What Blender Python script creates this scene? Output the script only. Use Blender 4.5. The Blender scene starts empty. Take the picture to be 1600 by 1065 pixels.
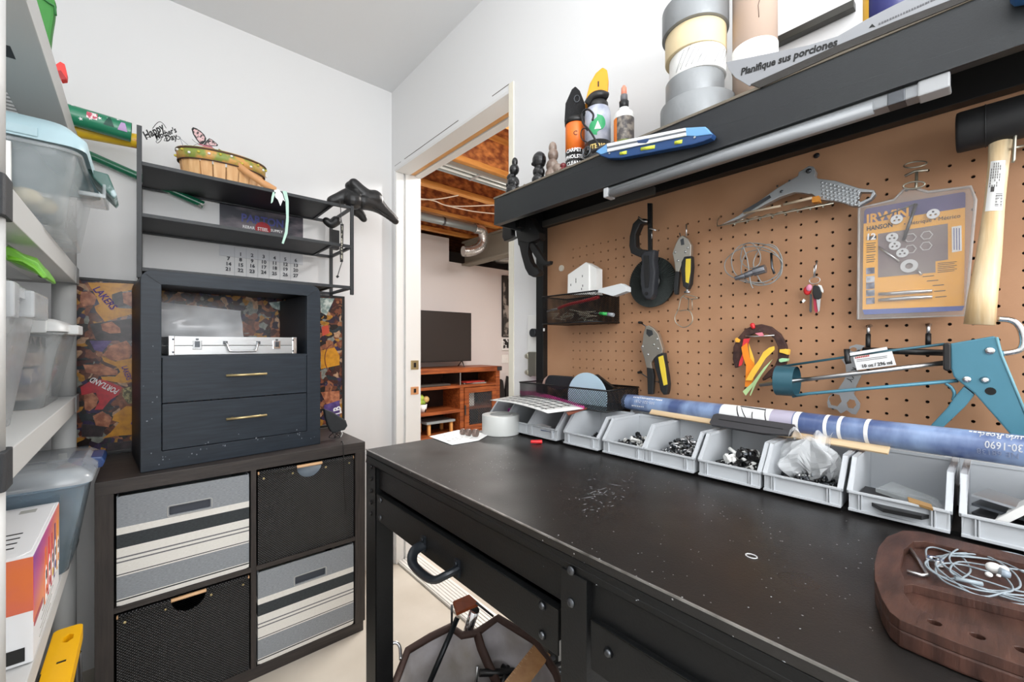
import bpy, bmesh, math, random
from mathutils import Vector, Matrix
from mathutils.geometry import tessellate_polygon
random.seed(7)
C = bpy.context.scene.collection
SC = bpy.context.scene

# ---------------------------------------------------------------- camera geometry
F_PX = 658.0; HY = 538.0; TH = math.atan(572.5 / F_PX); SN, CS = math.sin(TH), math.cos(TH); EYE = 1.16
cam_d = bpy.data.cameras.new('camera'); cam = bpy.data.objects.new('camera', cam_d); C.objects.link(cam)
cam_d.sensor_width = 36; cam_d.lens = F_PX / 1600 * 36; cam_d.shift_y = 5.5 / 1600; cam_d.clip_start = .02
cam.location = (0, 0, EYE); cam.rotation_euler = (math.pi / 2, 0, -TH)
SC.camera = cam

# ---------------------------------------------------------------- world, lights, exposure
W = bpy.data.worlds.new('world'); SC.world = W; W.use_nodes = True
W.node_tree.nodes['Background'].inputs[0].default_value = (.9, .95, 1, 1)
W.node_tree.nodes['Background'].inputs[1].default_value = .55
SC.view_settings.view_transform = 'Standard'; SC.view_settings.look = 'None'
SC.view_settings.exposure = 0.0; SC.view_settings.gamma = 1.0; SC.view_settings.use_curve_mapping = False

def area(name, loc, rot, sx, sy, power, color=(1, 1, 1)):
    l = bpy.data.lights.new(name, 'AREA'); l.shape = 'RECTANGLE'; l.size = sx; l.size_y = sy; l.energy = power; l.color = color
    o = bpy.data.objects.new(name, l); C.objects.link(o); o.location = loc; o.rotation_euler = rot; return o
area('ceiling_fill', (-.15, .35, 2.49), (0, 0, 0), .9, 1.9, 7, (.97, .985, 1))  # unseen area lamp added under the ceiling as fill
area('rear_fill', (-.1, -1.3, 1.75), (math.radians(80), 0, math.radians(-12)), 1.5, 1.4, 45, (.97, .985, 1))  # fill lamp added behind the camera, aimed at the back wall
area('bounce_fill', (-.05, -.7, 1.5), (math.radians(180), 0, 0), .6, .6, 23, (.97, .985, 1))  # upward fill added to brighten the ceiling and bounce softly
area('basement_fill', (2.3, 2.2, 2.30), (0, 0, 0), .9, .9, 80, (1, .97, .93))  # area lamp added to brighten the next room
pl = bpy.data.lights.new('basement_bulb', 'POINT'); pl.energy = 26; pl.shadow_soft_size = .05; pl.color = (1, .98, .95)
plo = bpy.data.objects.new('basement_bulb', pl); C.objects.link(plo); plo.location = (1.70, 1.50, 2.256)
area('basement_fill_far', (3.6, 3.0, 1.9), (math.radians(110), 0, math.radians(150)), .8, .8, 26, (1, .95, .9))  # second fill lamp added deeper in the next room

# ---------------------------------------------------------------- pixel helpers (which point of a real plane the photo shows)
def ray(px, py):
    a = (px - 800) / F_PX; b = (HY - py) / F_PX
    return (SN + a * CS, CS - a * SN, b)
def onX(px, py, X):
    r = ray(px, py); t = X / r[0]; return Vector((X, r[1] * t, EYE + r[2] * t))
def onY(px, py, Y):
    r = ray(px, py); t = Y / r[1]; return Vector((r[0] * t, Y, EYE + r[2] * t))
def onZ(px, py, Z):
    r = ray(px, py); t = (Z - EYE) / r[2]; return Vector((r[0] * t, r[1] * t, Z))
def onD(px, py, d):
    r = ray(px, py); return Vector((r[0] * d, r[1] * d, EYE + r[2] * d))

# ---------------------------------------------------------------- materials
def lin(h):
    h = h.lstrip('#'); v = [int(h[i:i + 2], 16) / 255 for i in (0, 2, 4)]
    return tuple([(c / 12.92 if c <= .04045 else ((c + .055) / 1.055) ** 2.4) for c in v] + [1])
MATS = {}
def mat(name, hexc, rough=.5, metal=0, var=None, bump=None, trans=0, spec=None, coat=0, stretch=None, alpha=None, ior=None):
    if name in MATS: return MATS[name]
    m = bpy.data.materials.new(name); m.use_nodes = True; nt = m.node_tree; b = nt.nodes['Principled BSDF']
    b.inputs['Base Color'].default_value = lin(hexc); b.inputs['Roughness'].default_value = rough; b.inputs['Metallic'].default_value = metal
    if trans: b.inputs['Transmission Weight'].default_value = trans
    if spec is not None: b.inputs['Specular IOR Level'].default_value = spec
    if coat: b.inputs['Coat Weight'].default_value = coat
    if alpha is not None: b.inputs['Alpha'].default_value = alpha
    if ior: b.inputs['IOR'].default_value = ior
    tc = nt.nodes.new('ShaderNodeTexCoord'); vec = tc.outputs['Object']
    if stretch:
        mp = nt.nodes.new('ShaderNodeMapping'); mp.inputs['Scale'].default_value = stretch
        nt.links.new(vec, mp.inputs[0]); vec = mp.outputs[0]
    if var:   # (hex2, scale, low, high)
        n = nt.nodes.new('ShaderNodeTexNoise'); n.inputs['Scale'].default_value = var[1]; n.inputs['Detail'].default_value = 6
        r = nt.nodes.new('ShaderNodeValToRGB'); r.color_ramp.elements[0].position = var[2]; r.color_ramp.elements[1].position = var[3]
        r.color_ramp.elements[0].color = lin(hexc); r.color_ramp.elements[1].color = lin(var[0])
        nt.links.new(vec, n.inputs[0]); nt.links.new(n.outputs[0], r.inputs[0]); nt.links.new(r.outputs[0], b.inputs['Base Color'])
    if bump:
        n = nt.nodes.new('ShaderNodeTexNoise'); n.inputs['Scale'].default_value = bump[0]; n.inputs['Detail'].default_value = 4
        u = nt.nodes.new('ShaderNodeBump'); u.inputs['Strength'].default_value = bump[1]; u.inputs['Distance'].default_value = .002
        nt.links.new(vec, n.inputs[0]); nt.links.new(n.outputs[0], u.inputs['Height']); nt.links.new(u.outputs[0], b.inputs['Normal'])
    MATS[name] = m; return m
def wood(name, c1, c2, stretch, scale=6, rough=.5):
    return mat(name, c1, rough, var=(c2, scale, .35, .65), bump=(scale * 4, .25), stretch=stretch)
def clear(name, hexc, alpha=.25, rough=.12):
    """thin clear or frosted plastic: see-through plus gloss"""
    if name in MATS: return MATS[name]
    m = bpy.data.materials.new(name); m.use_nodes = True; nt = m.node_tree; b = nt.nodes['Principled BSDF']
    b.inputs['Base Color'].default_value = lin(hexc); b.inputs['Roughness'].default_value = rough
    tc = nt.nodes.new('ShaderNodeTexCoord'); n = nt.nodes.new('ShaderNodeTexNoise'); n.inputs['Scale'].default_value = 9
    mr = nt.nodes.new('ShaderNodeMapRange'); mr.inputs[1].default_value = .3; mr.inputs[2].default_value = .7
    mr.inputs[3].default_value = alpha * .7; mr.inputs[4].default_value = min(1, alpha * 1.3)
    nt.links.new(tc.outputs['Object'], n.inputs[0]); nt.links.new(n.outputs[0], mr.inputs[0]); nt.links.new(mr.outputs[0], b.inputs['Alpha'])
    MATS[name] = m; return m

def ramp_mat(name, axis, stops, rough=.7, bump=None, grain=0):
    """hard colour bands printed or woven along one object axis; stops = [(pos, hex)...] in metres"""
    m = bpy.data.materials.new(name); m.use_nodes = True; nt = m.node_tree; b = nt.nodes['Principled BSDF']; b.inputs['Roughness'].default_value = rough
    tc = nt.nodes.new('ShaderNodeTexCoord'); sp = nt.nodes.new('ShaderNodeSeparateXYZ'); nt.links.new(tc.outputs['Object'], sp.inputs[0])
    lo, hi = stops[0][0], stops[-1][0] + 1e-3
    mr = nt.nodes.new('ShaderNodeMapRange'); mr.inputs[1].default_value = lo; mr.inputs[2].default_value = hi
    nt.links.new(sp.outputs[axis], mr.inputs[0])
    r = nt.nodes.new('ShaderNodeValToRGB'); r.color_ramp.interpolation = 'CONSTANT'; e = r.color_ramp.elements
    e[0].position = 0; e[0].color = lin(stops[0][1]); e[1].position = (stops[1][0] - lo) / (hi - lo); e[1].color = lin(stops[1][1])
    for p, h in stops[2:]:
        k = e.new((p - lo) / (hi - lo)); k.color = lin(h)
    nt.links.new(mr.outputs[0], r.inputs[0]); out = r.outputs[0]
    if grain:
        mp = nt.nodes.new('ShaderNodeMapping'); mp.inputs['Scale'].default_value = (60, 60, 400)
        n = nt.nodes.new('ShaderNodeTexNoise'); n.inputs['Scale'].default_value = 2
        mx = nt.nodes.new('ShaderNodeMix'); mx.data_type = 'RGBA'; mx.blend_type = 'SOFT_LIGHT'; mx.inputs[0].default_value = grain
        nt.links.new(tc.outputs['Object'], mp.inputs[0]); nt.links.new(mp.outputs[0], n.inputs[0])
        nt.links.new(out, mx.inputs[6]); nt.links.new(n.outputs[0], mx.inputs[7]); out = mx.outputs[2]
    nt.links.new(out, b.inputs['Base Color'])
    MATS[name] = m; return m

# ---------------------------------------------------------------- mesh builder
def catmull(pts, k=6, closed=False):
    P = [Vector(p) for p in pts]; n = len(P); out = []
    rng = range(n if closed else n - 1)
    for i in rng:
        p0 = P[(i - 1) % n] if (closed or i > 0) else P[0]; p1 = P[i]; p2 = P[(i + 1) % n]
        p3 = P[(i + 2) % n] if (closed or i + 2 < n) else P[-1]
        for j in range(k):
            t = j / k
            out.append(.5 * ((2 * p1) + (p2 - p0) * t + (2 * p0 - 5 * p1 + 4 * p2 - p3) * t * t + (3 * p1 - p0 - 3 * p2 + p3) * t ** 3))
    if not closed: out.append(P[-1])
    return out
class MB:
    def __init__(s): s.v = []; s.f = []; s.m = []; s.M = Matrix(); s.k = 0; s.sm = []; s.smooth = False
    def at(s, loc=(0, 0, 0), rot=(0, 0, 0), sc=1):
        from mathutils import Euler
        s.M = Matrix.Translation(loc) @ Euler(rot).to_matrix().to_4x4() @ Matrix.Scale(sc, 4); return s
    def add(s, vs, fs, smooth=None):
        b = len(s.v); s.v += [tuple(s.M @ Vector(p)) for p in vs]
        s.f += [tuple(b + i for i in q) for q in fs]; s.m += [s.k] * len(fs); s.sm += [s.smooth if smooth is None else smooth] * len(fs); return s
    def box(s, a, b):
        (x0, x1), (y0, y1), (z0, z1) = [(min(p, q), max(p, q)) for p, q in zip(a, b)]
        return s.add([(x0, y0, z0), (x1, y0, z0), (x1, y1, z0), (x0, y1, z0), (x0, y0, z1), (x1, y0, z1), (x1, y1, z1), (x0, y1, z1)],
                     [(0, 3, 2, 1), (4, 5, 6, 7), (0, 1, 5, 4), (1, 2, 6, 5), (2, 3, 7, 6), (3, 0, 4, 7)], False)
    def hexa(s, lo, hi):   # two rings of four points
        return s.add(list(lo) + list(hi), [(0, 3, 2, 1), (4, 5, 6, 7), (0, 1, 5, 4), (1, 2, 6, 5), (2, 3, 7, 6), (3, 0, 4, 7)], False)
    def cyl(s, p0, p1, r0, r1=None, n=16, cap=True):
        r1 = r0 if r1 is None else r1; p0, p1 = Vector(p0), Vector(p1); d = (p1 - p0).normalized()
        u = d.orthogonal().normalized(); w = d.cross(u); vs = []
        for p, r in ((p0, r0), (p1, r1)):
            for i in range(n):
                a = 2 * math.pi * i / n; vs.append(p + (u * math.cos(a) + w * math.sin(a)) * r)
        s.add(vs, [(i, (i + 1) % n, n + (i + 1) % n, n + i) for i in range(n)], True)
        if cap: s.add(vs, [tuple(reversed(range(n))), tuple(range(n, 2 * n))], False)
        return s
    def lathe(s, prof, n=24, cap=True):   # prof: (r, z) about local z
        vs = []; fs = []
        for r, z in prof:
            for i in range(n):
                a = 2 * math.pi * i / n; vs.append((r * math.cos(a), r * math.sin(a), z))
        for j in range(len(prof) - 1):
            for i in range(n): fs.append((j * n + i, j * n + (i + 1) % n, (j + 1) * n + (i + 1) % n, (j + 1) * n + i))
        s.add(vs, fs, True)
        if cap:
            L = len(prof) - 1; s.add(vs, [tuple(reversed(range(n))), tuple(range(L * n, L * n + n))], False)
        return s
    def tube(s, pts, r, n=8, closed=False, curve=0, flat=None):
        P = catmull(pts, curve, closed) if curve else [Vector(p) for p in pts]
        m = len(P); vs = []; fs = []; up = None
        for i, p in enumerate(P):
            a = P[(i - 1) % m] if (closed or i) else p; b = P[(i + 1) % m] if (closed or i < m - 1) else p
            d = (b - a); d = d.normalized() if d.length > 1e-9 else Vector((0, 0, 1))
            up = d.orthogonal().normalized() if up is None else (up - d * up.dot(d))
            up = up.normalized() if up.length > 1e-6 else d.orthogonal().normalized()
            w = d.cross(up); rr = r(i / (m - 1 or 1)) if callable(r) else r
            for k in range(n):
                t = 2 * math.pi * k / n; vs.append(p + (up * math.cos(t) + w * math.sin(t) * (flat or 1)) * rr)
        for i in range(m if closed else m - 1):
            for k in range(n):
                a0 = i * n; b0 = ((i + 1) % m) * n; fs.append((a0 + k, a0 + (k + 1) % n, b0 + (k + 1) % n, b0 + k))
        s.add(vs, fs, True)
        if not closed: s.add(vs, [tuple(reversed(range(n))), tuple(range((m - 1) * n, m * n))], False)
        return s
    def ball(s, c, r, n=12, sc=(1, 1, 1)):
        c = Vector(c); vs = []; h = n // 2
        for j in range(h + 1):
            ph = math.pi * j / h
            for i in range(n):
                a = 2 * math.pi * i / n
                vs.append(c + Vector((r * sc[0] * math.sin(ph) * math.cos(a), r * sc[1] * math.sin(ph) * math.sin(a), r * sc[2] * math.cos(ph))))
        return s.add(vs, [(j * n + i, (j + 1) * n + i, (j + 1) * n + (i + 1) % n, j * n + (i + 1) % n) for j in range(h) for i in range(n)], True)
    def prism(s, poly, y0, y1, holes=(), plane='xz'):
        """outline (with holes) in a plane, extruded along the third axis"""
        def P(p, t): return (p[0], t, p[1]) if plane == 'xz' else ((p[0], p[1], t) if plane == 'xy' else (t, p[0], p[1]))
        loops = [list(poly)] + [list(h) for h in holes]; flat = [p for l in loops for p in l]; n = len(flat)
        if holes:
            tris = [tuple(t) for t in tessellate_polygon([[Vector((p[0], p[1], 0)) for p in l] for l in loops])]
        else: tris = [tuple(range(n))]
        vs = [P(p, y0) for p in flat] + [P(p, y1) for p in flat]
        fs = list(tris) + [tuple(n + i for i in reversed(t)) for t in tris]; b = 0
        for l in loops:
            for i in range(len(l)):
                j = (i + 1) % len(l); fs.append((b + i, b + j, n + b + j, n + b + i))
            b += len(l)
        return s.add(vs, fs, False)
    def grid(s, fn, nu, nv, smooth=True):
        vs = [fn(i / nu, j / nv) for j in range(nv + 1) for i in range(nu + 1)]
        return s.add(vs, [(j * (nu + 1) + i, j * (nu + 1) + i + 1, (j + 1) * (nu + 1) + i + 1, (j + 1) * (nu + 1) + i) for j in range(nv) for i in range(nu)], smooth)
    def bolt(s, c, r, ax=(0, -1, 0), n=10):   # domed head
        c = Vector(c); a = Vector(ax)
        s.cyl(c, c + a * r * .35, r, r * .85, n); return s.cyl(c + a * r * .35, c + a * r * .6, r * .85, r * .4, n)
    def build(s, name, mats, parent=None, bevel=0, seg=2, recalc=True, subsurf=0, solid=0, label=None, kind=None, auto=False):
        me = bpy.data.meshes.new(name); me.from_pydata(s.v, [], s.f)
        mats = mats if isinstance(mats, (list, tuple)) else [mats]
        for m in mats: me.materials.append(m)
        me.polygons.foreach_set('material_index', [min(k, len(mats) - 1) for k in s.m]); me.polygons.foreach_set('use_smooth', s.sm)
        bm = bmesh.new(); bm.from_mesh(me)
        bmesh.ops.remove_doubles(bm, verts=bm.verts, dist=1e-6)
        if recalc: bmesh.ops.recalc_face_normals(bm, faces=bm.faces)
        if bevel:
            ed = [e for e in bm.edges if len(e.link_faces) == 2 and e.calc_face_angle(0) > .6]
            try: bmesh.ops.bevel(bm, geom=ed, offset=bevel, segments=seg, affect='EDGES', profile=.6, clamp_overlap=True)
            except Exception: pass
        bm.to_mesh(me); bm.free(); me.update()
        o = bpy.data.objects.new(name, me); C.objects.link(o)
        if parent: o.parent = parent
        if solid: md = o.modifiers.new('solid', 'SOLIDIFY'); md.thickness = solid; md.offset = 0
        if subsurf: md = o.modifiers.new('sub', 'SUBSURF'); md.levels = md.render_levels = subsurf
        if label: o['label'] = label
        if kind: o['kind'] = kind
        return o

def tag(o, label, cat, group=None):
    o['label'] = label; o['category'] = cat
    if group: o['group'] = group
    return o
def thing(name, label, cat, loc=(0, 0, 0), rotz=0, group=None, rot=None):
    o = bpy.data.objects.new(name, None); C.objects.link(o); o.empty_display_size = .05
    o.location = loc; o.rotation_euler = rot or (0, 0, rotz); tag(o, label, cat, group); o['_'] = 0; del o['_']; return o
def struct(o): o['kind'] = 'structure'; return o
R90 = -math.pi / 2          # frame of things on the pegboard side: local x = right, y = into the wall, z = up
class Wall:
    """local frame on a plane X = const seen from the room; gives local (x, z) of what the photo shows there"""
    def __init__(s, px, py, X, crop=(0, 0, 1)): s.o = onX(px, py, X); s.X = X; s.c = crop
    def at(s, px, py, dX=0):
        a, b, k = s.c; p = onX(a + px / k, b + py / k, s.X + dX); return (s.o.y - p.y, p.z - s.o.z)
    def pts(s, l, dX=0): return [s.at(x, y, dX) for x, y in l]
    def p3(s, l, y=0): return [(s.at(q[0], q[1], q[2] if len(q) > 2 else y)[0], (q[2] if len(q) > 2 else y), s.at(q[0], q[1], q[2] if len(q) > 2 else y)[1]) for q in l]
def circ(cx, cy, r, n=16, ry=None, a0=0): return [(cx + r * math.cos(a0 + 2 * math.pi * i / n), cy + (ry or r) * math.sin(a0 + 2 * math.pi * i / n)) for i in range(n)]
def rrect(x0, y0, x1, y1, r, n=4):
    out = []
    for cx, cy, a in ((x1 - r, y1 - r, 0), (x0 + r, y1 - r, 90), (x0 + r, y0 + r, 180), (x1 - r, y0 + r, 270)):
        for i in range(n + 1):
            t = math.radians(a + 90 * i / n); out.append((cx + r * math.cos(t), cy + r * math.sin(t)))
    return out
_tc = {}
def text(s, size, parent, m, loc=(0, 0, 0), rot=(math.pi / 2, 0, 0), name='lettering', wrap=0, align='CENTER', bold=0, sx=1, shear=0, ext=.0003):
    """flat printed lettering as thin geometry; faces local -y by default"""
    cu = bpy.data.curves.new('t', 'FONT'); cu.body = s; cu.size = size; cu.align_x = align; cu.align_y = 'CENTER'; cu.extrude = ext
    cu.offset = bold; cu.shear = shear; cu.resolution_u = 2
    to = bpy.data.objects.new('t', cu); me = bpy.data.meshes.new_from_object(to)
    bpy.data.objects.remove(to); bpy.data.curves.remove(cu)
    from mathutils import Euler
    R = Euler(rot).to_matrix()
    for v in me.vertices:
        c = v.co.copy(); c.x *= sx
        if wrap:
            a = c.x / wrap; rr = wrap + c.z; c = Vector((rr * math.sin(a), -rr * math.cos(a), c.y))
            v.co = c + Vector(loc)
        else: v.co = R @ c + Vector(loc)
    me.materials.clear(); me.materials.append(m); me.name = name
    o = bpy.data.objects.new(name, me); C.objects.link(o)
    if parent: o.parent = parent
    return o
def dup(root, loc, rotz, label, group=None):
    r = root.copy(); C.objects.link(r); r.location = loc; r.rotation_euler = (0, 0, rotz); r['label'] = label
    if group: r['group'] = group
    for ch in list(root.children):
        c = ch.copy(); C.objects.link(c); c.parent = r
        for g in ch.children:
            d = g.copy(); C.objects.link(d); d.parent = c
    return r

# common materials
M_white = mat('white_plastic', '#e9e9e6', .45); M_black = mat('black_powder_coat', '#0c0d0e', .42, bump=(300, .15), spec=.35)
M_blk = mat('black_plastic', '#151516', .4); M_steel = mat('bright_steel', '#c9cacb', .28, 1); M_dsteel = mat('dark_steel', '#5c5f63', .35, 1)
M_chrome = mat('chrome', '#e6e8ea', .12, 1); M_zinc = mat('zinc_wire', '#b3b0a2', .35, .9); M_paper = mat('white_paper', '#eeeeec', .7)
M_ink = mat('black_ink', '#111111', .6); M_inkw = mat('white_ink', '#f4f4f4', .6); M_brass = mat('brass', '#c2b184', .35, .8)
M_rubber = mat('black_rubber', '#17181a', .6, bump=(120, .2)); M_red = mat('red_plastic', '#d2262b', .4); M_yellow = mat('yellow_plastic', '#eeb40a', .4)
# ================================================================ the setting
XW = .995; YB = 2.126; ZC = 2.508; XL = -.66; YF = -2.0; XB = XW + .145
M_wall = mat('wall_paint', '#e4e4e4', .85, bump=(220, .06)); M_ceil = mat('ceiling_paint', '#e2e3e4', .9, bump=(140, .12))
M_trimw = mat('trim_paint', '#f1f1ee', .5); M_pink = mat('basement_wall_paint', '#d9d3d1', .85)
M_floor = mat('concrete', '#c9c2b6', .75, var=('#b5ad9f', 3.5, .3, .75), bump=(60, .15))
b = MB().box((XL - .1, YF - .1, -.08), (5.2, 6.2, 0)); struct(b.build('floor', M_floor))
b = MB().box((XL - .1, YF - .1, ZC), (XB, YB + .1, ZC + .1)); struct(b.build('ceiling', M_ceil))
b = MB().box((XL - .1, YB, 0), (XB, YB + .1, ZC)); struct(b.build('wall_back', M_wall))
b = MB().box((XL - .1, YF - .1, 0), (XL, YB, ZC)); struct(b.build('wall_left', M_wall))
b = MB().box((XL, YF - .1, 0), (XB, YF, ZC)); struct(b.build('wall_front', M_wall))
DY0, DY1, DZ = 1.158, 2.09, 2.082
b = MB().prism([(YF, 0), (DY0, 0), (DY0, DZ), (DY1, DZ), (DY1, 0), (YB, 0), (YB, ZC), (YF, ZC)], XW, XB, plane='yz')
struct(b.build('wall_right', M_wall))
# door lining: jamb boards, head board with a wooden track, strikes
dj = struct(MB().box((XW + .003, DY1 - .012, 0), (XW + .045, DY1 + .001, DZ)).box((XW + .055, DY1 - .016, 0), (XB, DY1 + .001, DZ)).build('trim_1', M_trimw, bevel=.002))
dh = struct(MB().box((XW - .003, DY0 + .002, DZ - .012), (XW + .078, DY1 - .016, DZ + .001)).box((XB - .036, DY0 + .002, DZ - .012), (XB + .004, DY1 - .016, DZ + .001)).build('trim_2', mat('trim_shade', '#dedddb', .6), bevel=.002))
MB().box((XW + .081, DY0 + .004, DZ - .006), (XB - .039, DY1 - .018, DZ + .001)).build('track', wood('pine', '#c98e52', '#dda869', (4, 1, 8)), dh)
struct(MB().box((XW - .004, DY0 - .026, 0), (XW + .001, DY0, DZ + .02)).box((XB - .02, DY0 - .001, 0), (XB + .006, DY0 + .008, DZ)).build('trim_3', mat('corner_bead', '#e9e4d4', .6), bevel=.0015))
M_crack = mat('crack_shadow', '#6c6a66', .9)
b = MB()
for (y0, y1, t) in ((DY0 + .0, DY0 + .10, .0022), (DY0 + .33, DY0 + .82, .0024), (DY0 + .86, DY0 + .93, .0012)):
    b.box((XW - .0012, y0, DZ + .021), (XW + .001, y1, DZ + .021 + t))
struct(b.build('trim_4', M_crack)); 
for (px, py, h, m, l) in ((648, 570, .050, M_brass, 'brass latch strike'), (648, 610, .042, mat('strike_wood', '#d59a6a', .5), 'copper coloured strike')):
    X = XW + .095; p = onY(px, py, DY1 - .016)
    s = MB().box((p.x - .024, DY1 - .020, p.z - h / 2), (p.x + .022, DY1 - .0155, p.z + h / 2)); o = s.build('strike_plate', m, dj, bevel=.002)
    MB().box((p.x - .008, DY1 - .0215, p.z - h / 4), (p.x + .006, DY1 - .0195, p.z + h / 4)).build('strike_hole', M_blk, o)
# aluminium threshold with ribs
th = struct(MB().box((1.008, 1.17, 0), (1.128, 2.088, .012)).build('trim_5', mat('threshold_base', '#e9e7e2', .4), bevel=.003))
for i in range(7): MB().box((1.014 + i * .016, 1.17, .012), (1.024 + i * .016, 2.086, .016)).build('rib', mat('aluminium_rib', '#f0eeea', .35, .2), th, bevel=.0015)
# room beyond
YW2 = 4.33
b = MB().box((XB, YW2, 0), (2.76, YW2 + .12, 2.44)); b.box((2.76, YW2, 0), (5.2, YW2 + .12, 2.16)); struct(b.build('wall_basement', M_pink))
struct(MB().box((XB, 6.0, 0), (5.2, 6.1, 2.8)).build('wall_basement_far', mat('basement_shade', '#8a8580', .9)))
struct(MB().box((5.1, -1.5, 0), (5.2, 6.1, 2.8)).build('wall_basement_right', M_pink))
struct(MB().box((XB, -1.6, 0), (5.2, -1.5, 2.8)).build('wall_basement_near', M_pink))
struct(MB().box((XB, YB + .1, 0), (XB + .002, 6.0, 2.7)).box((XL - .1, YB + .1, 0), (XL, 6, 2.7)).build('wall_basement_left', M_pink))
M_osb = mat('osb_panel', '#7e401f', .7, var=('#d98a48', 16, .38, .72), bump=(40, .4), stretch=(1, 2.2, 1.6))
M_joist = wood('joist_pine', '#b8702c', '#e0a257', (1, 8, 8), 3)
sub = struct(MB().box((XB, -1.6, 2.72), (5.2, 6.1, 2.75)).build('ceiling_basement', M_osb))
jy = [1.30, 1.88] + [onZ(x, y, 2.44).y for x, y in ((696.5, 246), (655, 287), (656, 329), (656, 357))]
jd = None
for ji, y in enumerate(jy):
    t = thing('floor_joist', '', 'joist', (3.0, y, 2.44), group='floor joists over the next room')
    MB().box((-1.85, -.03, 0), (2.1, .03, .038)).build('bottom_flange', M_joist, t, bevel=.003)
    MB().box((-1.85, -.006, .038), (2.1, .006, .242)).build('web', M_osb, t)
    MB().box((-1.85, -.03, .242), (2.1, .03, .28)).build('top_flange', M_joist, t, bevel=.003)
    t['label'] = ('orange wooden joist just inside the top of the doorway, nearest the room', 'orange wooden joist second from the doorway, before the strip light', 'orange wooden joist right in front of the strip light', 'orange wooden joist behind the strip light, above the cream cables', 'orange wooden joist just in front of the grey duct pipe', 'farthest orange wooden joist, above the far basement wall')[ji]
# steel beam, strip light, duct, wires
b = MB().box((2.93, 1.0, 2.13), (3.05, YW2 - .02, 2.15)).box((2.93, 1.0, 2.40), (3.05, YW2 - .02, 2.42)).box((2.975, 1.0, 2.15), (2.99, YW2 - .02, 2.40))
tag(b.build('steel_beam', mat('beam_paint', '#7b766a', .6)), 'grey brown steel beam crossing under the joists beyond the doorway', 'beam')
p0, p1 = onZ(677, 256, 2.40), onZ(795, 298, 2.40)
t = thing('strip_light', 'long metal strip light hung between two wooden joists', 'light', ((p0.x + p1.x) / 2, p0.y, 2.40)); L = 1.3
MB().prism([(-.07, 0), (-.06, 0), (-.035, .04), (.035, .04), (.06, 0), (.07, 0), (.04, .052), (-.04, .052)], -L / 2, L / 2, plane='yz').build('reflector', mat('galvanised', '#9aa3a4', .4, .5), t)
for s in (-.03, .03): MB().cyl((-L / 2 + .02, s, .014), (L / 2 - .02, s, .014), .013, n=12).build('tube', mat('unlit_tube', '#c9ccc8', .3), t)
MB().box((-.02, -.065, -.006), (.0, .065, .0)).build('strap', M_steel, t)
for q in ((-.5), (.4)): MB().tube([(q, 0, .05), (q, 0, .2), (q + .01, 0, .31)], .002, 5).build('hanger_wire', M_zinc, t)
q0, q1 = onZ(600, 322, 2.38), onZ(745, 357, 2.38); yd = q1.y
t = thing('duct_pipe', 'thin grey round duct below the joists ending in crinkled foil hose', 'pipe', (q1.x, yd, 2.38))
MB().cyl((-1.2, 0, 0), (0, 0, 0), .040, n=18).build('pipe', mat('galvanised'[:10], '#9aa3a4', .4, .5), t)
MB().cyl((-.42, 0, 0), (-.40, 0, 0), .043, n=18).build('pipe_joint', M_dsteel, t)
fl = [(-.03, 0, 0), (.07, 0, -.005), (.10, .02, -.10), (.05, .03, -.19), (-.06, .04, -.24), (-.14, .05, -.25)]
b = MB().tube(fl, lambda u: .052 + .004 * math.sin(u * 160), 16, curve=12); b.build('foil_hose', mat('foil', '#c4c4c2', .25, .9, bump=(45, .9)), t)
for k, l in enumerate(([(620, 312), (680, 311), (716, 305)], [(620, 308), (672, 312), (695, 320), (720, 322), (775, 320)], [(694, 320), (740, 330), (790, 335)])):
    P = [onZ(x, y, 2.40 - .01 * k) for x, y in l]; o = P[0].copy()
    bb = MB().tube([p - o for p in P], .005, 6, curve=5).build('cable', mat('cream_cable', '#e8d9c4', .5)); bb.location = o
    tag(bb, ('straight cream cable stapled under the joists, leftmost of three', 'cream cable looping sideways below the joists, middle of three', 'cream cable slanting down towards the steel beam, rightmost of three')[k], 'cable', 'cream cables under the joists')
for (x, y) in ((785, 408),):
    p = onD(x, y, 5.9); t = thing('dome_light', 'round flush ceiling light past the steel beam', 'light', p)
    MB().lathe([(.14, 0), (.15, .02), (.13, .05)], 20).build('trim_ring', M_steel, t); MB().lathe([(.02, -.03), (.09, -.022), (.125, 0)], 20).build('diffuser', mat('frosted_glass', '#f2f0ea', .3), t)

# television and stand
YT = 3.92
M_tvw = wood('rustic_pine', '#6f3418', '#a4592b', (1, 8, 10), 5, .45); M_dk = mat('stand_interior', '#2b1610', .8)
def zat(px, py, Y): return onY(px, py, Y).z
xr = onY(781, 575, YT).x; xl = xr - 1.42; zt = zat(700, 575, YT)
t = thing('tv_stand', 'rustic brown wooden media stand with open shelves and a mesh door', 'tv stand', (xl, YT, 0)); Wd = xr - xl
MB().box((-.02, -.01, zt - .055), (Wd + .02, .40, zt)).build('top_board', M_tvw, t, bevel=.004)
zs1, zs2, zb = zat(700, 603, YT), zat(700, 641, YT), zat(700, 678, YT)
xm = onY(719, 640, YT).x - xl; xc0 = xm
for (x0, x1) in ((0, .05), (Wd - .06, Wd)): MB().box((x0, 0, 0), (x1, .38, zt - .055)).build('side_panel', M_tvw, t, bevel=.003)
MB().box((.05, .36, .05), (Wd - .06, .38, zt - .055)).build('back_panel', M_dk, t)
MB().box((.05, 0, zs1 - .03), (Wd - .06, .36, zs1)).build('shelf', M_tvw, t, bevel=.003)
MB().box((.05, 0, zs2 - .035), (xm, .36, zs2)).build('shelf', M_tvw, t, bevel=.003)
MB().box((.0, 0, zb - .07), (Wd, .36, zb)).build('bottom_rail', M_tvw, t, bevel=.003)
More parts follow.
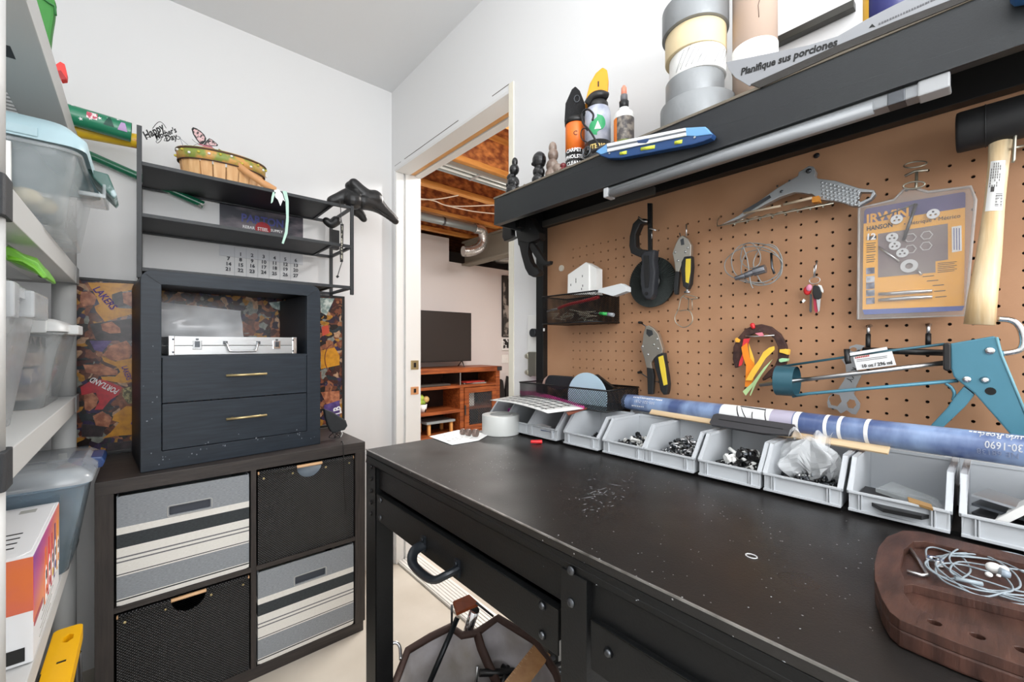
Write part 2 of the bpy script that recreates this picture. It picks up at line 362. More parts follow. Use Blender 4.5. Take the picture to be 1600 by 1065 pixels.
MB().box((xm, 0, zb), (xm + .05, .36, zs1 - .03)).build('divider', M_tvw, t, bevel=.003)
MB().box((xm - .002, .002, zs1), (xm + .012, .36, zt - .055)).build('divider', M_steel, t, bevel=.002)
d = MB()
dx0, dx1, dz0, dz1 = xm + .055, Wd - .065, zb + .005, zs1 - .035
d.prism([(dx0, dz0), (dx1, dz0), (dx1, dz1), (dx0, dz1)], -.012, .01, holes=[[(dx0 + .06, dz0 + .06), (dx1 - .06, dz0 + .06), (dx1 - .06, dz1 - .06), (dx0 + .06, dz1 - .06)]])
dr = d.build('door', M_tvw, t, bevel=.002)
b = MB(); ax0, ax1, az0, az1 = dx0 + .06, dx1 - .06, dz0 + .06, dz1 - .06; st = .03; n = int((ax1 - ax0 + az1 - az0) / st)
for i in range(n):
    for sgn in (0, 1):
        u = i * st; pts = []
        xa, za = (ax0 + u, az0) if u < ax1 - ax0 else (ax1, az0 + u - (ax1 - ax0)); xb, zb_ = (ax0, az0 + u) if u < az1 - az0 else (ax0 + u - (az1 - az0), az1)
        if sgn: xa, xb = ax0 + ax1 - xa, ax0 + ax1 - xb
        b.cyl((xa, 0, za), (xb, 0, zb_), .0025, n=4, cap=False)
b.build('mesh', M_dsteel, dr); MB().box((dx0 - .005, -.02, (dz0 + dz1) / 2 - .06), (dx0 + .012, -.012, (dz0 + dz1) / 2 + .05)).build('handle', M_dsteel, dr)
MB().box((Wd - .05, -.013, zt - .05), (Wd + .022, -.009, zt - .004)).build('corner_bracket', M_dsteel, t)
# things in it
MB_ = lambda: MB()
o = MB().box((0, 0, 0), (.11, .16, .19)).build('white_box', M_white, None, bevel=.003); o.location = (xl + dx0 + .07, YT + .06, (dz0 + dz1) / 2 + .02); tag(o, 'white slotted box behind the mesh door of the media stand', 'box')
MB().box((dx0 - .04, .02, (dz0 + dz1) / 2 - .01), (Wd - .06, .36, (dz0 + dz1) / 2 + .018)).build('shelf', M_tvw, t)
o = MB(); 
for k, (dx, r) in enumerate(((0, .1), (.02, -.2))):
    q = MB().at((0, 0, 0), (0, 0, r)).box((-.13, -.1, 0), (.15, .1, .012)).build('magazine', mat(('red_cover', 'grey_cover')[k], ('#b23a34', '#8f8f8b')[k], .4), None, bevel=.002)
    q.location = (xl + xm + .22 + dx, YT + .13, zs1 + .002 + (1 - k) * .014); tag(q, ('red covered magazine lying on top in the media stand cubby', 'grey magazine under the red one in the media stand cubby')[k], 'magazine')
q = MB().box((-.2, -.1, 0), (.2, .1, .018)).build('game_console', mat('console_grey', '#4a4540', .5), None, bevel=.003); q.location = (xl + xm - .3, YT + .14, zs1 + .002); tag(q, 'flat dark box in the top left opening of the media stand', 'box')
p = onY(663, 640, YT + .06); t2 = thing('potted_succulent', 'small white patterned pot of round green succulents on the media stand shelf', 'plant', (p.x, YT + .09, zs2 + .001))
MB().lathe([(.035, 0), (.045, .08), (.04, .08), (.038, .06)], 16).build('pot', mat('patterned_pot', '#efefef', .4, var=('#3a3a3a', 18, .55, .58)), t2)
for k, (x, z, r, c) in enumerate(((-.03, .15, .04, '#a9c24a'), (.035, .13, .038, '#c9a96b'), (-.035, .105, .035, '#9ab23f'), (.0, .10, .03, '#7c9a33'))):
    MB().ball((x, 0, z), r, 10).build('rosette', mat('succulent%d' % k, c, .5, bump=(60, .8)), t2)
p = onY(690, 670, YT + .02); t2 = thing('step_stool', 'low light wood stool with a grey top inside the media stand', 'stool', (p.x, YT + .04, zb + .001))
MB().box((-.17, 0, .12), (.19, .26, .145)).build('seat', mat('grey_top', '#8f979a', .5), t2, bevel=.004)
for x in (-.14, .14):
    for y in (.02, .22): MB().box((x, y, 0), (x + .03, y + .03, .12)).build('leg', wood('beech', '#d9964e', '#e3ab6b', (3, 3, 1)), t2, bevel=.002)
# television
zt0, zt1 = zat(730, 564, YT + .12), zat(736, 489, YT + .12); xtr = onY(736.5, 520, YT + .12).x; TW = 1.05
t = thing('television', 'black flat screen television on two thin feet on the wooden media stand', 'television', (xtr - TW / 2, YT + .12, zt + .001))
MB().box((-TW / 2, 0, zt0 - zt), (TW / 2, .045, zt1 - zt)).build('casing', M_blk, t, bevel=.004)
MB().box((-TW / 2 + .008, -.002, zt0 - zt + .012), (TW / 2 - .008, .001, zt1 - zt - .008)).build('screen', mat('tv_screen', '#2b2624', .35), t)
for x in (TW / 2 - .12, -TW / 2 + .36):
    MB().tube([(x, .02, zt0 - zt + .01), (x - .03, -.07, .006)], .006, 6).tube([(x, .02, zt0 - zt + .01), (x + .03, .14, .006)], .006, 6).build('foot', M_blk, t)
# pictures and switch on the far wall
for (y0, y1, nm, lb, hexs) in ((430, 526, 'framed_picture', 'tall dark picture hanging at the right end of the far wall', ('#33322f', '#9a938b', 7)), (528, 547, 'small_sign', 'small black sign with pale print above the light switch', ('#1c1c1c', '#e8e8e8', 30))):
    a = onY(783.5, y1, YW2); c_ = onY(783.5, y0, YW2)
    t = thing(nm, lb, 'picture' if 'pic' in nm else 'sign', (a.x, YW2 - .002, a.z)); h = c_.z - a.z
    MB().box((0, -.02, 0), (.34 if 'pic' in nm else .13, 0, h)).build('frame', M_blk if 'pic' in nm else M_white, t, bevel=.002)
    MB().box((.012, -.022, .012), (.328 if 'pic' in nm else .118, -.0195, h - .012)).build('print', mat(nm + '_print', hexs[0], .4, var=(hexs[1], hexs[2], .5, .56)), t)
a = onY(783.5, 567, YW2); c_ = onY(783.5, 554, YW2); t = thing('light_switch', 'white double light switch plate under the small sign', 'switch', (a.x, YW2 - .002, a.z))
MB().box((0, -.006, 0), (.115, 0, c_.z - a.z)).build('plate', M_white, t, bevel=.002)
for x in (.03, .075): MB().box((x, -.014, .04), (x + .012, -.006, .07)).build('toggle', M_white, t)
for k, (x0, y0, y1, l) in enumerate(((783, 595, 640, 'black upright tool beside the media stand'), (793, 590, 640, 'dark grey upright tool at the right edge of the doorway'))):
    a = onY(x0, y1, 4.2); c_ = onY(x0, y0, 4.2); q = MB().prism([(0, 0), (.07, 0), (.08, .2), (.05, c_.z - a.z), (.02, c_.z - a.z + .02), (-.01, .25)], -.02, .02).build('tool_bag' if k else 'rifle_case', M_blk, None, bevel=.004)
    q.name = 'upright_case'; q.location = (a.x + .02, 4.26, a.z); tag(q, l, 'case')
# near wall right of the doorway: white switch box and grey bracket
p = onX(838, 520, XW); t = thing('wall_control', 'small white wall box with a grey dial half hidden behind the pegboard post', 'switch', (XW - .001, p.y, p.z), R90)
MB().box((-.03, -.012, -.10), (.02, 0, .06)).build('box', M_white, t, bevel=.003); MB().cyl((.012, -.012, .0), (.012, -.03, .0), .014, n=14).build('dial', M_dsteel, t)
p = onX(838, 570, XW); t = thing('wall_bracket', 'brushed metal two-lobed bracket on the wall beside the pegboard post', 'bracket', (XW - .001, p.y, p.z), R90)
MB().box((-.01, -.03, -.035), (.03, 0, .045)).build('plate', M_zinc, t, bevel=.003)
for z in (-.025, .03): MB().cyl((-.008, -.018, z), (-.03, -.018, z), .014, .008, n=10).build('knob', M_zinc, t)
# ================================================================ workbench with pegboard and upper shelf
BZ = .919; BY = .952; BX0 = .383; BXB = .983
wb = thing('workbench', 'long black steel workbench with drawers, pegboard back and upper shelf', 'workbench', (BX0, BY, 0), R90)
ly = lambda Y: BY - Y            # world Y -> local x
M_top = mat('worn_black_top', '#1a1817', .40, var=('#272422', 5, .35, .7), bump=(500, .12), spec=.5)
nt = M_top.node_tree; bs = nt.nodes['Principled BSDF']
# paint specks and scratches belong to the top itself
tc = nt.nodes.new('ShaderNodeTexCoord'); vo = nt.nodes.new('ShaderNodeTexVoronoi'); vo.inputs['Scale'].default_value = 95
lt = nt.nodes.new('ShaderNodeMath'); lt.operation = 'LESS_THAN'; lt.inputs[1].default_value = .085
nz = nt.nodes.new('ShaderNodeTexNoise'); nz.inputs['Scale'].default_value = 9; gt = nt.nodes.new('ShaderNodeMath'); gt.operation = 'GREATER_THAN'; gt.inputs[1].default_value = .52
mu = nt.nodes.new('ShaderNodeMath'); mu.operation = 'MULTIPLY'; mx = nt.nodes.new('ShaderNodeMix'); mx.data_type = 'RGBA'; mx.inputs[7].default_value = lin('#a9a9aa')
nt.links.new(tc.outputs['Object'], vo.inputs[0]); nt.links.new(vo.outputs['Distance'], lt.inputs[0]); nt.links.new(tc.outputs['Object'], nz.inputs[0]); nt.links.new(nz.outputs[0], gt.inputs[0])
nt.links.new(lt.outputs[0], mu.inputs[0]); nt.links.new(gt.outputs[0], mu.inputs[1]); nt.links.new(mu.outputs[0], mx.inputs[0])
old = bs.inputs['Base Color'].links[0].from_socket; nt.links.new(old, mx.inputs[6]); nt.links.new(mx.outputs[2], bs.inputs['Base Color'])
n3 = nt.nodes.new('ShaderNodeTexNoise'); n3.inputs['Scale'].default_value = 6; m3 = nt.nodes.new('ShaderNodeMapRange'); m3.inputs[1].default_value = .3; m3.inputs[2].default_value = .7; m3.inputs[3].default_value = .27; m3.inputs[4].default_value = .46
nt.links.new(tc.outputs['Object'], n3.inputs[0]); nt.links.new(n3.outputs[0], m3.inputs[0]); nt.links.new(m3.outputs[0], bs.inputs['Roughness'])
YR = -.30
tp = MB().box((0, 0, BZ - .012), (ly(YR), BXB - BX0, BZ)).build('tabletop', M_top, wb, bevel=.0012)
MB().box((-.001, -.0008, BZ - .0016), (ly(YR), .0014, BZ + .0003)).build('worn_edge', mat('bare_steel_edge', '#9a9894', .4, .4, var=('#55534f', 30, .35, .7)), tp, label='scuffed bare metal edge')
b = MB().box((0, .0, BZ - .030), (ly(YR), .006, BZ - .012)); b.box((0, 0, BZ - .03), (.005, BXB - BX0, BZ - .012)); b.build('top_rim', M_black, wb, bevel=.001)
# scratches and stains on the top
rs = random.Random(3); b = MB()
def scr(px, py, n, sp, L):
    for i in range(n):
        p = onZ(px + rs.gauss(0, sp), py + rs.gauss(0, sp * .6), BZ); a = rs.uniform(0, 3.14); l = L * rs.uniform(.3, 1); w = rs.uniform(.0003, .0009)
        d = Vector((math.cos(a), math.sin(a), 0)) * l / 2; nn = Vector((-d.y, d.x, 0)).normalized() * w
        q = [p - d, p - d * .2 + nn, p + d, p - d * .1 - nn]; q = [Vector((ly(v.y), v.x - BX0, BZ + .0004)) for v in q]
        b.add(q, [(0, 1, 2, 3)], False)
scr(938, 772, 34, 18, .009); scr(920, 798, 10, 8, .009); scr(1000, 830, 40, 90, .002); scr(880, 740, 26, 60, .002); scr(1250, 940, 22, 90, .0028); scr(1160, 880, 14, 60, .002); scr(770, 725, 8, 20, .004)
scr(940, 770, 7, 10, .028)
b.build('scratches', mat('chalky_scratch', '#b4b8bc', .8), tp, recalc=False, label='pale scratches and paint specks', kind='stuff')
# rings of dried paint
p = onZ(1174, 869, BZ); t_ = MB().tube([(ly(p.y) + .006 * math.cos(a), p.x - BX0 + .005 * math.sin(a), BZ + .0005) for a in [k * .63 for k in range(10)]], .0007, 5, closed=True).build('paint_ring', mat('dried_paint', '#c9c9c9', .7), tp)
# legs: folded angle with rivets
def leg(Y0, Y1, X0, X1, z1, front=True, side=1):
    b = MB(); x0, x1 = ly(Y0), ly(Y1); y0, y1 = X0 - BX0, X1 - BX0
    b.box((x0, y0, 0), (x1, y0 + .003, z1)); b.box((x1 - .003 if side > 0 else x0, y0, 0), (x1 if side > 0 else x0 + .003, y1, z1)); return b.build('leg', M_black, wb, bevel=.0008)
lf = leg(BY, BY - .052, BX0, BX0 + .042, BZ - .03)
M_rivet = mat('black_rivet', '#1b1b1c', .25, .3)
for z in (.885, .858, .831, .805, .78): MB().bolt((.030, -.0005, z), .0048).build('rivet', M_rivet, lf)
leg(BY, BY - .05, BXB - .05, BXB - .005, BZ - .03); leg(YR + .05, YR, BX0, BX0 + .04, BZ - .03); leg(YR + .05, YR, BXB - .05, BXB - .005, BZ - .03)
# apron
b = MB().box((.052, .008, .841), (ly(YR), .011, .889)); b.box((.052, .011, .841), (ly(YR), .03, .844)); b.build('apron', M_black, wb, bevel=.0008)
MB().box((.0, BXB - BX0 - .02, .80), (ly(YR), BXB - BX0 - .01, .889)).build('rear_apron', M_black, wb)
MB().box((.0, .04, .80), (.004, BXB - BX0 - .05, .889)).build('side_apron', M_black, wb)
# centre plate
ya, yb_ = onX(878, 900, BX0).y, onX(918, 900, BX0).y
cp = MB().box((ly(ya), -.002, .60), (ly(yb_), .002, BZ - .03)); cp.box((ly(yb_) - .003, 0, .60), (ly(yb_), .3, .889)); cp = cp.build('centre_plate', M_black, wb, bevel=.0008)
for py in (890, 940): 
    p = onX(894, py, BX0); MB().bolt((ly(p.y), -.002, p.z), .0058, n=12).build('screw', M_dsteel, cp)
# drawers
def drawer(Ya, Yb, z0, z1, front, screws, handle=None):
    g = MB(); x0, x1 = ly(Ya), ly(Yb); g.box((x0, front, z0), (x1, front + .0025, z1)); g.box((x0, front, z1 - .002), (x1, front + .012, z1)); 
    d = g.build('drawer', M_black, wb, bevel=.0007)
    h = MB().box((x0 + .012, front + .014, z0 + .006), (x0 + .014, .45, z1 - .012)).box((x1 - .014, front + .014, z0 + .006), (x1 - .012, .45, z1 - .012)).box((x0 + .012, front + .014, z0 + .006), (x1 - .012, .45, z0 + .008)); h.build('drawer_box', M_black, d)
    for (px, py) in screws:
        p = onX(px, py, BX0 + front); MB().bolt((ly(p.y), front - .0005, p.z), .006, n=12).build('screw', M_dsteel, d)
    if handle:
        (a, c2, zc) = handle; xa, xb = ly(onX(a, 862, BX0).y), ly(onX(c2, 862, BX0).y)
        hb = MB().tube([(xa, front - .001, zc), (xa + .003, front - .022, zc - .004), (xa + .02, front - .034, zc - .014), ((xa + xb) / 2, front - .036, zc - .017), (xb - .02, front - .034, zc - .014), (xb - .003, front - .022, zc - .004), (xb, front - .001, zc)], .0062, 10, curve=5, flat=1.5)
        for x in (xa, xb): hb.box((x - .006, front - .004, zc - .012), (x + .006, front + .001, zc + .016)); hb.cyl((x, front - .004, zc + .010), (x, front - .007, zc + .010), .004)
        hb.build('handle', mat('handle_paint', '#23272c', .28, .4), d, bevel=.0006)
    return d
drawer(.893, onX(872, 980, BX0).y, .776, .833, 0.0, [(848, 945), (848, 991), (595, 781), (595, 808)], (663, 716, .796))
drawer(onX(923, 980, BX0).y, YR + .06, .790, .846, 0.0, [(951, 1019)])
# posts, rails
M_post = mat('post_black', '#0f1011', .45)
MB().box((ly(.976), .942 - BX0 + .01, BZ), (ly(.944), BXB - BX0, 1.55)).build('post', M_post, wb, bevel=.0015)
MB().box((ly(-.26), .942 - BX0 + .01, BZ), (ly(-.29), BXB - BX0, 1.55)).build('post', M_post, wb, bevel=.0015)
PXL = .972
ZR = 1.533; SZ_ = 1.585
rl = MB().box((ly(.972), .945 - BX0, ZR - .001), (ly(-.29), PXL - BX0 - .002, SZ_ - .005)).build('top_rail', M_post, wb, bevel=.001)
# upper shelf: steel tray, front face 80 mm, hollow below
SX = .762; SZ = 1.585; SB = 1.506
b = MB().box((ly(BY + .002), SX - BX0, SB), (ly(YR), SX - BX0 + .003, SZ - .004)).box((ly(BY + .002), SX - BX0, SB), (ly(YR), SX - BX0 + .018, SB + .002))
b.box((ly(BY + .002), SX - BX0, SB), (ly(BY + .002) + .003, BXB - BX0, SZ - .004)); b.build('shelf_face', mat('shelf_face_steel', '#2c2f30', .38, .25, var=('#25272a', 4, .3, .7), bump=(400, .1)), wb, bevel=.0008)
MB().box((ly(BY + .002) - .002, SX - BX0 - .002, SZ - .005), (ly(YR), BXB - BX0, SZ)).build('shelf_board', mat('hardboard_edge', '#6d6558', .7), wb, bevel=.0008)
MB().box((ly(BY) + .003, .84 - BX0, SB + .005), (ly(BY) + .02, .942 - BX0, SZ - .006)).build('shelf_brace', M_black, wb)
ra, rb = onX(845, 355, .940), onX(1023, 310, .940); MB().box((ly(ra.y), .936 - BX0, 1.527), (ly(rb.y), .945 - BX0, 1.546)).build('perforated_rail', mat('rail_lit_grey', '#55534f', .45, .3), wb, bevel=.001)  # lighter grey piece paints the lit stretch of the black top rail
# pegboard with real holes, 1 inch pitch
PT = .005
M_peg = mat('tempered_hardboard', '#b48a69', .62, var=('#a67b5a', 7, .3, .7), bump=(500, .08))
h0 = onX(1327.7, 401.8, PXL); pitch = .0254
y_l, y_r, z_b, z_t = .944, -.262, .93, ZR
cols = []; y = h0.y
while y < onX(893.7, 400, PXL).y + .004: y += pitch
y -= 0
Y0h = h0.y + round((onX(893.7, 400, PXL).y - h0.y) / pitch) * pitch
top = 1.4465; z0h = h0.z + round((top - h0.z) / pitch) * pitch
nc, nr = int((Y0h - y_r - .02) / pitch), 20
b = MB(); hr = .0026; n8 = 8
cx = [ly(Y0h - i * pitch) for i in range(nc)]; cz = [z0h - j * pitch for j in range(nr)]
xl_, xr_, zt_, zb_ = cx[0] - pitch / 2, cx[-1] + pitch / 2, cz[0] + pitch / 2, cz[-1] - pitch / 2
yf = PXL - BX0
for x in cx:
    for z in cz:
        h = pitch / 2; sq = [(x + h, z), (x + h, z + h), (x, z + h), (x - h, z + h), (x - h, z), (x - h, z - h), (x, z - h), (x + h, z - h)]
        ci = [(x + hr * math.cos(k * math.pi / 4), z + hr * math.sin(k * math.pi / 4)) for k in range(8)]
        vs = [(p[0], yf, p[1]) for p in sq] + [(p[0], yf, p[1]) for p in ci] + [(p[0], yf + PT, p[1]) for p in ci]
        b.add(vs, [(k, 8 + k, 8 + (k + 1) % 8, (k + 1) % 8) for k in range(8)] + [(8 + k, 16 + k, 16 + (k + 1) % 8, 8 + (k + 1) % 8) for k in range(8)], False)
for (x0, x1, z0, z1) in ((ly(y_l), xl_, z_b, z_t), (xr_, ly(y_r), z_b, z_t), (xl_, xr_, zt_, z_t), (xl_, xr_, z_b, zb_)):
    b.add([(x0, yf, z0), (x1, yf, z0), (x1, yf, z1), (x0, yf, z1)], [(0, 1, 2, 3)], False)
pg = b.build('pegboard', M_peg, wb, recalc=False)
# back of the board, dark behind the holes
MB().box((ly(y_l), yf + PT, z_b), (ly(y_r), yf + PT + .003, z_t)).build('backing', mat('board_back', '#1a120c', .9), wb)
for (px, py) in ((1276, 243), (1119, 273)):
    p = onX(px, py, PXL); MB().bolt((ly(p.y), PXL - BX0, p.z), .0052, n=12).build('screw_head', M_blk, pg)
p = onX(878, 419, PXL); MB().cyl((ly(p.y), PXL - BX0, p.z), (ly(p.y), PXL - BX0 - .004, p.z), .0095, n=20).build('white_disc', mat('ivory_disc', '#d7cfc0', .5), pg, label='ivory round button')
# lamp under the shelf
e0, e1 = onX(952, 296, .778), onX(1486, 122, .778)
t = thing('under_shelf_light', 'slim unlit grey tube light fixed under the front of the black upper shelf', 'light', (.778, e0.y, 1.4955), R90); LL = e0.y - e1.y
MB().box((0, -.010, -.008), (LL, .014, .0095)).build('channel', mat('aluminium_channel', '#8c8f92', .35, .6), t, bevel=.002)
MB().cyl((.012, -.008, -.004), (LL - .075, -.008, -.004), .0085, n=16).build('diffuser', mat('milky_diffuser', '#84878a', .3), t)
MB().box((-.006, -.014, -.011), (.006, .014, .0098)).build('end_cap', mat('clear_cap', '#b5b7b9', .2), t, bevel=.002)
MB().box((LL - .03, -.013, -.010), (LL, .014, .0098)).build('end_cap', mat('clear_cap2', '#a2a4a6', .25), t, bevel=.002)
MB().box((LL - .06, -.012, -.0092), (LL - .042, .01, .008)).build('connector', M_dsteel, t, bevel=.001)
# stickers on the post and rail
for (px, py, w, h, X) in ((1034, 299, .012, .006, .80), (850, 515, .007, .009, .948)):
    p = onX(px, py, X)
    o = MB().box((-w / 2, -.0006, -h / 2), (w / 2, 0, h / 2)).build('sticker', M_paper, wb); o.location = (ly(p.y), X - BX0 + (.0 if X > .9 else 0), p.z if X > .9 else SB + .001)
    if X < .9: o.rotation_euler = (math.pi / 2, 0, 0)
# ================================================================ storage bins on the bench
M_bin = mat('grey_bin_plastic', '#b9bdc1', .4); 
def make_bin(name, w, dp, h, lip, label, loc):
    t = thing(name, label, 'bin', loc, R90)
    s = .0032; fy = dp * .26
    side = [(0, 0), (dp, 0), (dp, h), (fy, h), (.003, lip), (0, lip)]
    b = MB()
    for x0, x1 in ((0, s), (w - s, w)): b.prism(side, x0, x1, plane='yz')
    b.box((s, 0, 0), (w - s, dp, s)); b.box((s, 0, 0), (w - s, s, lip)); b.box((s, dp - s, 0), (w - s, dp, h))
    body = b.build('body', M_bin, t, bevel=.0007)
    r = MB()   # rolled rim
    for x0, x1 in ((-.0022, s + .0015), (w - s - .0015, w + .0022)):
        r.hexa([(x0, .0, lip - .004), (x1, .0, lip - .004), (x1, fy, h - .004), (x0, fy, h - .004)], [(x0, -.002, lip + .001), (x1, -.002, lip + .001), (x1, fy - .001, h + .001), (x0, fy - .001, h + .001)])
        r.box((x0, fy - .001, h - .004), (x1, dp, h + .001))
    r.box((0, dp - s - .001, h - .004), (w, dp + .002, h + .001)); r.build('rim', M_bin, t, bevel=.0006)
    l = MB()
    l.box((.0, -.004, lip - .002), (w, .002, lip + .0008)); l.box((.0, -.004, -.0), (w, .001, .0035))
    for x in (.011, .014, w - .017, w - .014): l.box((x, -.003, .002), (x + .0016, .001, lip - .001))
    l.build('label_slot', M_bin, t, bevel=.0004)
    return t
bl = [( .804, .692, 'third'), (.679, .574, ''), (.565, .466, ''), (.463, .362, ''), (.353, .255, ''), (.247, .145, ''), (.138, .037, ''), (.028, -.075, '')]
names = ['grey open bin holding papers under the white checked mat', 'grey open bin with a few black screws beside the checked mat', 'grey open bin with dark fittings and a plastic bag in it',
         'grey open bin heaped with small steel screws', 'grey open bin of large white and steel bolts', 'grey open bin with a crumpled clear plastic bag bulging out',
         'grey open bin with black blades and clear packets', 'grey open bin at the right edge holding a white bracket and hinges']
XF = .757; bins = []
bp = None
for i, ((ya, yb2, _), nm) in enumerate(zip(bl, names)):
    w = .1005 if i else .100
    if bp is None: bp = make_bin('storage_bin', .1005, .140, .068, .027, nm, (XF, ya, BZ + .006)); bp['group'] = 'grey bins in the front row'; t = bp
    else: t = dup(bp, (XF, ya, BZ + .006), R90, nm, 'grey bins in the front row')
    bins.append(t)
for (ya, nm) in ((.995, 'leftmost grey bin, holding a purple plastic toy piece'), (.898, 'grey bin second from the left, empty and shaded by the checked mat')):
    t = dup(bp, (XF + (.02 if ya > .9 else .0), ya, BZ + .006), R90 + (.0), nm, 'grey bins in the front row'); bins.append(t)
# rail the bins sit on
tag(MB().box((XF + .012, -.28, BZ), (XF + .10, .98, BZ + .006)).build('bin_rail', M_black), 'low black strip under the front row of grey bins', 'rail')
# back row
bb = None
for i, ya in enumerate((.60, .488, .376, .264, .152, .040, -.072)):
    nm = ['grey bin of the back row, directly left of the black wallet-like bar', 'grey bin of the back row with dark fittings, under the wooden strip', 'grey bin of the back row behind the steel screws', 'grey bin of the back row behind the white bolts', 'grey bin of the back row behind the plastic bag', 'grey bin of the back row behind the blades', 'grey bin of the back row at the right edge'][i]
    if bb is None: bb = make_bin('storage_bin', .106, .060, .073, .03, nm, (.9055, ya, BZ + .004)); bb['group'] = 'grey bins in the back row'
    else: dup(bb, (.9055, ya, BZ + .004), R90, nm, 'grey bins in the back row')
# ================================================================ helpers for things seen on planes parallel to the pegboard
def wthing(name, label, cat, W, group=None): 
    return thing(name, label, cat, W.o, R90, group)
def wtext(W, par, s, a, b2, m, y=-.001, hs=1.0, name='lettering', bold=0):
    """lettering running from picture point a to point b on the plane of W"""
    p, q = Vector(W.at(*a)), Vector(W.at(*b2)); d = q - p; L = d.length; ang = math.atan2(d.y, d.x)
    o = text(s, 1, par, m, (0, 0, 0), (0, 0, 0), name=name, align='LEFT', bold=bold, ext=.02); me = o.data
    xs = [v.co.x for v in me.vertices]; x0, x1 = min(xs), max(xs); k = L / (x1 - x0)
    for v in me.vertices:
        x, z = (v.co.x - x0) * k, v.co.y * k * hs
        v.co = Vector((p.x + x * math.cos(ang) - z * math.sin(ang), y - v.co.z * .01, p.y + x * math.sin(ang) + z * math.cos(ang)))
    return o
def blob(parts, name, m, par, vox=.002, sm=4):
    b = MB()
    for c, r, sc in parts: b.ball(c, r, 14, sc)
    o = b.build(name, m, par, recalc=True)
    md = o.modifiers.new('remesh', 'REMESH'); md.mode = 'VOXEL'; md.voxel_size = vox; md.use_smooth_shade = True
    s = o.modifiers.new('smooth', 'SMOOTH'); s.iterations = sm; s.factor = .6
    return o
def wire_mesh(b, o, u, v, w, h, st, r=.00075):
    """diamond mesh panel from corner o along unit vectors u, v"""
    o, u, v = Vector(o), Vector(u), Vector(v); n = int((w + h) / st) + 1
    for i in range(n + 1):
        s = i * st
        for sg in (0, 1):
            a = (s, 0) if s <= w else (w, s - w); c = (0, s) if s <= h else (s - h, h)
            if a[1] > h or c[0] > w: continue
            if sg: a, c = (w - a[0], a[1]), (w - c[0], c[1])
            p, q = o + u * a[0] + v * a[1], o + u * c[0] + v * c[1]
            if (p - q).length > .002: b.cyl(p, q, r, n=3, cap=False)
M_wire = mat('black_wire', '#131416', .4, .3)
def basket(label, X0, X1, Ya, Yb, z0, z1, st):
    t = thing('mesh_basket', label, 'basket', (X0, Ya, z0), R90); w, d, h = Ya - Yb, X1 - X0, z1 - z0
    b = MB()
    wire_mesh(b, (0, 0, 0), (1, 0, 0), (0, 0, 1), w, h, st); wire_mesh(b, (0, d, 0), (1, 0, 0), (0, 0, 1), w, h, st)
    wire_mesh(b, (0, 0, 0), (0, 1, 0), (0, 0, 1), d, h, st); wire_mesh(b, (w, 0, 0), (0, 1, 0), (0, 0, 1), d, h, st)
    b.build('mesh', M_wire, t, recalc=False, kind='stuff')
    MB().box((0, 0, 0), (w, d, .0012)).build('bottom', M_wire, t)
    MB().tube([(0, 0, h), (w, 0, h), (w, d, h), (0, d, h)], .0022, 8, closed=True).build('rim', M_wire, t)
    MB().tube([(0, 0, 0), (w, 0, 0), (w, d, 0), (0, d, 0)], .0018, 8, closed=True).build('base_wire', M_wire, t)
    return t
basket('black wire mesh basket hung high on the left of the pegboard', .866, .968, .861, .670, 1.219, 1.297, .0062)
basket('black wire mesh basket standing behind the grey bins at the left', .832, .968, .9216, .611, .998, 1.049, .0064)
# in the upper basket
A = (840, 300, 4)
Wq = Wall(905, 460, .91); wA = Wall(905, 460, .91, A)
t = wthing('power_outlet_block', 'white six-hole outlet block sticking up out of the upper mesh basket', 'outlet', wA)
pl = wA.pts([(185, 640), (188, 515), (300, 437), (322, 450), (322, 640)])
MB().prism(pl, 0, .03).build('body', M_white, t, bevel=.002)
q = wA.pts([(322, 450), (362, 475), (362, 640), (322, 640)]); MB().prism(q, .004, .03).build('side', M_white, t)
s = MB()
for (x, y) in ((240, 545), (280, 525), (208, 580), (282, 585), (240, 560), (275, 605)):
    a = wA.at(x, y); s.box((a[0] - .0009, -.0006, a[1] - .003), (a[0] + .0009, .001, a[1] + .003))
s.build('sockets', M_blk, t, kind='stuff')
w2 = Wall(940, 455, .875, A); t = wthing('cardboard_sleeve', 'crumpled grey white card sleeve lying across the upper mesh basket', 'packaging', w2)
MB().prism(w2.pts([(330, 620), (400, 600), (520, 570), (555, 590), (555, 620), (470, 650), (400, 630)]), 0, .02).build('sleeve', mat('grey_card', '#cfd2d3', .6, bump=(40, .5)), t, bevel=.001)
w2 = Wall(905, 480, .885, A); t = wthing('red_pliers', 'red handled tool seen through the upper mesh basket', 'tool', w2)
MB().tube(w2.p3([(130, 725), (200, 700), (290, 680), (385, 655)]), .0045, 8, curve=4).build('handle', M_red, t); MB().tube(w2.p3([(130, 728), (90, 735), (60, 745)]), .003, 6).build('jaw', M_steel, t)
w2 = Wall(950, 490, .88, A); t = wthing('screwdriver', 'green and clear handled screwdriver in the upper mesh basket', 'tool', w2)
MB().cyl(w2.p3([(390, 758)])[0], w2.p3([(440, 762)])[0], .0045, n=8).build('handle', mat('green_plastic', '#2f9b4b', .3), t)
MB().cyl(w2.p3([(440, 762)])[0], w2.p3([(475, 768)])[0], .005, n=8).build('butt', mat('clear_grey', '#8d9296', .2), t); MB().cyl(w2.p3([(390, 758)])[0], w2.p3([(355, 755)])[0], .002, n=6).build('shaft', M_steel, t)
w2 = Wall(885, 493, .895, A); b = MB(); rs = random.Random(5)
for i in range(26):
    a = w2.at(rs.uniform(60, 320), rs.uniform(740, 800)); an = rs.uniform(-.4, .4); L = .012; b.cyl((a[0] - L, rs.uniform(0, .04), a[1] - L * an), (a[0] + L, rs.uniform(0, .04), a[1] + L * an), .0016, n=5)
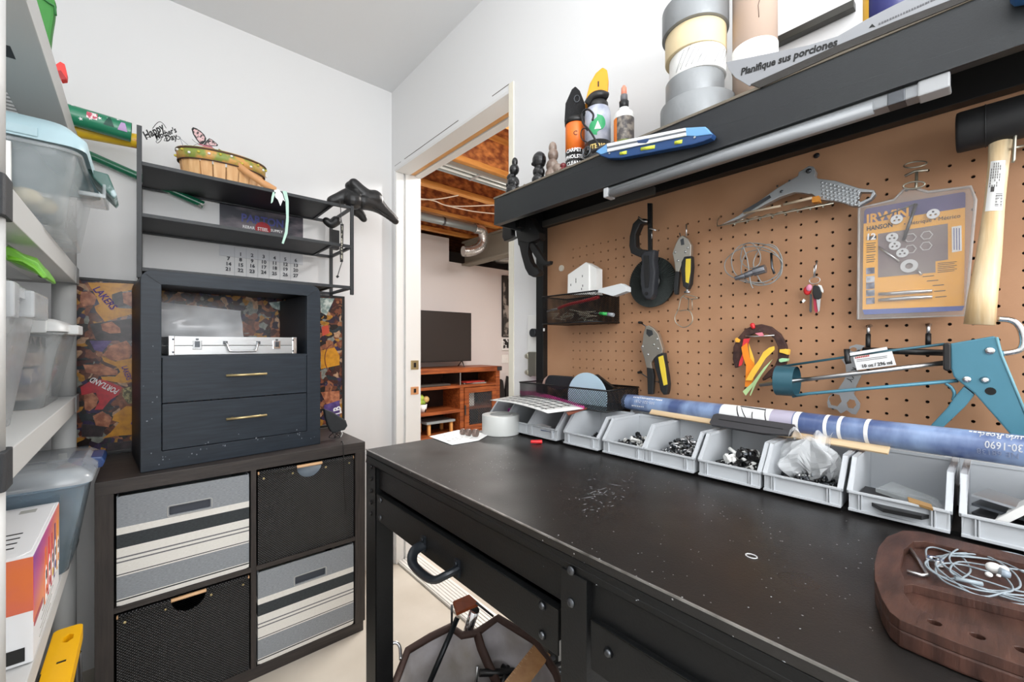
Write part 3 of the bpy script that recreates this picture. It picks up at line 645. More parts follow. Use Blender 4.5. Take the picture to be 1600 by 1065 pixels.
o = b.build('cable_ties', mat('khaki_bits', '#b9b09a', .5)); o['kind'] = 'stuff'; o.location = w2.o; o.rotation_euler.z = R90; tag(o, 'loose pale pencils and bits in the upper mesh basket', 'odds and ends')
# in the lower basket
G = (740, 560, 5.327)
w2 = Wall(880, 600, .93, G); t = wthing('leather_pouch', 'black leather pouch standing in the lower mesh basket', 'pouch', w2)
MB().prism(w2.pts([(585, 215), (600, 165), (635, 138), (800, 150), (840, 165), (820, 240), (700, 260)]), -.004, .016).build('body', mat('black_leather', '#23262a', .55, bump=(80, .3)), t, bevel=.002)
MB().prism(w2.pts([(580, 215), (598, 165), (632, 138), (606, 180), (598, 215)]), -.006, -.003).build('edge', mat('tan_edge', '#a58d80', .6), t)
w2 = Wall(960, 600, .94, G); t = wthing('black_case', 'black angular case corner rising behind the pale disc', 'case', w2)
MB().prism(w2.pts([(985, 165), (1015, 130), (1160, 240), (1100, 280), (1000, 240)]), 0, .012).build('body', M_blk, t, bevel=.0015)
w2 = Wall(917, 610, .895, G); t = wthing('sanding_disc', 'pale blue round disc standing in the lower mesh basket', 'disc', w2)
a = w2.at(940, 285); rr = abs(w2.at(1110, 285)[0] - a[0]); MB().cyl((a[0], 0, a[1] - .012), (a[0], .003, a[1] - .012), rr, n=40).build('disc', mat('pale_blue', '#b5cedd', .5), t)
# ================================================================ hanging on the pegboard
# flap disc and bar clamp
w2 = Wall(1015, 440, .945, A); t = wthing('flap_disc', 'round black flap sanding disc hanging behind the bar clamp', 'disc', w2)
c0 = w2.at(700, 560); R = .5 * (abs(w2.at(842, 560)[0] - w2.at(558, 560)[0])); b = MB()
b.cyl((c0[0], .012, c0[1]), (c0[0], .018, c0[1]), R * .98, n=48); b.build('backing', M_blk, t); b = MB()
for k in range(72):
    a0, a1 = k * math.tau / 72, (k + 1.5) * math.tau / 72; r0 = R * .42
    P = lambda r, a, y: (c0[0] + r * math.cos(a), y, c0[1] + r * math.sin(a))
    b.add([P(r0, a0, .004), P(R, a0, .006), P(R, a1, .012), P(r0, a1, .010), P(R, a0, .010), P(r0, a0, .010)], [(0, 1, 2, 3), (0, 5, 4, 1), (1, 4, 2)], False)
b.build('flap', mat('flap_cloth', '#2d3331', .8, bump=(300, .6)), t, recalc=False, kind='stuff')
MB().lathe([(R * .40, 0), (R * .42, .004), (R * .1, .006)], 24).at().build('hub', M_blk, t).location = (c0[0], .006, c0[1])
t.children[-1].rotation_euler.x = math.pi / 2
w2 = Wall(1015, 380, .925, A); t = wthing('bar_clamp', 'black one-hand bar clamp hanging over the flap disc', 'clamp', w2)
MB().prism(w2.pts([(685, 68), (712, 68), (712, 460), (690, 460)]), 0, .006).build('bar', M_black, t, bevel=.0008)
MB().prism(w2.pts([(640, 165), (605, 200), (585, 280), (582, 340), (592, 385), (650, 410), (690, 385), (690, 362), (650, 360), (625, 340), (622, 270), (650, 205), (692, 200), (692, 170)]), -.008, .012).build('jaw', M_blk, t, bevel=.003)
MB().prism(w2.pts([(655, 400), (680, 372), (745, 362), (738, 430), (748, 500), (735, 640), (718, 672), (690, 672), (665, 640), (652, 520), (664, 440)]), -.010, .012).build('handle', mat('grey_black_grip', '#2a2c31', .5), t, bevel=.004)
MB().prism(w2.pts([(682, 400), (708, 400), (716, 520), (705, 600), (688, 600), (680, 500)]), -.0125, -.009).build('grip_inlay', M_blk, t, bevel=.001)
q = w2.at(695, 635); MB().cyl((q[0], -.0125, q[1]), (q[0], -.009, q[1]), .004, n=12).build('hang_hole', mat('hole_black', '#050505', .8), t)
MB().tube(w2.p3([(630, 155), (660, 180), (685, 185)], -.012), .002, 6).tube(w2.p3([(700, 225), (742, 240)], -.010), .002, 6).tube(w2.p3([(713, 240), (714, 290)], -.006), .0014, 6).build('pin', M_steel, t, kind='stuff')
# locking pliers
def pliers(label, W, body, mouth, grip, inlay, lever, riv):
    t = wthing('locking_pliers', label, 'pliers', W, 'yellow gripped locking pliers')
    MB().prism(W.pts(body), -.006, .006).build('jaws', mat('nickel', '#b9b4ab', .3, .9), t, bevel=.0015)
    MB().prism(W.pts(mouth), -.0064, .003).build('mouth', M_dsteel, t)
    MB().prism(W.pts(grip), -.008, .008).build('grip', mat('grip_black', '#1b1d1f', .5), t, bevel=.0025)
    MB().prism(W.pts(inlay), -.0090, -.006).build('grip_inlay', mat('grip_yellow', '#e3c83e', .45), t, bevel=.0008)
    MB().prism(W.pts(lever), -.005, .005).build('lever', mat('grip_black', '#1b1d1f', .5), t, bevel=.002)
    for x, y in riv: a = W.at(x, y); MB().bolt((a[0], -.006, a[1]), .0028).build('rivet', M_steel, t)
    return t
w2 = Wall(1068, 420, .945, A)
t = pliers('smaller yellow gripped locking pliers with a wire stand hung beside the flap disc', w2,
    [(890, 285), (915, 272), (945, 292), (968, 335), (966, 400), (930, 425), (905, 460), (890, 500), (868, 495), (862, 440), (850, 385), (868, 330)], [(900, 300), (920, 290), (925, 330), (905, 335)],
    [(925, 405), (970, 400), (973, 470), (963, 575), (945, 612), (918, 590), (905, 500), (908, 440)], [(938, 420), (968, 418), (966, 500), (955, 572), (936, 565), (934, 480)],
    [(866, 495), (892, 500), (886, 560), (880, 640), (860, 642), (856, 600), (860, 540)], [(868, 378), (945, 350), (885, 430), (930, 375)])
MB().tube(w2.p3([(930, 200), (930, 275)], -.003), .0016, 6).tube(w2.p3([(888, 255), (895, 290), (920, 290)], -.003), .0016, 6).build('hook', M_steel, t, kind='stuff')
MB().tube(w2.p3([(935, 600), (935, 625)]), .003, 8).tube(w2.p3([(918, 625), (952, 625)]), .003, 8).build('adjusting_screw', M_steel, t, kind='stuff')
w3 = Wall(1068, 480, .95, A); t = wthing('wire_hanger', 'bent wire hook dangling with a round loop below the smaller pliers', 'hook', w3)
MB().tube(w3.p3([(900, 655), (930, 640), (1000, 662), (940, 668), (900, 655), (880, 730), (858, 780), (868, 820), (915, 845), (960, 820), (968, 780), (945, 740), (888, 742)], -.006), .0011, 6, curve=5).build('loop', M_zinc, t)
MB().tube(w3.p3([(945, 665), (942, 735), (968, 735), (965, 668)], -.008), .0011, 6).build('stem', M_zinc, t)
H = (860, 480, 8); w2 = Wall(1020, 560, .945, H)
t = pliers('larger yellow gripped locking pliers standing in front of the lower mesh basket', w2,
    [(1205, 240), (1240, 225), (1300, 260), (1360, 330), (1390, 420), (1420, 520), (1415, 570), (1350, 600), (1310, 640), (1275, 690), (1290, 765), (1215, 752), (1190, 640), (1145, 500), (1165, 450), (1180, 320)],
    [(1220, 270), (1290, 290), (1300, 340), (1250, 370), (1215, 330)],
    [(1310, 640), (1360, 590), (1435, 565), (1450, 680), (1480, 850), (1492, 960), (1484, 1040), (1470, 1090), (1430, 1090), (1392, 1030), (1370, 900), (1330, 760)], [(1370, 620), (1430, 598), (1460, 760), (1485, 960), (1438, 975), (1400, 800)],
    [(1215, 750), (1290, 768), (1306, 860), (1292, 1085), (1228, 1085), (1222, 900)], [(1350, 395), (1310, 465), (1360, 515), (1168, 490), (1235, 590)])
MB().tube(w2.p3([(1125, 190), (1215, 250)], 0) , .0015, 6).tube(w2.p3([(1120, 810), (1225, 885)], .01), .0014, 6).tube(w2.p3([(1300, 920), (1350, 935)], .0), .0012, 6).build('hook', M_dsteel, t, kind='stuff')
for (x, y) in ((1128, 190), (1120, 812)): a = w2.at(x, y, .02); MB().cyl((a[0], .012, a[1]), (a[0], .026, a[1]), .0032, n=8).build('hook_tip', M_blk, t)
# jab saw handle on a coiled rack
B = (1100, 230, 5.327); w2 = Wall(1240, 320, .935, B)
t = wthing('saw_handle', 'silver pistol-shaped cast saw handle lying on the coiled wire rack', 'saw', w2)
tri = w2.pts([(1310, 380), (1405, 382), (1385, 425), (1270, 478)])
MB().prism(w2.pts([(150, 650), (300, 572), (430, 480), (620, 345), (790, 245), (795, 215), (880, 163), (918, 168), (938, 210), (932, 252), (960, 268), (1100, 285), (1300, 348), (1420, 362), (1434, 395), (1395, 440), (1300, 492), (1240, 497), (1160, 468), (1070, 452), (965, 440), (905, 392), (880, 395), (830, 385), (760, 380), (700, 400), (640, 420), (520, 480), (400, 545), (300, 600)]), -.007, .007, holes=[tri]).build('body', mat('cast_aluminium', '#a9adb0', .38, .7), t, bevel=.002)
b = MB()
for r in range(5):
    for k in range(10):
        a = w2.at(990 + k * 33 + r * 2, 300 + r * 30 + k * 8); b.ball((a[0], -.007, a[1]), .0024, 8, (1, .6, 1))
b.build('knurling', mat('cast_aluminium', '#a9adb0', .38, .7), t, kind='stuff')
MB().prism(w2.pts([(330, 540), (560, 405), (570, 425), (360, 560)]), -.0085, -.006).build('slot', M_dsteel, t); 
for x, y, r in ((655, 375, .0032), (880, 205, .005), (720, 285, .002), (620, 330, .002)): a = w2.at(x, y); MB().bolt((a[0], -.0065, a[1]), r).build('screw', M_dsteel, t)
w2 = Wall(1210, 340, .92, B); t = wthing('coil_rack', 'coiled wire tool rack sloping under the silver saw handle', 'rack', w2)
MB().tube(w2.p3([(130, 580, .045), (112, 610, .03), (112, 655, 0), (260, 630, 0), (640, 550, 0), (1080, 465, 0)]), .0013, 6).build('rail', M_zinc, t)
P = []
for k in range(64):
    u = k / 63; a = u * 8 * math.tau; x = 200 + u * 840; y = 640 - u * 168
    c = w2.at(x + 22 * math.sin(a), y - 28 * math.cos(a) - 14); P.append((c[0], .012 + .012 * math.cos(a), c[1]))
MB().tube(P, .0012, 6, curve=3).build('coil', M_zinc, t)
MB().cyl(*w2.p3([(330, 550), (640, 487)], -.004), .0022, n=8).cyl(*w2.p3([(660, 478), (900, 420)], -.004), .0026, n=8).build('pencil', mat('beige_rod', '#b6a48c', .4), t, label='pale beige rod laid in the coil', kind='stuff')
MB().prism(w2.pts([(900, 420), (960, 405), (965, 455), (905, 462)]), -.004, .01).build('blade', mat('orange_tip', '#c98227', .5), t, label='orange tip')
# cable coil with camera plug
w2 = Wall(1180, 410, .94, A); t = wthing('coiled_cable', 'coil of thin grey cable with a silver barrel plug', 'cable', w2); b = MB()
rs = random.Random(11)
for (cx_, cy_, rx, ry, ph) in ((1350, 455, 175, 118, 0), (1370, 440, 165, 125, .6), (1400, 470, 130, 110, 1.2), (1330, 400, 60, 80, 2), (1440, 450, 85, 120, .5)):
    b.tube(w2.p3([(cx_ + rx * math.cos(a) + rs.uniform(-8, 8), cy_ + ry * math.sin(a) + rs.uniform(-8, 8), rs.uniform(-.008, .004)) for a in [ph + k * math.tau / 9 for k in range(9)]]), .00115, 6, closed=True, curve=4)
b.build('cable', mat('grey_cable', '#8d8f8d', .4), t)
MB().tube(w2.p3([(1285, 345), (1310, 420), (1330, 560), (1345, 600)], -.008), .0013, 6, curve=4).build('tie', mat('grey_cable', '#8d8f8d', .4), t)
pa, pb, pc, pd = w2.p3([(1235, 540), (1300, 520), (1350, 500), (1425, 478)], -.008)
MB().cyl(pa, pb, .0045, .0055, 14).cyl(pb, pc, .0065, n=14).cyl(pc, pd, .0088, n=16).build('plug', mat('plug_metal', '#8f9299', .25, .8), t, bevel=.0008)
MB().tube(w2.p3([(1460, 380), (1465, 470), (1480, 510)], -.008), .0022, 8).build('connector', M_dsteel, t)
# keys
K = (1240, 380, 7.61); w2 = Wall(1272, 440, .955, K)
t = wthing('key_bunch', 'bunch of keys with red and black heads on a snap hook', 'keys', w2)
MB().tube(w2.p3([(275, 210), (262, 300), (245, 400)]), .0014, 6).tube(w2.p3([(248, 260), (240, 330), (240, 400)]), .001, 6).build('snap_hook', M_steel, t, kind='stuff')
q = w2.at(250, 440); MB().tube([(q[0] + .0085 * math.cos(a), 0, q[1] + .0065 * math.sin(a)) for a in [k * math.tau / 16 for k in range(16)]], .0008, 6, closed=True).build('ring', M_steel, t)
for (pts, mm, y, nm) in (([(190, 600), (215, 610), (212, 810), (195, 825), (182, 800)], M_dsteel, .002, 'key_blade'), ([(225, 600), (260, 620), (290, 800), (265, 830), (245, 790)], mat('pink_red', '#b8324b', .4), 0, 'key_blade'), ([(270, 650), (325, 660), (312, 800), (295, 820), (285, 760)], M_steel, -.002, 'key_blade')):
    MB().prism(w2.pts(pts), y, y + .0016).build(nm, mm, t, bevel=.0003)
q = w2.at(165, 560); MB().ball((q[0], 0, q[1]), .0085, 12, (.8, .35, 1.05)).build('key_head', M_red, t, label='red key head')
q = w2.at(190, 530); MB().ball((q[0], -.003, q[1]), .006, 12, (.9, .35, 1.1)).build('key_head', mat('pink_plastic', '#d98aa6', .4), t, label='pink key head')
MB().prism(w2.pts([(240, 510), (265, 495), (315, 515), (345, 600), (338, 650), (300, 670), (250, 660), (230, 590)]), -.006, -.002).build('key_head', M_blk, t, bevel=.0015, label='black car key head')
MB().prism(w2.pts([(290, 490), (330, 500), (356, 560), (350, 590), (320, 560)]), -.001, .001).build('tag', M_white, t); MB().prism(w2.pts([(105, 690), (125, 660), (150, 680), (120, 710)]), -.004, -.002).build('tag', M_white, t)
# blister pack of taps and dies
Cc = (1300, 230, 5.327); X = .948; w2 = Wall(1430, 410, X, Cc)
t = wthing('tap_and_die_pack', 'orange and blue blister pack of taps and dies hanging on a double wire hook', 'blister pack', w2)
dD = 150 * 5.327 / 5.327
def cD(l): return [(x, y + 799) for x, y in l]       # crop (1300,380) expressed in crop (1300,230)
shell = [(225, 505), (515, 437), (600, 350), (700, 345), (800, 372), (1155, 328), (1195, 440)] + cD([(1110, 600), (215, 632)])
sh = MB().prism(w2.pts(shell), -.009, .004).build('shell', clear('blister_plastic', '#c9c6c4', .22, .12), t, bevel=.003)
MB().tube(w2.p3(shell, -.003), .0022, 6, closed=True).build('shell_edge', clear('blister_edge', '#c8c4c0', .6, .15), t)
M_or = mat('card_orange', '#efab2e', .5); M_bl = mat('card_blue', '#34396f', .45, var=('#5a3f7a', 4, .4, .6))
cardo = w2.pts([(265, 635), (1108, 500)] + cD([(1100, 522), (255, 552)])); MB().prism(cardo, -.0015, -.0005).build('card', M_or, t)
MB().prism(w2.pts([(272, 530), (290, 512), (1095, 373), (1112, 385), (1110, 502), (265, 637)]), -.0018, -.0005).build('card_band', M_bl, t)
MB().prism(w2.pts(cD([(255, 552), (1102, 520), (1085, 560), (270, 593)])), -.0018, -.0005).build('card_band', mat('card_blue2', '#3d57a5', .45), t)
MB().prism(w2.pts([(385, 722), (965, 636), (967, 935), (862, 950)] + cD([(862, 243), (385, 285)])), -.0022, -.0005).build('card_photo', mat('card_photo_brown', '#6d5a60', .45, var=('#8c8078', 9, .35, .65)), t)
wtext(w2, t, 'IRWIN', (292, 605), (640, 545), mat('logo_orange', '#f1a92e', .5), -.0028, 1.15, bold=.03)
wtext(w2, t, 'HANSON', (292, 682), (505, 648), M_ink, -.0022, 1.35, bold=.02)
wtext(w2, t, '• Métrique • Métrico', (600, 642), (1070, 572), M_ink, -.0022, 1.1)
wtext(w2, t, '12', (298, 752), (368, 745), M_inkw, -.0034, 1.1, bold=.03)
MB().prism(w2.pts([(293, 745), (372, 735), (372, 765), (293, 775)]), -.0030, -.0005).build('count_box', M_ink, t)
for (y0, n_, x0, x1) in ((800, 3, 288, 365), (835, 3, 288, 365), (900, 4, 288, 360)):
    b = MB()
    for k in range(n_): b.prism(w2.pts([(x0, y0 + k * 18), (x1 - 8 * (k % 2), y0 + k * 18 - 8), (x1 - 8 * (k % 2), y0 + k * 18 - 2), (x0, y0 + k * 18 + 6)]), -.0020, -.0005)
    b.build('fine_print', M_ink, t, kind='stuff')
b = MB()
for k in range(6): b.prism(w2.pts([(880, 965 + k * 15), (1040 - 20 * (k % 2), 950 + k * 15), (1040 - 20 * (k % 2), 954 + k * 15), (880, 970 + k * 15)]), -.0020, -.0005)
for k, (x, y) in enumerate(((755, 275), (790, 312), (838, 350), (850, 398), (860, 446))): b.prism(w2.pts(cD([(x, y), (x + 95, y - 8), (x + 95, y - 2), (x, y + 6)])), -.0020, -.0005)
b.build('fine_print', M_ink, t, kind='stuff')
for k, y in enumerate((1005, 1075, 1130, 1190, 1255)): MB().prism(w2.pts([(286, y), (356, y - 6), (356, y + 46), (286, y + 52)]), -.0021, -.0005).build('small_photo', mat('small_photo%d' % (k % 2), ('#2d3450', '#c9ced6')[k % 2], .4, var=(('#8f95ac', '#4a5a72')[k % 2], 60, .4, .6)), t)
lb = MB().prism(w2.pts([(997, 665), (1078, 652), (1082, 862), (1000, 876)]), -.0026, -.0005).build('price_label', M_paper, t); b = MB()
for k in range(3): b.prism(w2.pts([(1012 + 22 * k, 675), (1020 + 22 * k, 674), (1022 + 22 * k, 855), (1014 + 22 * k, 856)]), -.003, -.002)
b.build('fine_print', mat('blue_print', '#6a6f9c', .5), lb, kind='stuff')
for (x, y, r) in ((543, 605, 52), (845, 560, 56), (505, 755, 52), (527, 822, 50), (590, 882, 52)):
    c = w2.at(x, y); rr = abs(w2.at(x + r, y)[0] - c[0]); lobes = [[(c[0] + rr * .42 * math.cos(a) + rr * .2 * math.cos(b_), c[1] + rr * .42 * math.sin(a) + rr * .2 * math.sin(b_)) for b_ in [j * math.tau / 8 for j in range(8)]] for a in (1.57, 3.67, 5.76)]
    MB().prism(circ(c[0], c[1], rr, 24), -.0065, -.002, holes=lobes).build('die', M_steel, t, bevel=.0003)
for (x, y) in ((655, 755), (790, 735), (655, 850), (785, 825)):
    c = w2.at(x, y); rr = abs(w2.at(x + 55, y)[0] - c[0]); MB().prism(circ(c[0], c[1], rr, 6), -.0040, -.002, holes=[circ(c[0], c[1], rr * .8, 6)]).build('hex_recess', clear('blister_edge2', '#d8d4d0', .75, .1), t)
c = w2.at(645, 990); rr = abs(w2.at(720, 990)[0] - c[0]); MB().prism(circ(c[0], c[1], rr, 24), -.0055, -.0025, holes=[circ(c[0], c[1], rr * .45, 16)]).build('die_stock', M_steel, t, bevel=.0004)
MB().tube(w2.p3([(390, 830), (560, 950)], -.004), .0018, 8).tube(w2.p3([(712, 1020), (745, 1062)], -.004), .0018, 8).build('stock_handle', M_steel, t, kind='stuff')
MB().tube(w2.p3([(595, 775), (700, 470)], -.006), .0023, 8).build('tap', M_dsteel, t); MB().tube(w2.p3([(700, 468), (380, 590)], -.005), .0012, 8).build('tap', M_dsteel, t)
for y in (1215, 1264): MB().tube(w2.p3([(388, y + 6), (520, y), (640, y - 10), (835, y - 22)], -.004), lambda u: .0032 if abs(u - .5) < .2 else .0026, 10).build('tap', M_steel, t)
w3 = Wall(1430, 280, .945, Cc); t = wthing('double_hook', 'zinc double loop wire hook carrying the orange blister pack', 'hook', w3)
MB().tube([(w3.at(700 + 95 * math.cos(a), 160 - 30 * math.sin(a))[0], -.01 + .006 * math.sin(a), w3.at(690 + 95 * math.cos(a), 160 - 32 * math.sin(a) - 12 * math.cos(a))[1]) for a in [k * math.tau / 20 for k in range(20)]], .0012, 6, closed=True).build('loop', M_zinc, t)
MB().tube([(w3.at(690 + 90 * math.cos(a), 330 - 30 * math.sin(a))[0], -.012, w3.at(690 + 90 * math.cos(a), 330 - 28 * math.sin(a) - 10 * math.cos(a))[1]) for a in [k * math.tau / 20 for k in range(20)]], .0012, 6, closed=True).build('loop', M_zinc, t)
MB().tube(w3.p3([(605, 240), (690, 200), (800, 190)], .0), .0022, 8).tube(w3.p3([(705, 205), (700, 330), (690, 355)], -.004), .0020, 8).build('stem', M_zinc, t, kind='stuff')
# mallet
w2 = Wall(1545, 200, .905); t = wthing('rubber_mallet', 'black rubber mallet with a pale wooden handle hung head up at the right', 'mallet', w2)
z_h = w2.at(1540, 197)[1]
MB().cyl((w2.at(1494, 197)[0], 0, z_h), (w2.at(1494, 197)[0] + .135, 0, z_h), .0285, n=32).build('head', M_rubber, t, bevel=.004)
x0 = w2.at(1539, 197)[0]; MB().cyl((x0, 0, z_h), (x0 + .0012, 0, z_h), .0295, n=32).build('head_band', M_rubber, t)
hp = [((1544, 222), (1583, 214)), ((1543, 260), (1577, 258)), ((1537, 320), (1571, 316)), ((1524, 400), (1566, 398)), ((1512, 460), (1560, 460)), ((1505, 506), (1556, 508))]
vs = []; fs = []; n = 20
for (l_, r_) in hp:
    a, c = w2.at(*l_), w2.at(*r_); cx_, cz_, rr = (a[0] + c[0]) / 2, (a[1] + c[1]) / 2, (c[0] - a[0]) / 2
    for k in range(n): th_ = k * math.tau / n; vs.append((cx_ + rr * math.cos(th_), rr * .72 * math.sin(th_), cz_ + (c[1] - a[1]) / 2 * math.cos(th_)))
for j in range(len(hp) - 1):
    for k in range(n): fs.append((j * n + k, j * n + (k + 1) % n, (j + 1) * n + (k + 1) % n, (j + 1) * n + k))
b = MB(); b.add(vs, fs, True); b.add(vs, [tuple(range(n)), tuple(range((len(hp) - 1) * n, len(hp) * n))], False)
hd = b.build('handle', wood('ash_wood', '#d9b887', '#efdcb8', (14, 14, 1.5), 5, .45), t)
lab = []
def surf(px, py):
    a = w2.at(px, py)
    for (l1, r1), (l2, r2) in zip(hp, hp[1:]):
        A_, B_, C_, D_ = w2.at(*l1), w2.at(*r1), w2.at(*l2), w2.at(*r2)
        if C_[1] <= a[1] <= A_[1] + .003 or (l2, r2) == hp[-1]:
            u = (A_[1] - a[1]) / (A_[1] - C_[1]); cx_ = ((A_[0] + B_[0]) * (1 - u) + (C_[0] + D_[0]) * u) / 2; rr = ((B_[0] - A_[0]) * (1 - u) + (D_[0] - C_[0]) * u) / 2
            q = max(-1, min(1, (a[0] - cx_) / rr)); return (a[0], -rr * .72 * math.sqrt(max(0, 1 - q * q)) - .0006, a[1])
def bil(u, v): 
    T = ((1 - v) * 1548 + v * 1539, (1 - v) * 254 + v * 331.5); Q = ((1 - v) * 1571.5 + v * 1566, (1 - v) * 252 + v * 330)
    return surf(T[0] + (Q[0] - T[0]) * u, T[1] + (Q[1] - T[1]) * u)
lbl = MB().grid(bil, 6, 8).build('label', M_paper, t, recalc=False)
b = MB(); rs = random.Random(2)
for k in range(5):
    for j in range(9):
        u0 = .1 + k * .14; v0 = .04 + j * .055
        if rs.random() < .85: b.add([Vector(bil(u, v)) + Vector((0, -.0004, 0)) for u, v in ((u0, v0), (u0 + .05, v0), (u0 + .05, v0 + .045), (u0, v0 + .045))], [(0, 1, 2, 3)], False)
for j in range(9): 
    v0 = .66 + j * .03; b.add([Vector(bil(u, v)) + Vector((0, -.0004, 0)) for u, v in ((.55, v0), (.95, v0), (.95, v0 + .012 + .008 * (j % 2)), (.55, v0 + .012 + .008 * (j % 2)))], [(0, 1, 2, 3)], False)
b.add([Vector(bil(u, v)) + Vector((0, -.0004, 0)) for u, v in ((.2, .52), (.42, .52), (.42, .62), (.2, .62))], [(0, 1, 2, 3)], False)
b.build('fine_print', mat('faded_ink', '#4d4a48', .6), lbl, recalc=False, kind='stuff')
w3 = Wall(1590, 220, .93); t = wthing('mallet_hook', 'zinc wire hook holding the rubber mallet', 'hook', w3)
MB().tube(w3.p3([(1590, 190, -.03), (1586, 215, -.034), (1584, 250, -.034), (1582, 254, -.034)]), .0018, 8).tube(w3.p3([(1584, 231, -.032), (1604, 227, .0), (1612, 228, .04)]), .0018, 8).build('wire', M_zinc, t, kind='stuff')
# horseshoe with ribbons
E_ = (1100, 480, 5.327); w2 = Wall(1190, 550, .952, E_); t = wthing('horseshoe', 'rusty brown horseshoe hung on the pegboard with coloured ribbons tied to it', 'horseshoe', w2)
hs_ = [(265, 505), (245, 430), (250, 330), (285, 255), (350, 180), (420, 150), (480, 140), (560, 160), (640, 220), (690, 310), (703, 400), (685, 470), (640, 525), (590, 560), (495, 610), (490, 590), (540, 530), (595, 480), (620, 420), (622, 330), (590, 262), (540, 222), (460, 205), (385, 235), (340, 300), (322, 380), (310, 450), (290, 495)]
MB().prism(w2.pts(hs_), -.005, .005).build('shoe', mat('rusty_iron', '#3d2a27', .7, .3, var=('#5d4038', 60, .4, .7), bump=(150, .6)), t, bevel=.0015)
for nm, c, l, y in (('ribbon', '#d8333c', [(345, 262), (398, 258), (355, 390), (332, 478), (303, 490), (310, 450), (342, 365), (330, 335)], -.010), ('ribbon', '#f08a1d', [(330, 330), (378, 295), (400, 420), (440, 470), (432, 600), (396, 662), (360, 655), (366, 560), (370, 480), (345, 410)], -.013), ('ribbon', '#f7c348', [(385, 300), (432, 430), (436, 500), (402, 478)], -.009), ('ribbon', '#f8c544', [(610, 322), (612, 352), (540, 420), (470, 530), (422, 605), (372, 602), (420, 520), (480, 440), (520, 370), (570, 333)], -.017), ('ribbon', '#bfe0a0', [(590, 432), (500, 560), (460, 625), (410, 730), (403, 725), (432, 650), (370, 730), (345, 695), (430, 618), (520, 500)], -.015)):
    o = MB().prism(w2.pts(l), y, y + .0008).build(nm, mat('ribbon_' + c[1:], c, .45, bump=(90, .5)), t)
for c, l in (('#f3b13c', [(270, 262), (285, 252), (312, 270), (305, 292), (275, 290)]), ('#f8c544', [(640, 350), (690, 345), (715, 352), (708, 395), (665, 380), (638, 375)]), ('#a9dba8', [(635, 430), (660, 422), (706, 425), (700, 448), (650, 458), (636, 450)])): MB().prism(w2.pts(l), -.009, .006).build('knot', mat('ribbon_' + c[1:], c, .45), t, bevel=.001)
q = w2.at(415, 150); blob([((q[0], -.008, q[1]), .0055, (.9, .8, 1)), ((q[0] + .002, -.009, q[1] - .004), .004, (1, 1, 1))], 'red_knot', M_red, t, .0012)
MB().prism(w2.pts([(440, 215), (500, 208), (515, 238), (480, 240)]), -.011, -.0095).build('knot', mat('pink_ribbon', '#e0808f', .5), t)
MB().tube(w2.p3([(345, 237), (420, 242), (585, 232)], -.009), .0014, 6).build('hook', M_steel, t)
# double ended wrench
w2 = Wall(1330, 600, .95, E_); t = wthing('multi_wrench', 'grey multi-hole wrench tool hanging behind the caulk gun rods', 'wrench', w2)
o1 = [(1215, 325), (1270, 308), (1345, 320), (1290, 365), (1262, 420), (1262, 470), (1290, 550), (1310, 570), (1270, 650), (1248, 720), (1300, 800), (1297, 840), (1265, 892), (1230, 885), (1190, 855), (1140, 882), (1110, 850), (1035, 832), (1027, 790), (1040, 740), (1110, 692), (1165, 610), (1185, 560), (1180, 480), (1145, 430), (1165, 415), (1200, 400)]
def hx(x, y, r, n=6, k=1): return w2.pts([(x + r * math.cos(a), y + r * k * math.sin(a)) for a in [i * math.tau / n + .2 for i in range(n)]])
MB().prism(w2.pts(o1), -.002, .002, holes=[hx(1093, 770, 56), hx(1228, 803, 42), hx(1245, 350, 30, 12, .6)]).build('body', mat('wrench_grey', '#9a9da0', .4, .6), t, bevel=.0006)
wtext(w2, t, 'K-XY', (1262, 505), (1205, 615), M_ink, -.0024, 1.1)
# coated hooks
def pix_hook(px, y0, y1, y2, lab):
    w = Wall(px, y0, .955); t = wthing('coated_hook', lab, 'hook', w, 'black sleeved pegboard hooks'); a, c, e = w.at(px, y0)[1], w.at(px, y1)[1], w.at(px, y2)[1]
    MB().tube([(0, .017, a + .002), (0, .0, a), (0, -.004, a - .004), (0, -.005, c)], .0028, 8).build('wire', M_steel, t); MB().tube([(0, -.005, c), (0, -.007, e)], .0036, 10).build('sleeve', M_blk, t); return t
pix_hook(1357.5, 510, 522, 546, 'black sleeved hook above the caulk gun label, left one'); pix_hook(1451, 508, 521, 540, 'black sleeved hook near the mallet handle, right one')
w2 = Wall(1400, 548, .94); t = wthing('black_bar_tool', 'black rod lying level across the two sleeved hooks', 'tool', w2)
MB().cyl(*w2.p3([(1348, 547), (1478, 551)]), .0052, n=12).build('rod', M_blk, t); MB().tube(w2.p3([(1323, 545, -.03), (1324, 562, -.03), (1326, 568, -.03)]), .0042, 10).tube(w2.p3([(1324, 558, -.03), (1342, 548, -.002)]), .0022, 6).build('hooked_end', M_blk, t, kind='stuff')
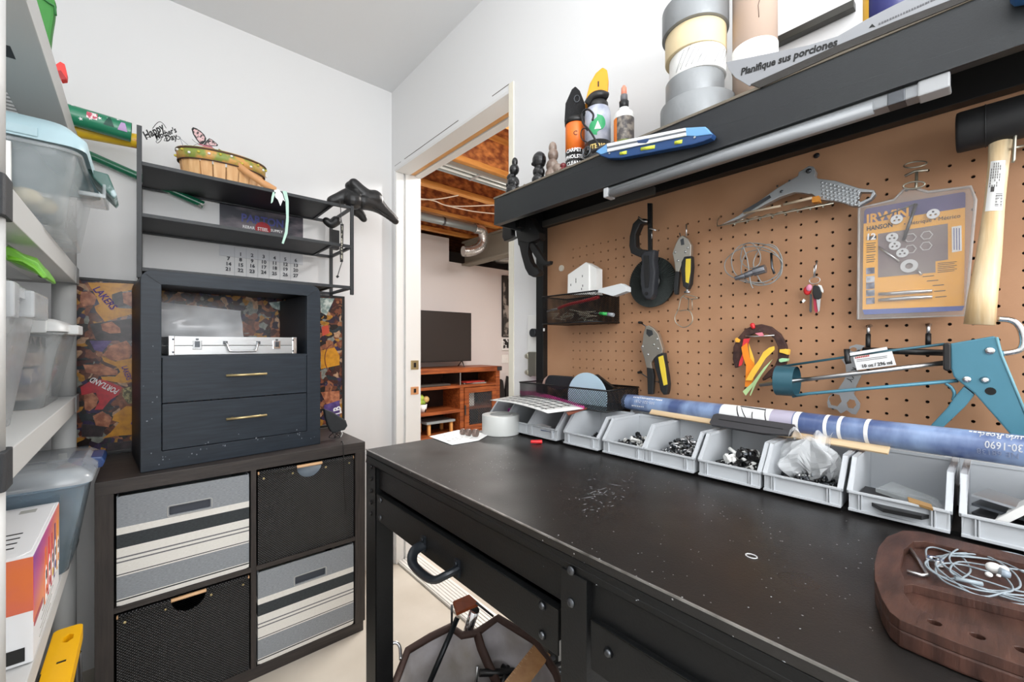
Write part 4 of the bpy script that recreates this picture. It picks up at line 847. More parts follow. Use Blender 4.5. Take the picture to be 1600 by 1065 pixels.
# caulk gun
M_teal = mat('teal_paint', '#4a7f92', .4, .2); M_teal2 = mat('teal_dark', '#36606e', .4, .2); w2 = Wall(1420, 590, .915, E_); F0 = (1300, 520)
def cF(l): return [((x / 5.327 + 1300 - 1100) * 5.327, (y / 5.327 + 520 - 480) * 5.327) + tuple(q) for (x, y, *q) in l]
t = wthing('caulk_gun', 'teal caulk gun with silver rod lying along the pegboard hooks', 'caulk gun', w2)
MB().prism(w2.pts(cF([(985, 88), (1345, 25), (1392, 50), (1420, 180), (1500, 400), (1600, 660), (1660, 800), (1660, 900), (1540, 900), (1470, 822), (1190, 502), (1060, 400), (1015, 360), (992, 290)])), -.010, .010).build('housing', M_teal, t, bevel=.002)
MB().tube(w2.p3(cF([(1370, 35), (1408, 180), (1500, 400), (1640, 740)]), -.0095), .0018, 6).build('housing_edge', mat('teal_light', '#6fa0ae', .35), t)
MB().prism(w2.pts(cF([(930, 90), (960, 78), (997, 90), (997, 300), (970, 318), (930, 300)])), -.016, .016).build('yoke', M_blk, t, bevel=.002)
MB().cyl(*w2.p3(cF([(-600, 432), (940, 248)]), 0), .0040, n=12).build('push_rod', M_steel, t)
MB().tube(w2.p3([(615, 495), (1165, 415)] + cF([(120, 190), (940, 92)]), 0), .0021, 8).build('top_rail', M_teal2, t); MB().tube(w2.p3([(735, 740)] + cF([(-200, 505), (1050, 395)]), -.002), .0028, 8).build('bottom_rail', M_teal, t)
# cup at the left end
c = w2.at(700, 612); r_ = abs(w2.at(700, 490)[1] - w2.at(700, 740)[1]) / 2; b = MB(); n = 20
prof = [(c[0] - .018, 1.0), (c[0] + .014, .98)]
for (xa, ra), (xb, rb) in zip(prof, prof[1:]):
    b.cyl((xa, 0, c[1]), (xb, 0, c[1]), r_ * ra, r_ * rb, n=28, cap=False)
b.cyl((c[0] - .017, 0, c[1]), (c[0] + .013, 0, c[1]), r_ * .92, n=28, cap=False); cu = b.build('cup', M_teal2, t, recalc=False)
MB().cyl((c[0] - .006, 0, c[1]), (c[0] - .003, 0, c[1]), r_ * .85, n=28).build('plunger', M_steel, t, bevel=.0005)
MB().prism(w2.pts(cF([(1100, 438), (1190, 510), (1110, 610), (930, 780), (800, 790), (960, 620), (1010, 545)])), -.007, .007).build('trigger', M_teal, t, bevel=.002)
MB().tube(w2.p3(cF([(945, 420), (990, 450), (1018, 500), (1008, 560)]), -.002), .0022, 8, curve=4).build('trigger_spring', M_teal, t)
for x, y, r in ((1315, 148, .0075), (1125, 383, .0066), (1275, 388, .0075)): a = w2.at(*cF([(x, y)])[0]); MB().bolt((a[0], -.010, a[1]), r * .72, n=16).build('rivet', M_chrome, t)
a = w2.at(*cF([(1320, 480)])[0]); MB().cyl((a[0], -.0104, a[1]), (a[0], -.009, a[1]), .0055, n=16).build('hang_hole', mat('hole_black', '#050505', .8), t)
D2 = lambda l: [((x / 5.327 + 200) * 5.327, (y / 5.327 - 100) * 5.327, *q) for (x, y, *q) in l]
MB().tube(w2.p3(D2([(1378, 628), (1495, 640), (1560, 690), (1592, 770), (1590, 850), (1545, 895), (1410, 918)]), -.0), .0042, 8, curve=4).build('rod_hook', M_chrome, t)
lb = MB().prism(w2.pts(cF([(185, 200), (505, 150), (540, 265), (215, 308)])), -.0075, -.0068).build('label', mat('label_grey', '#dedede', .5), t)
wtext(w2, t, '10 oz / 296 ml', *cF([(262, 276), (508, 244)]), M_ink, -.0082, 1.1, bold=.02)
b = MB()
for k in range(8): b.prism(w2.pts(cF([(202 + k * 15, 213 - k * 2.6), (212 + k * 15, 211 - k * 2.6), (212 + k * 15, 199 - k * 2.6), (202 + k * 15, 201 - k * 2.6)])), -.0082, -.0074)
b.build('red_print', mat('red_print', '#b4392c', .5), lb, kind='stuff')
b = MB()
for k in range(2): b.prism(w2.pts(cF([(215, 222 + k * 13), (465, 188 + k * 13), (465, 191 + k * 13), (215, 225 + k * 13)])), -.0080, -.0074)
b.build('fine_print', M_ink, lb, kind='stuff')
MB().prism(w2.pts(cF([(152, 165), (462, 115), (468, 138), (158, 190)])), -.006, -.0052).build('label_fold', mat('label_grey', '#dedede', .5), t)
# ================================================================ on the bins and the bench
# long printed paper tube
pa, pb = onX(979, 627, .925), onX(1700, 717, .815)
t = thing('paper_tube', 'long blue printed wall calendar rolled in a tube along the back of the bins', 'rolled poster', pa); ax = (pb - pa); L = ax.length; ax.normalize()
ang = math.atan2(ax.y, ax.x); t.rotation_euler = (0, -math.asin(ax.z), ang)
M_map = mat('blue_print_tube', '#4e5f8c', .3, var=('#8fa6cc', 7, .42, .6), coat=.5, stretch=(2.2, 1, 1)); R_ = .0195
MB().cyl((0, 0, 0), (L, 0, 0), R_, n=40, cap=False).cyl((0, 0, 0), (L, 0, 0), R_ * .93, n=40, cap=False).build('roll', M_map, t, recalc=False)
def ring(x0, x1, a0, a1, m, nm, rr=R_ + .0002, n=14):
    b = MB(); b.grid(lambda u, v: (x0 + (x1 - x0) * u, rr * math.sin(a0 + (a1 - a0) * v), rr * math.cos(a0 + (a1 - a0) * v)), 1, n); return b.build(nm, m, t, recalc=False)
def xof(px, py=680):   # distance along the tube of a picture column
    best = min(range(0, 401), key=lambda k: abs((lambda p: 800 + F_PX * (p.x * CS - p.y * SN) / (p.x * SN + p.y * CS))(pa + ax * (L * k / 400)) - px)); return L * best / 400
ring(.27 * 0 + xof(1132), xof(1210), -math.pi, math.pi, M_inkw, 'white_band', n=32)
sg = -1
for a, c in ((1247, 1255), (1294, 1300), (1316, 1322), (1357, 1364)): ring(xof(a), xof(c), -math.pi, math.pi, M_inkw, 'white_line', R_ + .0004, 32)
ring(xof(1232), xof(1292), 1.25, 1.5, M_inkw, 'white_line', R_ + .0004); ring(xof(1210), xof(1245), -math.pi, math.pi, mat('pale_band', '#b9b3c6', .4), 'pale_band', R_ + .0003, 32)
def tubetext(s, px0, px1, a_c, h, m, bold=0):   # upside down lettering wrapped on the tube
    o = text(s, 1, t, m, (0, 0, 0), (0, 0, 0), align='LEFT', bold=bold, ext=.01); me = o.data; xs = [v.co.x for v in me.vertices]; a, c = min(xs), max(xs); X0, X1 = xof(px0), xof(px1)
    for v in me.vertices:
        x = X1 - (v.co.x - a) / (c - a) * (X1 - X0); an = a_c + v.co.y * h / R_; rr = R_ + .0006 + (v.co.z) * .02; v.co = Vector((x, rr * math.sin(an), rr * math.cos(an)))
# the side facing the room: find its sign from the frame
vis = t.rotation_euler.to_matrix().inverted() @ Vector((-1, 0, .3)); s_ = 1 if vis.y > 0 else -1
def tt(s, px0, px1, a_c, h, m, bold=0):
    o = text(s, 1, t, m, (0, 0, 0), (0, 0, 0), align='LEFT', bold=bold, ext=.01); me = o.data; xs = [v.co.x for v in me.vertices]; a, c = min(xs), max(xs); X0, X1 = xof(px0), xof(px1)
    for v in me.vertices:
        x = X1 - (v.co.x - a) / (c - a) * (X1 - X0); an = s_ * (a_c + (v.co.y - .3) * h / R_); rr = R_ + .0006; v.co = Vector((x, rr * math.sin(an), rr * math.cos(an)))
tt('505-221-7181', 1000, 1031, 1.35, .009, M_inkw)
def dashes(px0, px1, a_c, h, n, seed):
    b = MB(); r = random.Random(seed); X0, X1 = xof(px0), xof(px1)
    for k in range(n):
        x = X0 + (X1 - X0) * k / n; w = (X1 - X0) / n * r.uniform(.5, .8); hh = h * r.uniform(.6, 1) / R_
        b.add([(x + w * u, (R_ + .0006) * math.sin(s_ * (a_c + hh * v)), (R_ + .0006) * math.cos(s_ * (a_c + hh * v))) for u, v in ((0, 0), (1, 0), (1, 1), (0, 1))], [(0, 1, 2, 3)], False)
    b.build('fine_print', M_inkw, t, recalc=False, kind='stuff')
dashes(996, 1042, .62, .004, 17, 3); dashes(1516, 1620, .30, .0035, 14, 5); dashes(996, 1015, 1.75, .003, 7, 6)
tt('ude Road', 1534, 1601, .75, .013, M_inkw, .01); tt('30-1690', 1544, 1602, 1.45, .013, M_inkw, .01); tt('NE 68138', 1531, 1597, 1.9, .010, mat('pale_ink', '#aab4cc', .5))
b = MB()
for (u0, a0, u1, a1, w) in ((1155, .3, 1163, 1.5, .003), (1163, .5, 1176, 1.7, .002), (1160, .3, 1200, .45, .003), (1183, .9, 1185, 1.6, .002), (1200, .3, 1206, 1.6, .003)):
    P = []
    for k in range(7):
        u = k / 6; an = s_ * (a0 + (a1 - a0) * u); P.append((xof(u0) + (xof(u1) - xof(u0)) * u, (R_ + .0006) * math.sin(an), (R_ + .0006) * math.cos(an)))
    b.tube(P, w * .45, 6, flat=.3)
b.build('brush_mark', M_ink, t, kind='stuff')
# wooden paint stick and black file bar
pa2, pb2 = onX(1018, 642, .893), onX(1390, 684, .832)
d = (pb2 - pa2); o = MB().box((0, -.009, 0), (d.length, .009, .0042)).build('stir_stick', wood('birch_ply', '#e2cba8', '#d3b58d', (1, 12, 12)), bevel=.001); o.location = pa2 + Vector((0, 0, -.001)); o.rotation_euler = (.75, 0, math.atan2(d.y, d.x)); tag(o, 'flat pale wooden stir stick lying in front of the blue tube', 'stick')
pa3, pb3 = onX(1114, 655, .845), onX(1240, 678, .825); d = pb3 - pa3
t = thing('plastic_case_bar', 'dark grey flat plastic bar lying across the bins under the wooden stick', 'tool', pa3); t.rotation_euler = (.8, 0, math.atan2(d.y, d.x)); l = d.length
MB().prism([(0, -.012), (.006, -.016), (l * .7, -.016), (l, -.010), (l, .012), (.006, .012), (0, .008)], 0, .006, plane='xy').build('body', mat('charcoal_plastic', '#3c3b3e', .5), t, bevel=.001)
MB().box((.015, -.002, .0055), (l * .9, -.0005, .0065)).build('groove', M_blk, t)
# mouse mat / checked pad and pink folder over the left bins
def sheet(name, label, cat, pix, z, m, th=.0015, sag=0):
    P = [onZ(x, y, z if not isinstance(z, (list, tuple)) else z[i]) for i, (x, y) in enumerate(pix)]; o0 = P[0].copy(); b = MB(); n = len(P)
    b.add([p - o0 for p in P] + [p - o0 + Vector((0, 0, th)) for p in P], [tuple(range(n)), tuple(range(2 * n - 1, n - 1, -1))] + [(i, (i + 1) % n, n + (i + 1) % n, n + i) for i in range(n)], False)
    o = b.build(name, m, None); o.location = o0; tag(o, label, cat); return o
pad = [(765, 624), (800, 616), (830, 616), (895, 640), (862, 643), (857, 645)]
pf = sheet('folder', 'bright pink folder under the right side of the white checked mat', 'folder', [(812, 612), (838, 612), (914, 635), (912, 639), (880, 640), (815, 618)], 1.002, mat('hot_pink', '#e0429c', .45), .003)
z0 = .999; t = thing('checked_mat', 'white mat with black grid lines lying over the leftmost bins', 'mat', onZ(766, 625, z0))
cs_ = [onZ(x, y, z) - Vector(t.location) for x, y, z in ((766, 625, z0), (815, 616, z0 + .002), (911, 638, z0 + .008), (856, 645, z0 + .006))]
def bl_(u, v): return cs_[0] * (1 - u) * (1 - v) + cs_[1] * (1 - u) * v + cs_[3] * u * (1 - v) + cs_[2] * u * v + Vector((0, 0, .006 * math.sin(math.pi * u)))
MB().grid(bl_, 10, 5).build('mat', M_white, t, recalc=False, solid=.002)
b = MB()
for k in range(9):
    u = .1 + k * .095; b.add([bl_(u, .06) + Vector((0, 0, .0014)), bl_(u + .012, .06) + Vector((0, 0, .0014)), bl_(u + .012, .94) + Vector((0, 0, .0014)), bl_(u, .94) + Vector((0, 0, .0014))], [(0, 1, 2, 3)], False)
for k in range(4):
    v = .15 + k * .22
    for j in range(10):
        u = .05 + j * .085; b.add([bl_(u, v) + Vector((0, 0, .0014)), bl_(u + .085, v) + Vector((0, 0, .0014)), bl_(u + .085, v + .04) + Vector((0, 0, .0014)), bl_(u, v + .04) + Vector((0, 0, .0014))], [(0, 1, 2, 3)], False)
b.build('grid_lines', mat('grid_ink', '#3a3c3c', .6), t, recalc=False, kind='stuff')
o = sheet('orange_strip', 'brown orange card edge poking out at the right of the checked mat', 'card', [(885, 645), (914, 637), (918, 638), (888, 649)], 1.0, mat('rust_card', '#8c4a33', .5), .002)
# clear tape roll
cT = (onZ(748, 690, BZ) + onZ(816, 690, BZ)) / 2; c = onZ(782, 677, BZ); rT = .0505
t = thing('clear_tape_roll', 'wide roll of clear packing tape standing on the bench top', 'tape', (c.x + .004, c.y + .004, BZ + .0005))
M_tape = mat('translucent_tape', '#dfe1de', .28, trans=.25, bump=(15, .05)); hT = .051
MB().lathe([(.032, 0), (rT, 0), (rT, hT), (.032, hT)], 48, cap=False).build('tape', M_tape, t, bevel=.001); MB().lathe([(.0295, 0), (.032, 0), (.032, hT), (.0295, hT)], 40, cap=False).build('core', mat('core_white', '#d5d6d3', .5), t)
# papers, foil fittings, red cap
t = thing('instruction_sheet', 'folded white printed sheet lying at the left of the tape roll', 'paper', onZ(670, 684, BZ))
P = [onZ(x, y, BZ + .0012) - Vector(t.location) for x, y in ((671, 682), (716, 672), (765, 678), (748, 688), (706, 695))]
MB().add([p for p in P] + [p + Vector((0, 0, .001)) for p in P], [(0, 1, 2, 3, 4), (9, 8, 7, 6, 5)] + [(i, (i + 1) % 5, 5 + (i + 1) % 5, 5 + i) for i in range(5)], False).build('sheet', M_paper, t, recalc=True)
b = MB(); rs = random.Random(8)
for k in range(22):
    p = onZ(rs.uniform(690, 740), 0 + rs.uniform(678, 689), BZ + .0024) - Vector(t.location); b.box((p.x - .003, p.y - .0006, p.z), (p.x + .003, p.y + .0006, p.z + .0001))
b.build('fine_print', M_ink, t, kind='stuff')
for k, (px, py, r) in enumerate(((723, 676, .008), (732, 677.5, .009), (743, 679, .010))):
    p = onZ(px, py + 3, BZ + .002); q = MB().cyl((0, -r * .6, r), (0, r * .6, r), r, n=16).build('coin_roll', mat('bronze_foil', '#8d7a72', .3, .7, bump=(80, .5)), None, bevel=.001); q.location = p; q.rotation_euler.z = .4
    tag(q, ('smallest of three bronze foil rolls on the sheet', 'middle of three bronze foil rolls on the sheet', 'bronze foil roll touching the tape roll')[k], 'coin roll', 'bronze rolls on the sheet')
p = onZ(838, 693, BZ); q = MB().cyl((0, -.014, .005), (0, .014, .005), .005, .004, 12).build('plastic_plug', M_red, None, bevel=.001); q.location = p; q.rotation_euler.z = .9; tag(q, 'small red plastic plug in front of the paper-filled grey bin', 'plug')
# ---- contents of the bins
def heap(name, label, cat, Ya, Yb, x0, x1, zb, h, n, kinds, seed, ln=.02, r=.0016):
    rs = random.Random(seed); b = MB(); w = Ya - Yb; d = x1 - x0
    for i in range(n):
        u, v = rs.gauss(.55, .2), rs.gauss(.5, .22); u = min(.9, max(.1, u)); v = min(.9, max(.1, v)); zz = h * (1 - abs(u - .55) * 1.4) * (1 - abs(v - .5) * 1.0) * rs.uniform(.3, 1)
        c = Vector((x0 + d * v - XF, 0, zb + max(.002, zz))); yy = u * w; a = rs.uniform(0, 6.28); e = rs.uniform(-.5, .5); l = ln * rs.uniform(.6, 1.1) / 2
        dv = Vector((math.cos(a) * math.cos(e), math.sin(a) * math.cos(e), math.sin(e))) * l; p = Vector((yy, c.x, c.z)); b.k = rs.choice(kinds)
        b.cyl(p - dv, p + dv, r * rs.uniform(.8, 1.2), n=5)
        if rs.random() < .8: dn = dv.normalized(); b.cyl(p + dv, p + dv + dn * r, r * 2, r * 1.6, n=6)
    o = b.build(name, [M_steel, M_dsteel, M_blk, M_white], None, recalc=False); o.location = (XF, Ya, BZ + .006); o.rotation_euler.z = R90; o['kind'] = 'stuff'; tag(o, label, cat)
hz = .0035
heap('small_screws', 'few black screws and washers in the bin next to the checked mat', 'screws', .66, .580, .77, .84, hz, .024, 70, [2, 2, 1], 1, .012, .0022)
heap('fittings', 'dark fittings and clear packets in the bin left of the steel screws', 'fittings', .555, .475, .77, .86, hz, .036, 110, [2, 1, 3], 2, .02, .003)
heap('steel_screws', 'heap of bright steel screws filling a grey bin', 'screws', .458, .368, .768, .87, hz, .05, 330, [0, 0, 1], 3, .022, .0017)
heap('large_bolts', 'large white and steel bolts and anchors filling a grey bin', 'bolts', .349, .260, .77, .87, hz, .046, 85, [0, 3, 3, 1, 2], 4, .034, .0042)
heap('black_hardware', 'black and steel hardware at the bottom of the plastic bag bin', 'hardware', .243, .150, .77, .85, hz, .032, 120, [1, 2, 0], 5, .024, .0024)
heap('loose_pegs', 'small white and dark pegs in the back row bins', 'hardware', .50, .42, .905, .95, .03, .03, 24, [3, 2], 6, .016, .004)
# plastic bag
t = thing('plastic_bag', 'crumpled clear plastic bag bulging from a grey bin', 'bag', (.82, .20, .955)); rs = random.Random(21)
def bagf(u, v):
    a = u * math.tau; ph = v * math.pi; r = .042 * (1 + .25 * math.sin(5 * a + 3 * v) + .15 * math.sin(9 * a + 11 * v))
    return (r * .8 * math.sin(ph) * math.cos(a), r * math.sin(ph) * math.sin(a), .006 + .048 * (1 - v * 1.7) + .01 * math.sin(7 * a) * math.sin(ph))
b = MB(); b.grid(bagf, 28, 12, False); b.build('film', clear('clear_film', '#eef1f3', .38, .08), t, recalc=False)
b = MB(); b.grid(lambda u, v: (-.01 + .03 * u + .004 * math.sin(9 * v), .028 * (1 - 2 * v), .05 + .012 * math.sin(4 * u + 5 * v) + .006 * math.sin(13 * v)), 6, 12, False); b.build('film_mouth', clear('clear_film', '#eef1f3', .38, .08), t, recalc=False)
# blades and packets in the seventh bin
for k, (pix, z, c, nm, lb, ct) in enumerate(((((1368, 768), (1394, 757), (1464, 784), (1474, 797), (1462, 800)), .947, None, 'clear_packet', 'long clear packet with a gold bit lying across the right-hand bin', 'packet'), (((1340, 778), (1352, 764), (1450, 786), (1474, 806), (1440, 812), (1380, 800)), .937, 'b', 'hacksaw_blades', 'black saw blades lying in the bin behind the wooden tray', 'blades'))):
    o = sheet(nm, lb, ct, pix, z, M_blk if c else clear('packet_film', '#c2c8c9', .3, .1), .005)
o = sheet('gold_bit', 'small gold coloured bit inside the clear packet', 'bit', [(1418, 779), (1455, 791), (1458, 798), (1420, 786)], .951, mat('gold_bit', '#c39a63', .4, .4), .003)
# last bin: white bracket and hinge strips
t = thing('white_bracket', 'white plastic right-angle bracket in the rightmost bin', 'bracket', (.79, .005, BZ + .0105), R90 - .1)
MB().prism([(-.01, 0), (.032, .048), (.040, .048), (.085, 0), (.078, 0), (.0365, .040), (.0, 0)], -.012, .03).prism([(.0, 0), (.0365, .042), (.078, 0)], .026, .03).build('body', M_white, t, bevel=.0012)
MB().cyl((.045, .024, .02), (.045, .0265, .02), .003, n=10).build('screw_hole', M_blk, t)
for k in range(3):
    o = sheet('hinge_strip', ('upper grey metal strip curling across the rightmost bin', 'middle grey metal strip in the rightmost bin', 'lowest dark metal strip in the rightmost bin')[k], 'strip', [(1518, 775 + k * 14), (1545, 766 + k * 12), (1640, 800 + k * 14), (1640, 812 + k * 14)], .962 - .009 * k, (M_steel, M_dsteel, M_blk)[k], .003)
# purple toy piece, papers in the third bin
t = thing('purple_toy_piece', 'purple plastic toy piece in the leftmost grey bin', 'toy', (.825, .955, BZ + .012))
MB().box((-.02, -.015, 0), (.02, .02, .022)).box((-.012, -.03, .018), (.02, .0, .04)).build('body', mat('magenta_plastic', '#9c1f86', .35), t, bevel=.003); MB().box((-.025, .0, .01), (-.018, .016, .03)).build('wheel', M_blk, t, bevel=.002)
o = sheet('note_paper', 'white note slip in the third grey bin from the left', 'paper', [(830, 663), (845, 661), (862, 667), (850, 670)], .948, M_paper, .001); o = sheet('blue_card', 'blue card under the white slip in the third bin', 'card', [(843, 667), (868, 671), (866, 676), (845, 672)], .943, mat('navy_card', '#3c4b78', .5), .001)
# ---- wooden tray board
M_wal = wood('walnut', '#33201a', '#4e332a', (3, 16, 3), 7, .4); zt = BZ + .023; zb = BZ + .001
out = [(1367, 905), (1366, 880), (1372, 855), (1386, 838), (1411, 828), (1440, 830), (1600, 868), (1760, 905), (1900, 1010), (1700, 1080), (1600, 1040), (1500, 1005), (1405, 967), (1390, 955), (1378, 935)]
pw = lambda l, z: [onZ(x, y, z) for x, y in l]
t = thing('wooden_tray', 'dark walnut board with carved hollows at the lower right of the bench', 'tray', (.56, .02, zb))
lo = lambda ps: [(p.x - .56, p.y - .02) for p in ps]
pk1 = lo(pw([(1413, 905), (1406, 885), (1412, 858), (1428, 845), (1445, 845), (1600, 880), (1760, 920), (1760, 960), (1600, 925 + 20), (1500, 922)], zt)); pk2 = lo(pw([(1425, 945), (1412, 925), (1412, 914), (1425, 912), (1600, 955), (1700, 985), (1700, 1010), (1600, 995), (1460, 962)], zt))
holes = [circ(*lo(pw([(x, y)], zt))[0], .0042, 14) for x, y in ((1460, 972), (1527, 993), (1598, 1015), (1670, 1040))]
h1 = .014
MB().prism(lo(pw(out, zt)), h1, zt - zb, holes=[pk1, pk2] + holes, plane='xy').build('rim', M_wal, t, bevel=.0022); MB().prism(lo(pw(out, zt)), 0, h1, plane='xy').build('base', M_wal, t, bevel=.002)
# earphone cable, hex key, nut
t = thing('earphones', 'tangled grey blue earphone cable with white buds in the tray hollow', 'earphones', onZ(1500, 900, zb + h1 + .001)); b = MB(); rs = random.Random(4); Z0 = zb + h1
def loopc(cx_, cy_, rx, ry, tilt, n=10, dz=.004, seed=0):
    r = random.Random(seed); P = []
    for k in range(n):
        a = k * math.tau / n; x = cx_ + rx * math.cos(a) + ry * tilt * math.sin(a); y = cy_ + ry * math.sin(a) + rx * .22 * math.cos(a)
        P.append(onZ(x + r.uniform(-5, 5), y + r.uniform(-3, 3), Z0 + .003 + dz * r.random()) - Vector(t.location))
    return P
for k, (cx_, cy_, rx, ry, tl) in enumerate(((1540, 898, 92, 26, .2), (1560, 905, 100, 32, .1), (1478, 880, 34, 24, .2), (1535, 892, 60, 26, .4), (1580, 910, 100, 22, .3), (1600, 905, 130, 34, .1), (1520, 905, 60, 22, 0), (1570, 890, 84, 30, .2))):
    b.tube(loopc(cx_, cy_, rx, ry, tl, seed=k), .00085, 6, closed=True, curve=5)
b.build('cable', mat('blue_grey_cable', '#8c979e', .4), t)
for (x, y, r, m) in ((1553, 887, .0062, M_white), (1545, 897, .003, M_white)):
    p = onZ(x, y, Z0 + .009) - Vector(t.location); blob([(p, r, (1.1, 1, .8)), (p + Vector((.004, -.006, 0)), r * .55, (1, 1.3, 1))], 'ear_bud', m, t, .001)
MB().cyl(onZ(1562, 893, Z0 + .01) - Vector(t.location), onZ(1578, 898, Z0 + .009) - Vector(t.location), .0045, .003, 12).build('bud_stem', mat('grey_stem', '#8a95a0', .35), t)
MB().cyl(onZ(1492, 903, Z0 + .008) - Vector(t.location), onZ(1535, 912, Z0 + .007) - Vector(t.location), .002, n=8).build('microphone', mat('blue_grey_cable', '#8c979e', .4), t)
t = thing('hex_key', 'steel hex key with a bent arm at the left of the earphones', 'hex key', onZ(1450, 895, Z0 + .002)); o0 = Vector(t.location)
MB().tube([onZ(1422, 857, Z0 + .003) - o0, onZ(1436, 876, Z0 + .003) - o0, onZ(1449, 898, Z0 + .003) - o0, onZ(1440, 898, Z0 + .003) - o0, onZ(1417, 892, Z0 + .003) - o0], .0018, 6).build('rod', M_steel, t)
p = onZ(1461, 881, Z0 + .001); q = MB().prism(circ(0, 0, .0075, 6), 0, .006, holes=[circ(0, 0, .004, 12)], plane='xy').build('hex_nut', M_chrome, None, bevel=.0006); q.location = p; tag(q, 'shiny hex nut between the hex key and the cable', 'nut')
# ================================================================ on the upper shelf
S5 = (760, 100, 4); Z5 = (760, 200, 8)
M_obs = mat('black_soapstone', '#1d1d1f', .22, bump=(60, .2)); M_brn = mat('brown_soapstone', '#6b5a50', .3, var=('#9c8c80', 25, .4, .65))
def onshelf(px, X): r = ray(px, 300); return Vector((X, r[1] * X / r[0], SZ + .0005))
for (px, X, m, lb, parts) in (
    (802, .80, M_obs, 'black carved stone figure at the left end of the upper shelf', [((0, 0, .012), .016, (1, 1, .9)), ((0, 0, .03), .013, (1, 1, 1)), ((-.006, 0, .042), .010, (1.1, .9, .8)), ((.003, 0, .055), .0105, (1, 1, 1.1)), ((.005, 0, .07), .008, (.8, .8, 1.2)), ((-.011, -.003, .026), .006, (1, 1, 1.3)), ((.010, -.003, .024), .006, (1, 1, 1.3))]),
    (842, .80, M_obs, 'black carved stone figure with a round head beside the brown one', [((0, 0, .012), .014, (1, 1, .9)), ((0, 0, .028), .012, (1, 1, 1)), ((.001, 0, .050), .0145, (1, .9, 1.15)), ((-.007, -.006, .044), .006, (1, 1, .6)), ((.011, -.003, .024), .006, (1, 1, 1.3))]),
    (863, .80, M_brn, 'brown carved stone figure with a tall pointed cap', [((0, 0, .012), .014, (1, 1, .9)), ((0, 0, .028), .012, (1, 1, 1.1)), ((.002, 0, .048), .010, (1, 1, 1.2)), ((.001, 0, .062), .0085, (.9, .9, 1.3)), ((.014, 0, .018), .010, (1.1, 1, 1)), ((.022, 0, .012), .008, (1, 1, .9))]),
    (880, .80, mat('red_tip', '#6a1f24', .4), 'tiny dark red topped figure beside the orange can', [((0, 0, .008), .009, (1, 1, .9)), ((0, 0, .02), .006, (1, 1, .9))]),
    (819, .80, M_brn, 'tiny brown bird-like figure between the two black ones', [((0, 0, .005), .006, (1, 1, .9)), ((.001, 0, .012), .0035, (1, 1, 1.4))])):
    p = onshelf(px, X); t = thing('stone_figure', lb, 'figurine', p, R90, 'small figures on the upper shelf'); bl2 = [(tuple(c * 1.4 for c in q[0]), q[1] * 1.4, q[2]) for q in parts]; blob(bl2, 'carving', m, t, .0013, 3)
def can(px, X, r, body_h, lb, name='spray_can'):
    p = onshelf(px, X); t = thing(name, lb, 'spray can', p, -TH - math.atan((px - 800) / F_PX)); return t
# local frame of the cans: -y faces the camera
t = can(899, .865, .027, 0, 'orange and black cleaner can with a black brush cap'); r = .0265
MB().lathe([(r * .9, 0), (r, .004), (r, .085)], 28).build('lower_label', M_blk, t); MB().lathe([(r, .085), (r, .155), (r * .85, .168), (.6 * r, .172)], 28).build('upper_label', mat('orange_label', '#ee7a26', .4, var=('#d9511c', 12, .4, .7)), t)
for k, s in enumerate(('CARPET &', 'UPHOLSTERY', 'CLEANER')): text(s, .0135, t, M_inkw, (0, 0, .082 - .017 * k), wrap=r + .0004, sx=.9, bold=.0003)
text('C', .016, t, M_ink, (0, 0, 0), wrap=r + .0006).location = (0, 0, .125); t.children[-1].rotation_euler.z = -1.0
MB().lathe([(r + .0004, .018), (r + .0006, .022)], 28, cap=False).lathe([(r + .0004, .01), (r + .0006, .0115)], 28, cap=False).build('stripe', M_inkw, t, kind='stuff')
MB().prism([(-.029, .165), (.026, .170), (.027, .205), (.012, .245), (.0, .258), (-.010, .250), (-.026, .215)], -.012, .014).build('brush_cap', mat('fuzzy_black', '#17181a', .9, bump=(400, 1)), t, bevel=.005)
MB().tube([(.004 + .007 * math.cos(a), -.013, .222 + .009 * math.sin(a)) for a in [k * .52 for k in range(12)]], .0014, 6, closed=True).build('cap_hole', M_dsteel, t)
MB().lathe([(r * 1.05, .158), (r * 1.08, .172), (r * .8, .176)], 28).build('collar', M_blk, t)
t = can(934, .87, .034, 0, 'grey upholstery cleaner can with a yellow brush cap'); r = .0325
MB().lathe([(r * .9, 0), (r, .004), (r, .084)], 28).build('lower_label', M_blk, t); MB().lathe([(r, .084), (r, .160), (r * .88, .172), (.7 * r, .176)], 28).build('upper_label', mat('pearl_label', '#c8ccd6', .35, var=('#9aa0b4', 30, .4, .65)), t)
text('INTERIOR', .0165, t, mat('gold_ink', '#e6c979', .4), (0, 0, .066), wrap=r + .0004, sx=.85, bold=.0004)
b = MB(); b.grid(lambda u, v: ((r + .0006) * math.sin((u - .5) * 1.3 * math.sqrt(max(.0, 1 - (2 * v - 1) ** 2)) - .05), -(r + .0006) * math.cos((u - .5) * 1.3 * math.sqrt(max(.0, 1 - (2 * v - 1) ** 2)) - .05), .098 + .042 * v + .01 * (u - .5)), 8, 10); b.build('green_oval', mat('green_oval', '#2f9b62', .4), t, recalc=False)
b = MB(); b.grid(lambda u, v: ((r + .0012) * math.sin((u - .5) * .5 * (1 - v)), -(r + .0012) * math.cos((u - .5) * .5 * (1 - v)), .108 + .02 * v), 3, 3); b.build('leaf_mark', M_inkw, t, recalc=False)
MB().prism([(-.033, .185), (-.02, .235), (-.006, .258), (.012, .272), (.024, .262), (.027, .235), (.024, .200), (.004, .196), (-.018, .186)], -.016, .016).build('brush_cap', mat('brush_yellow', '#e89e14', .5), t, bevel=.006)
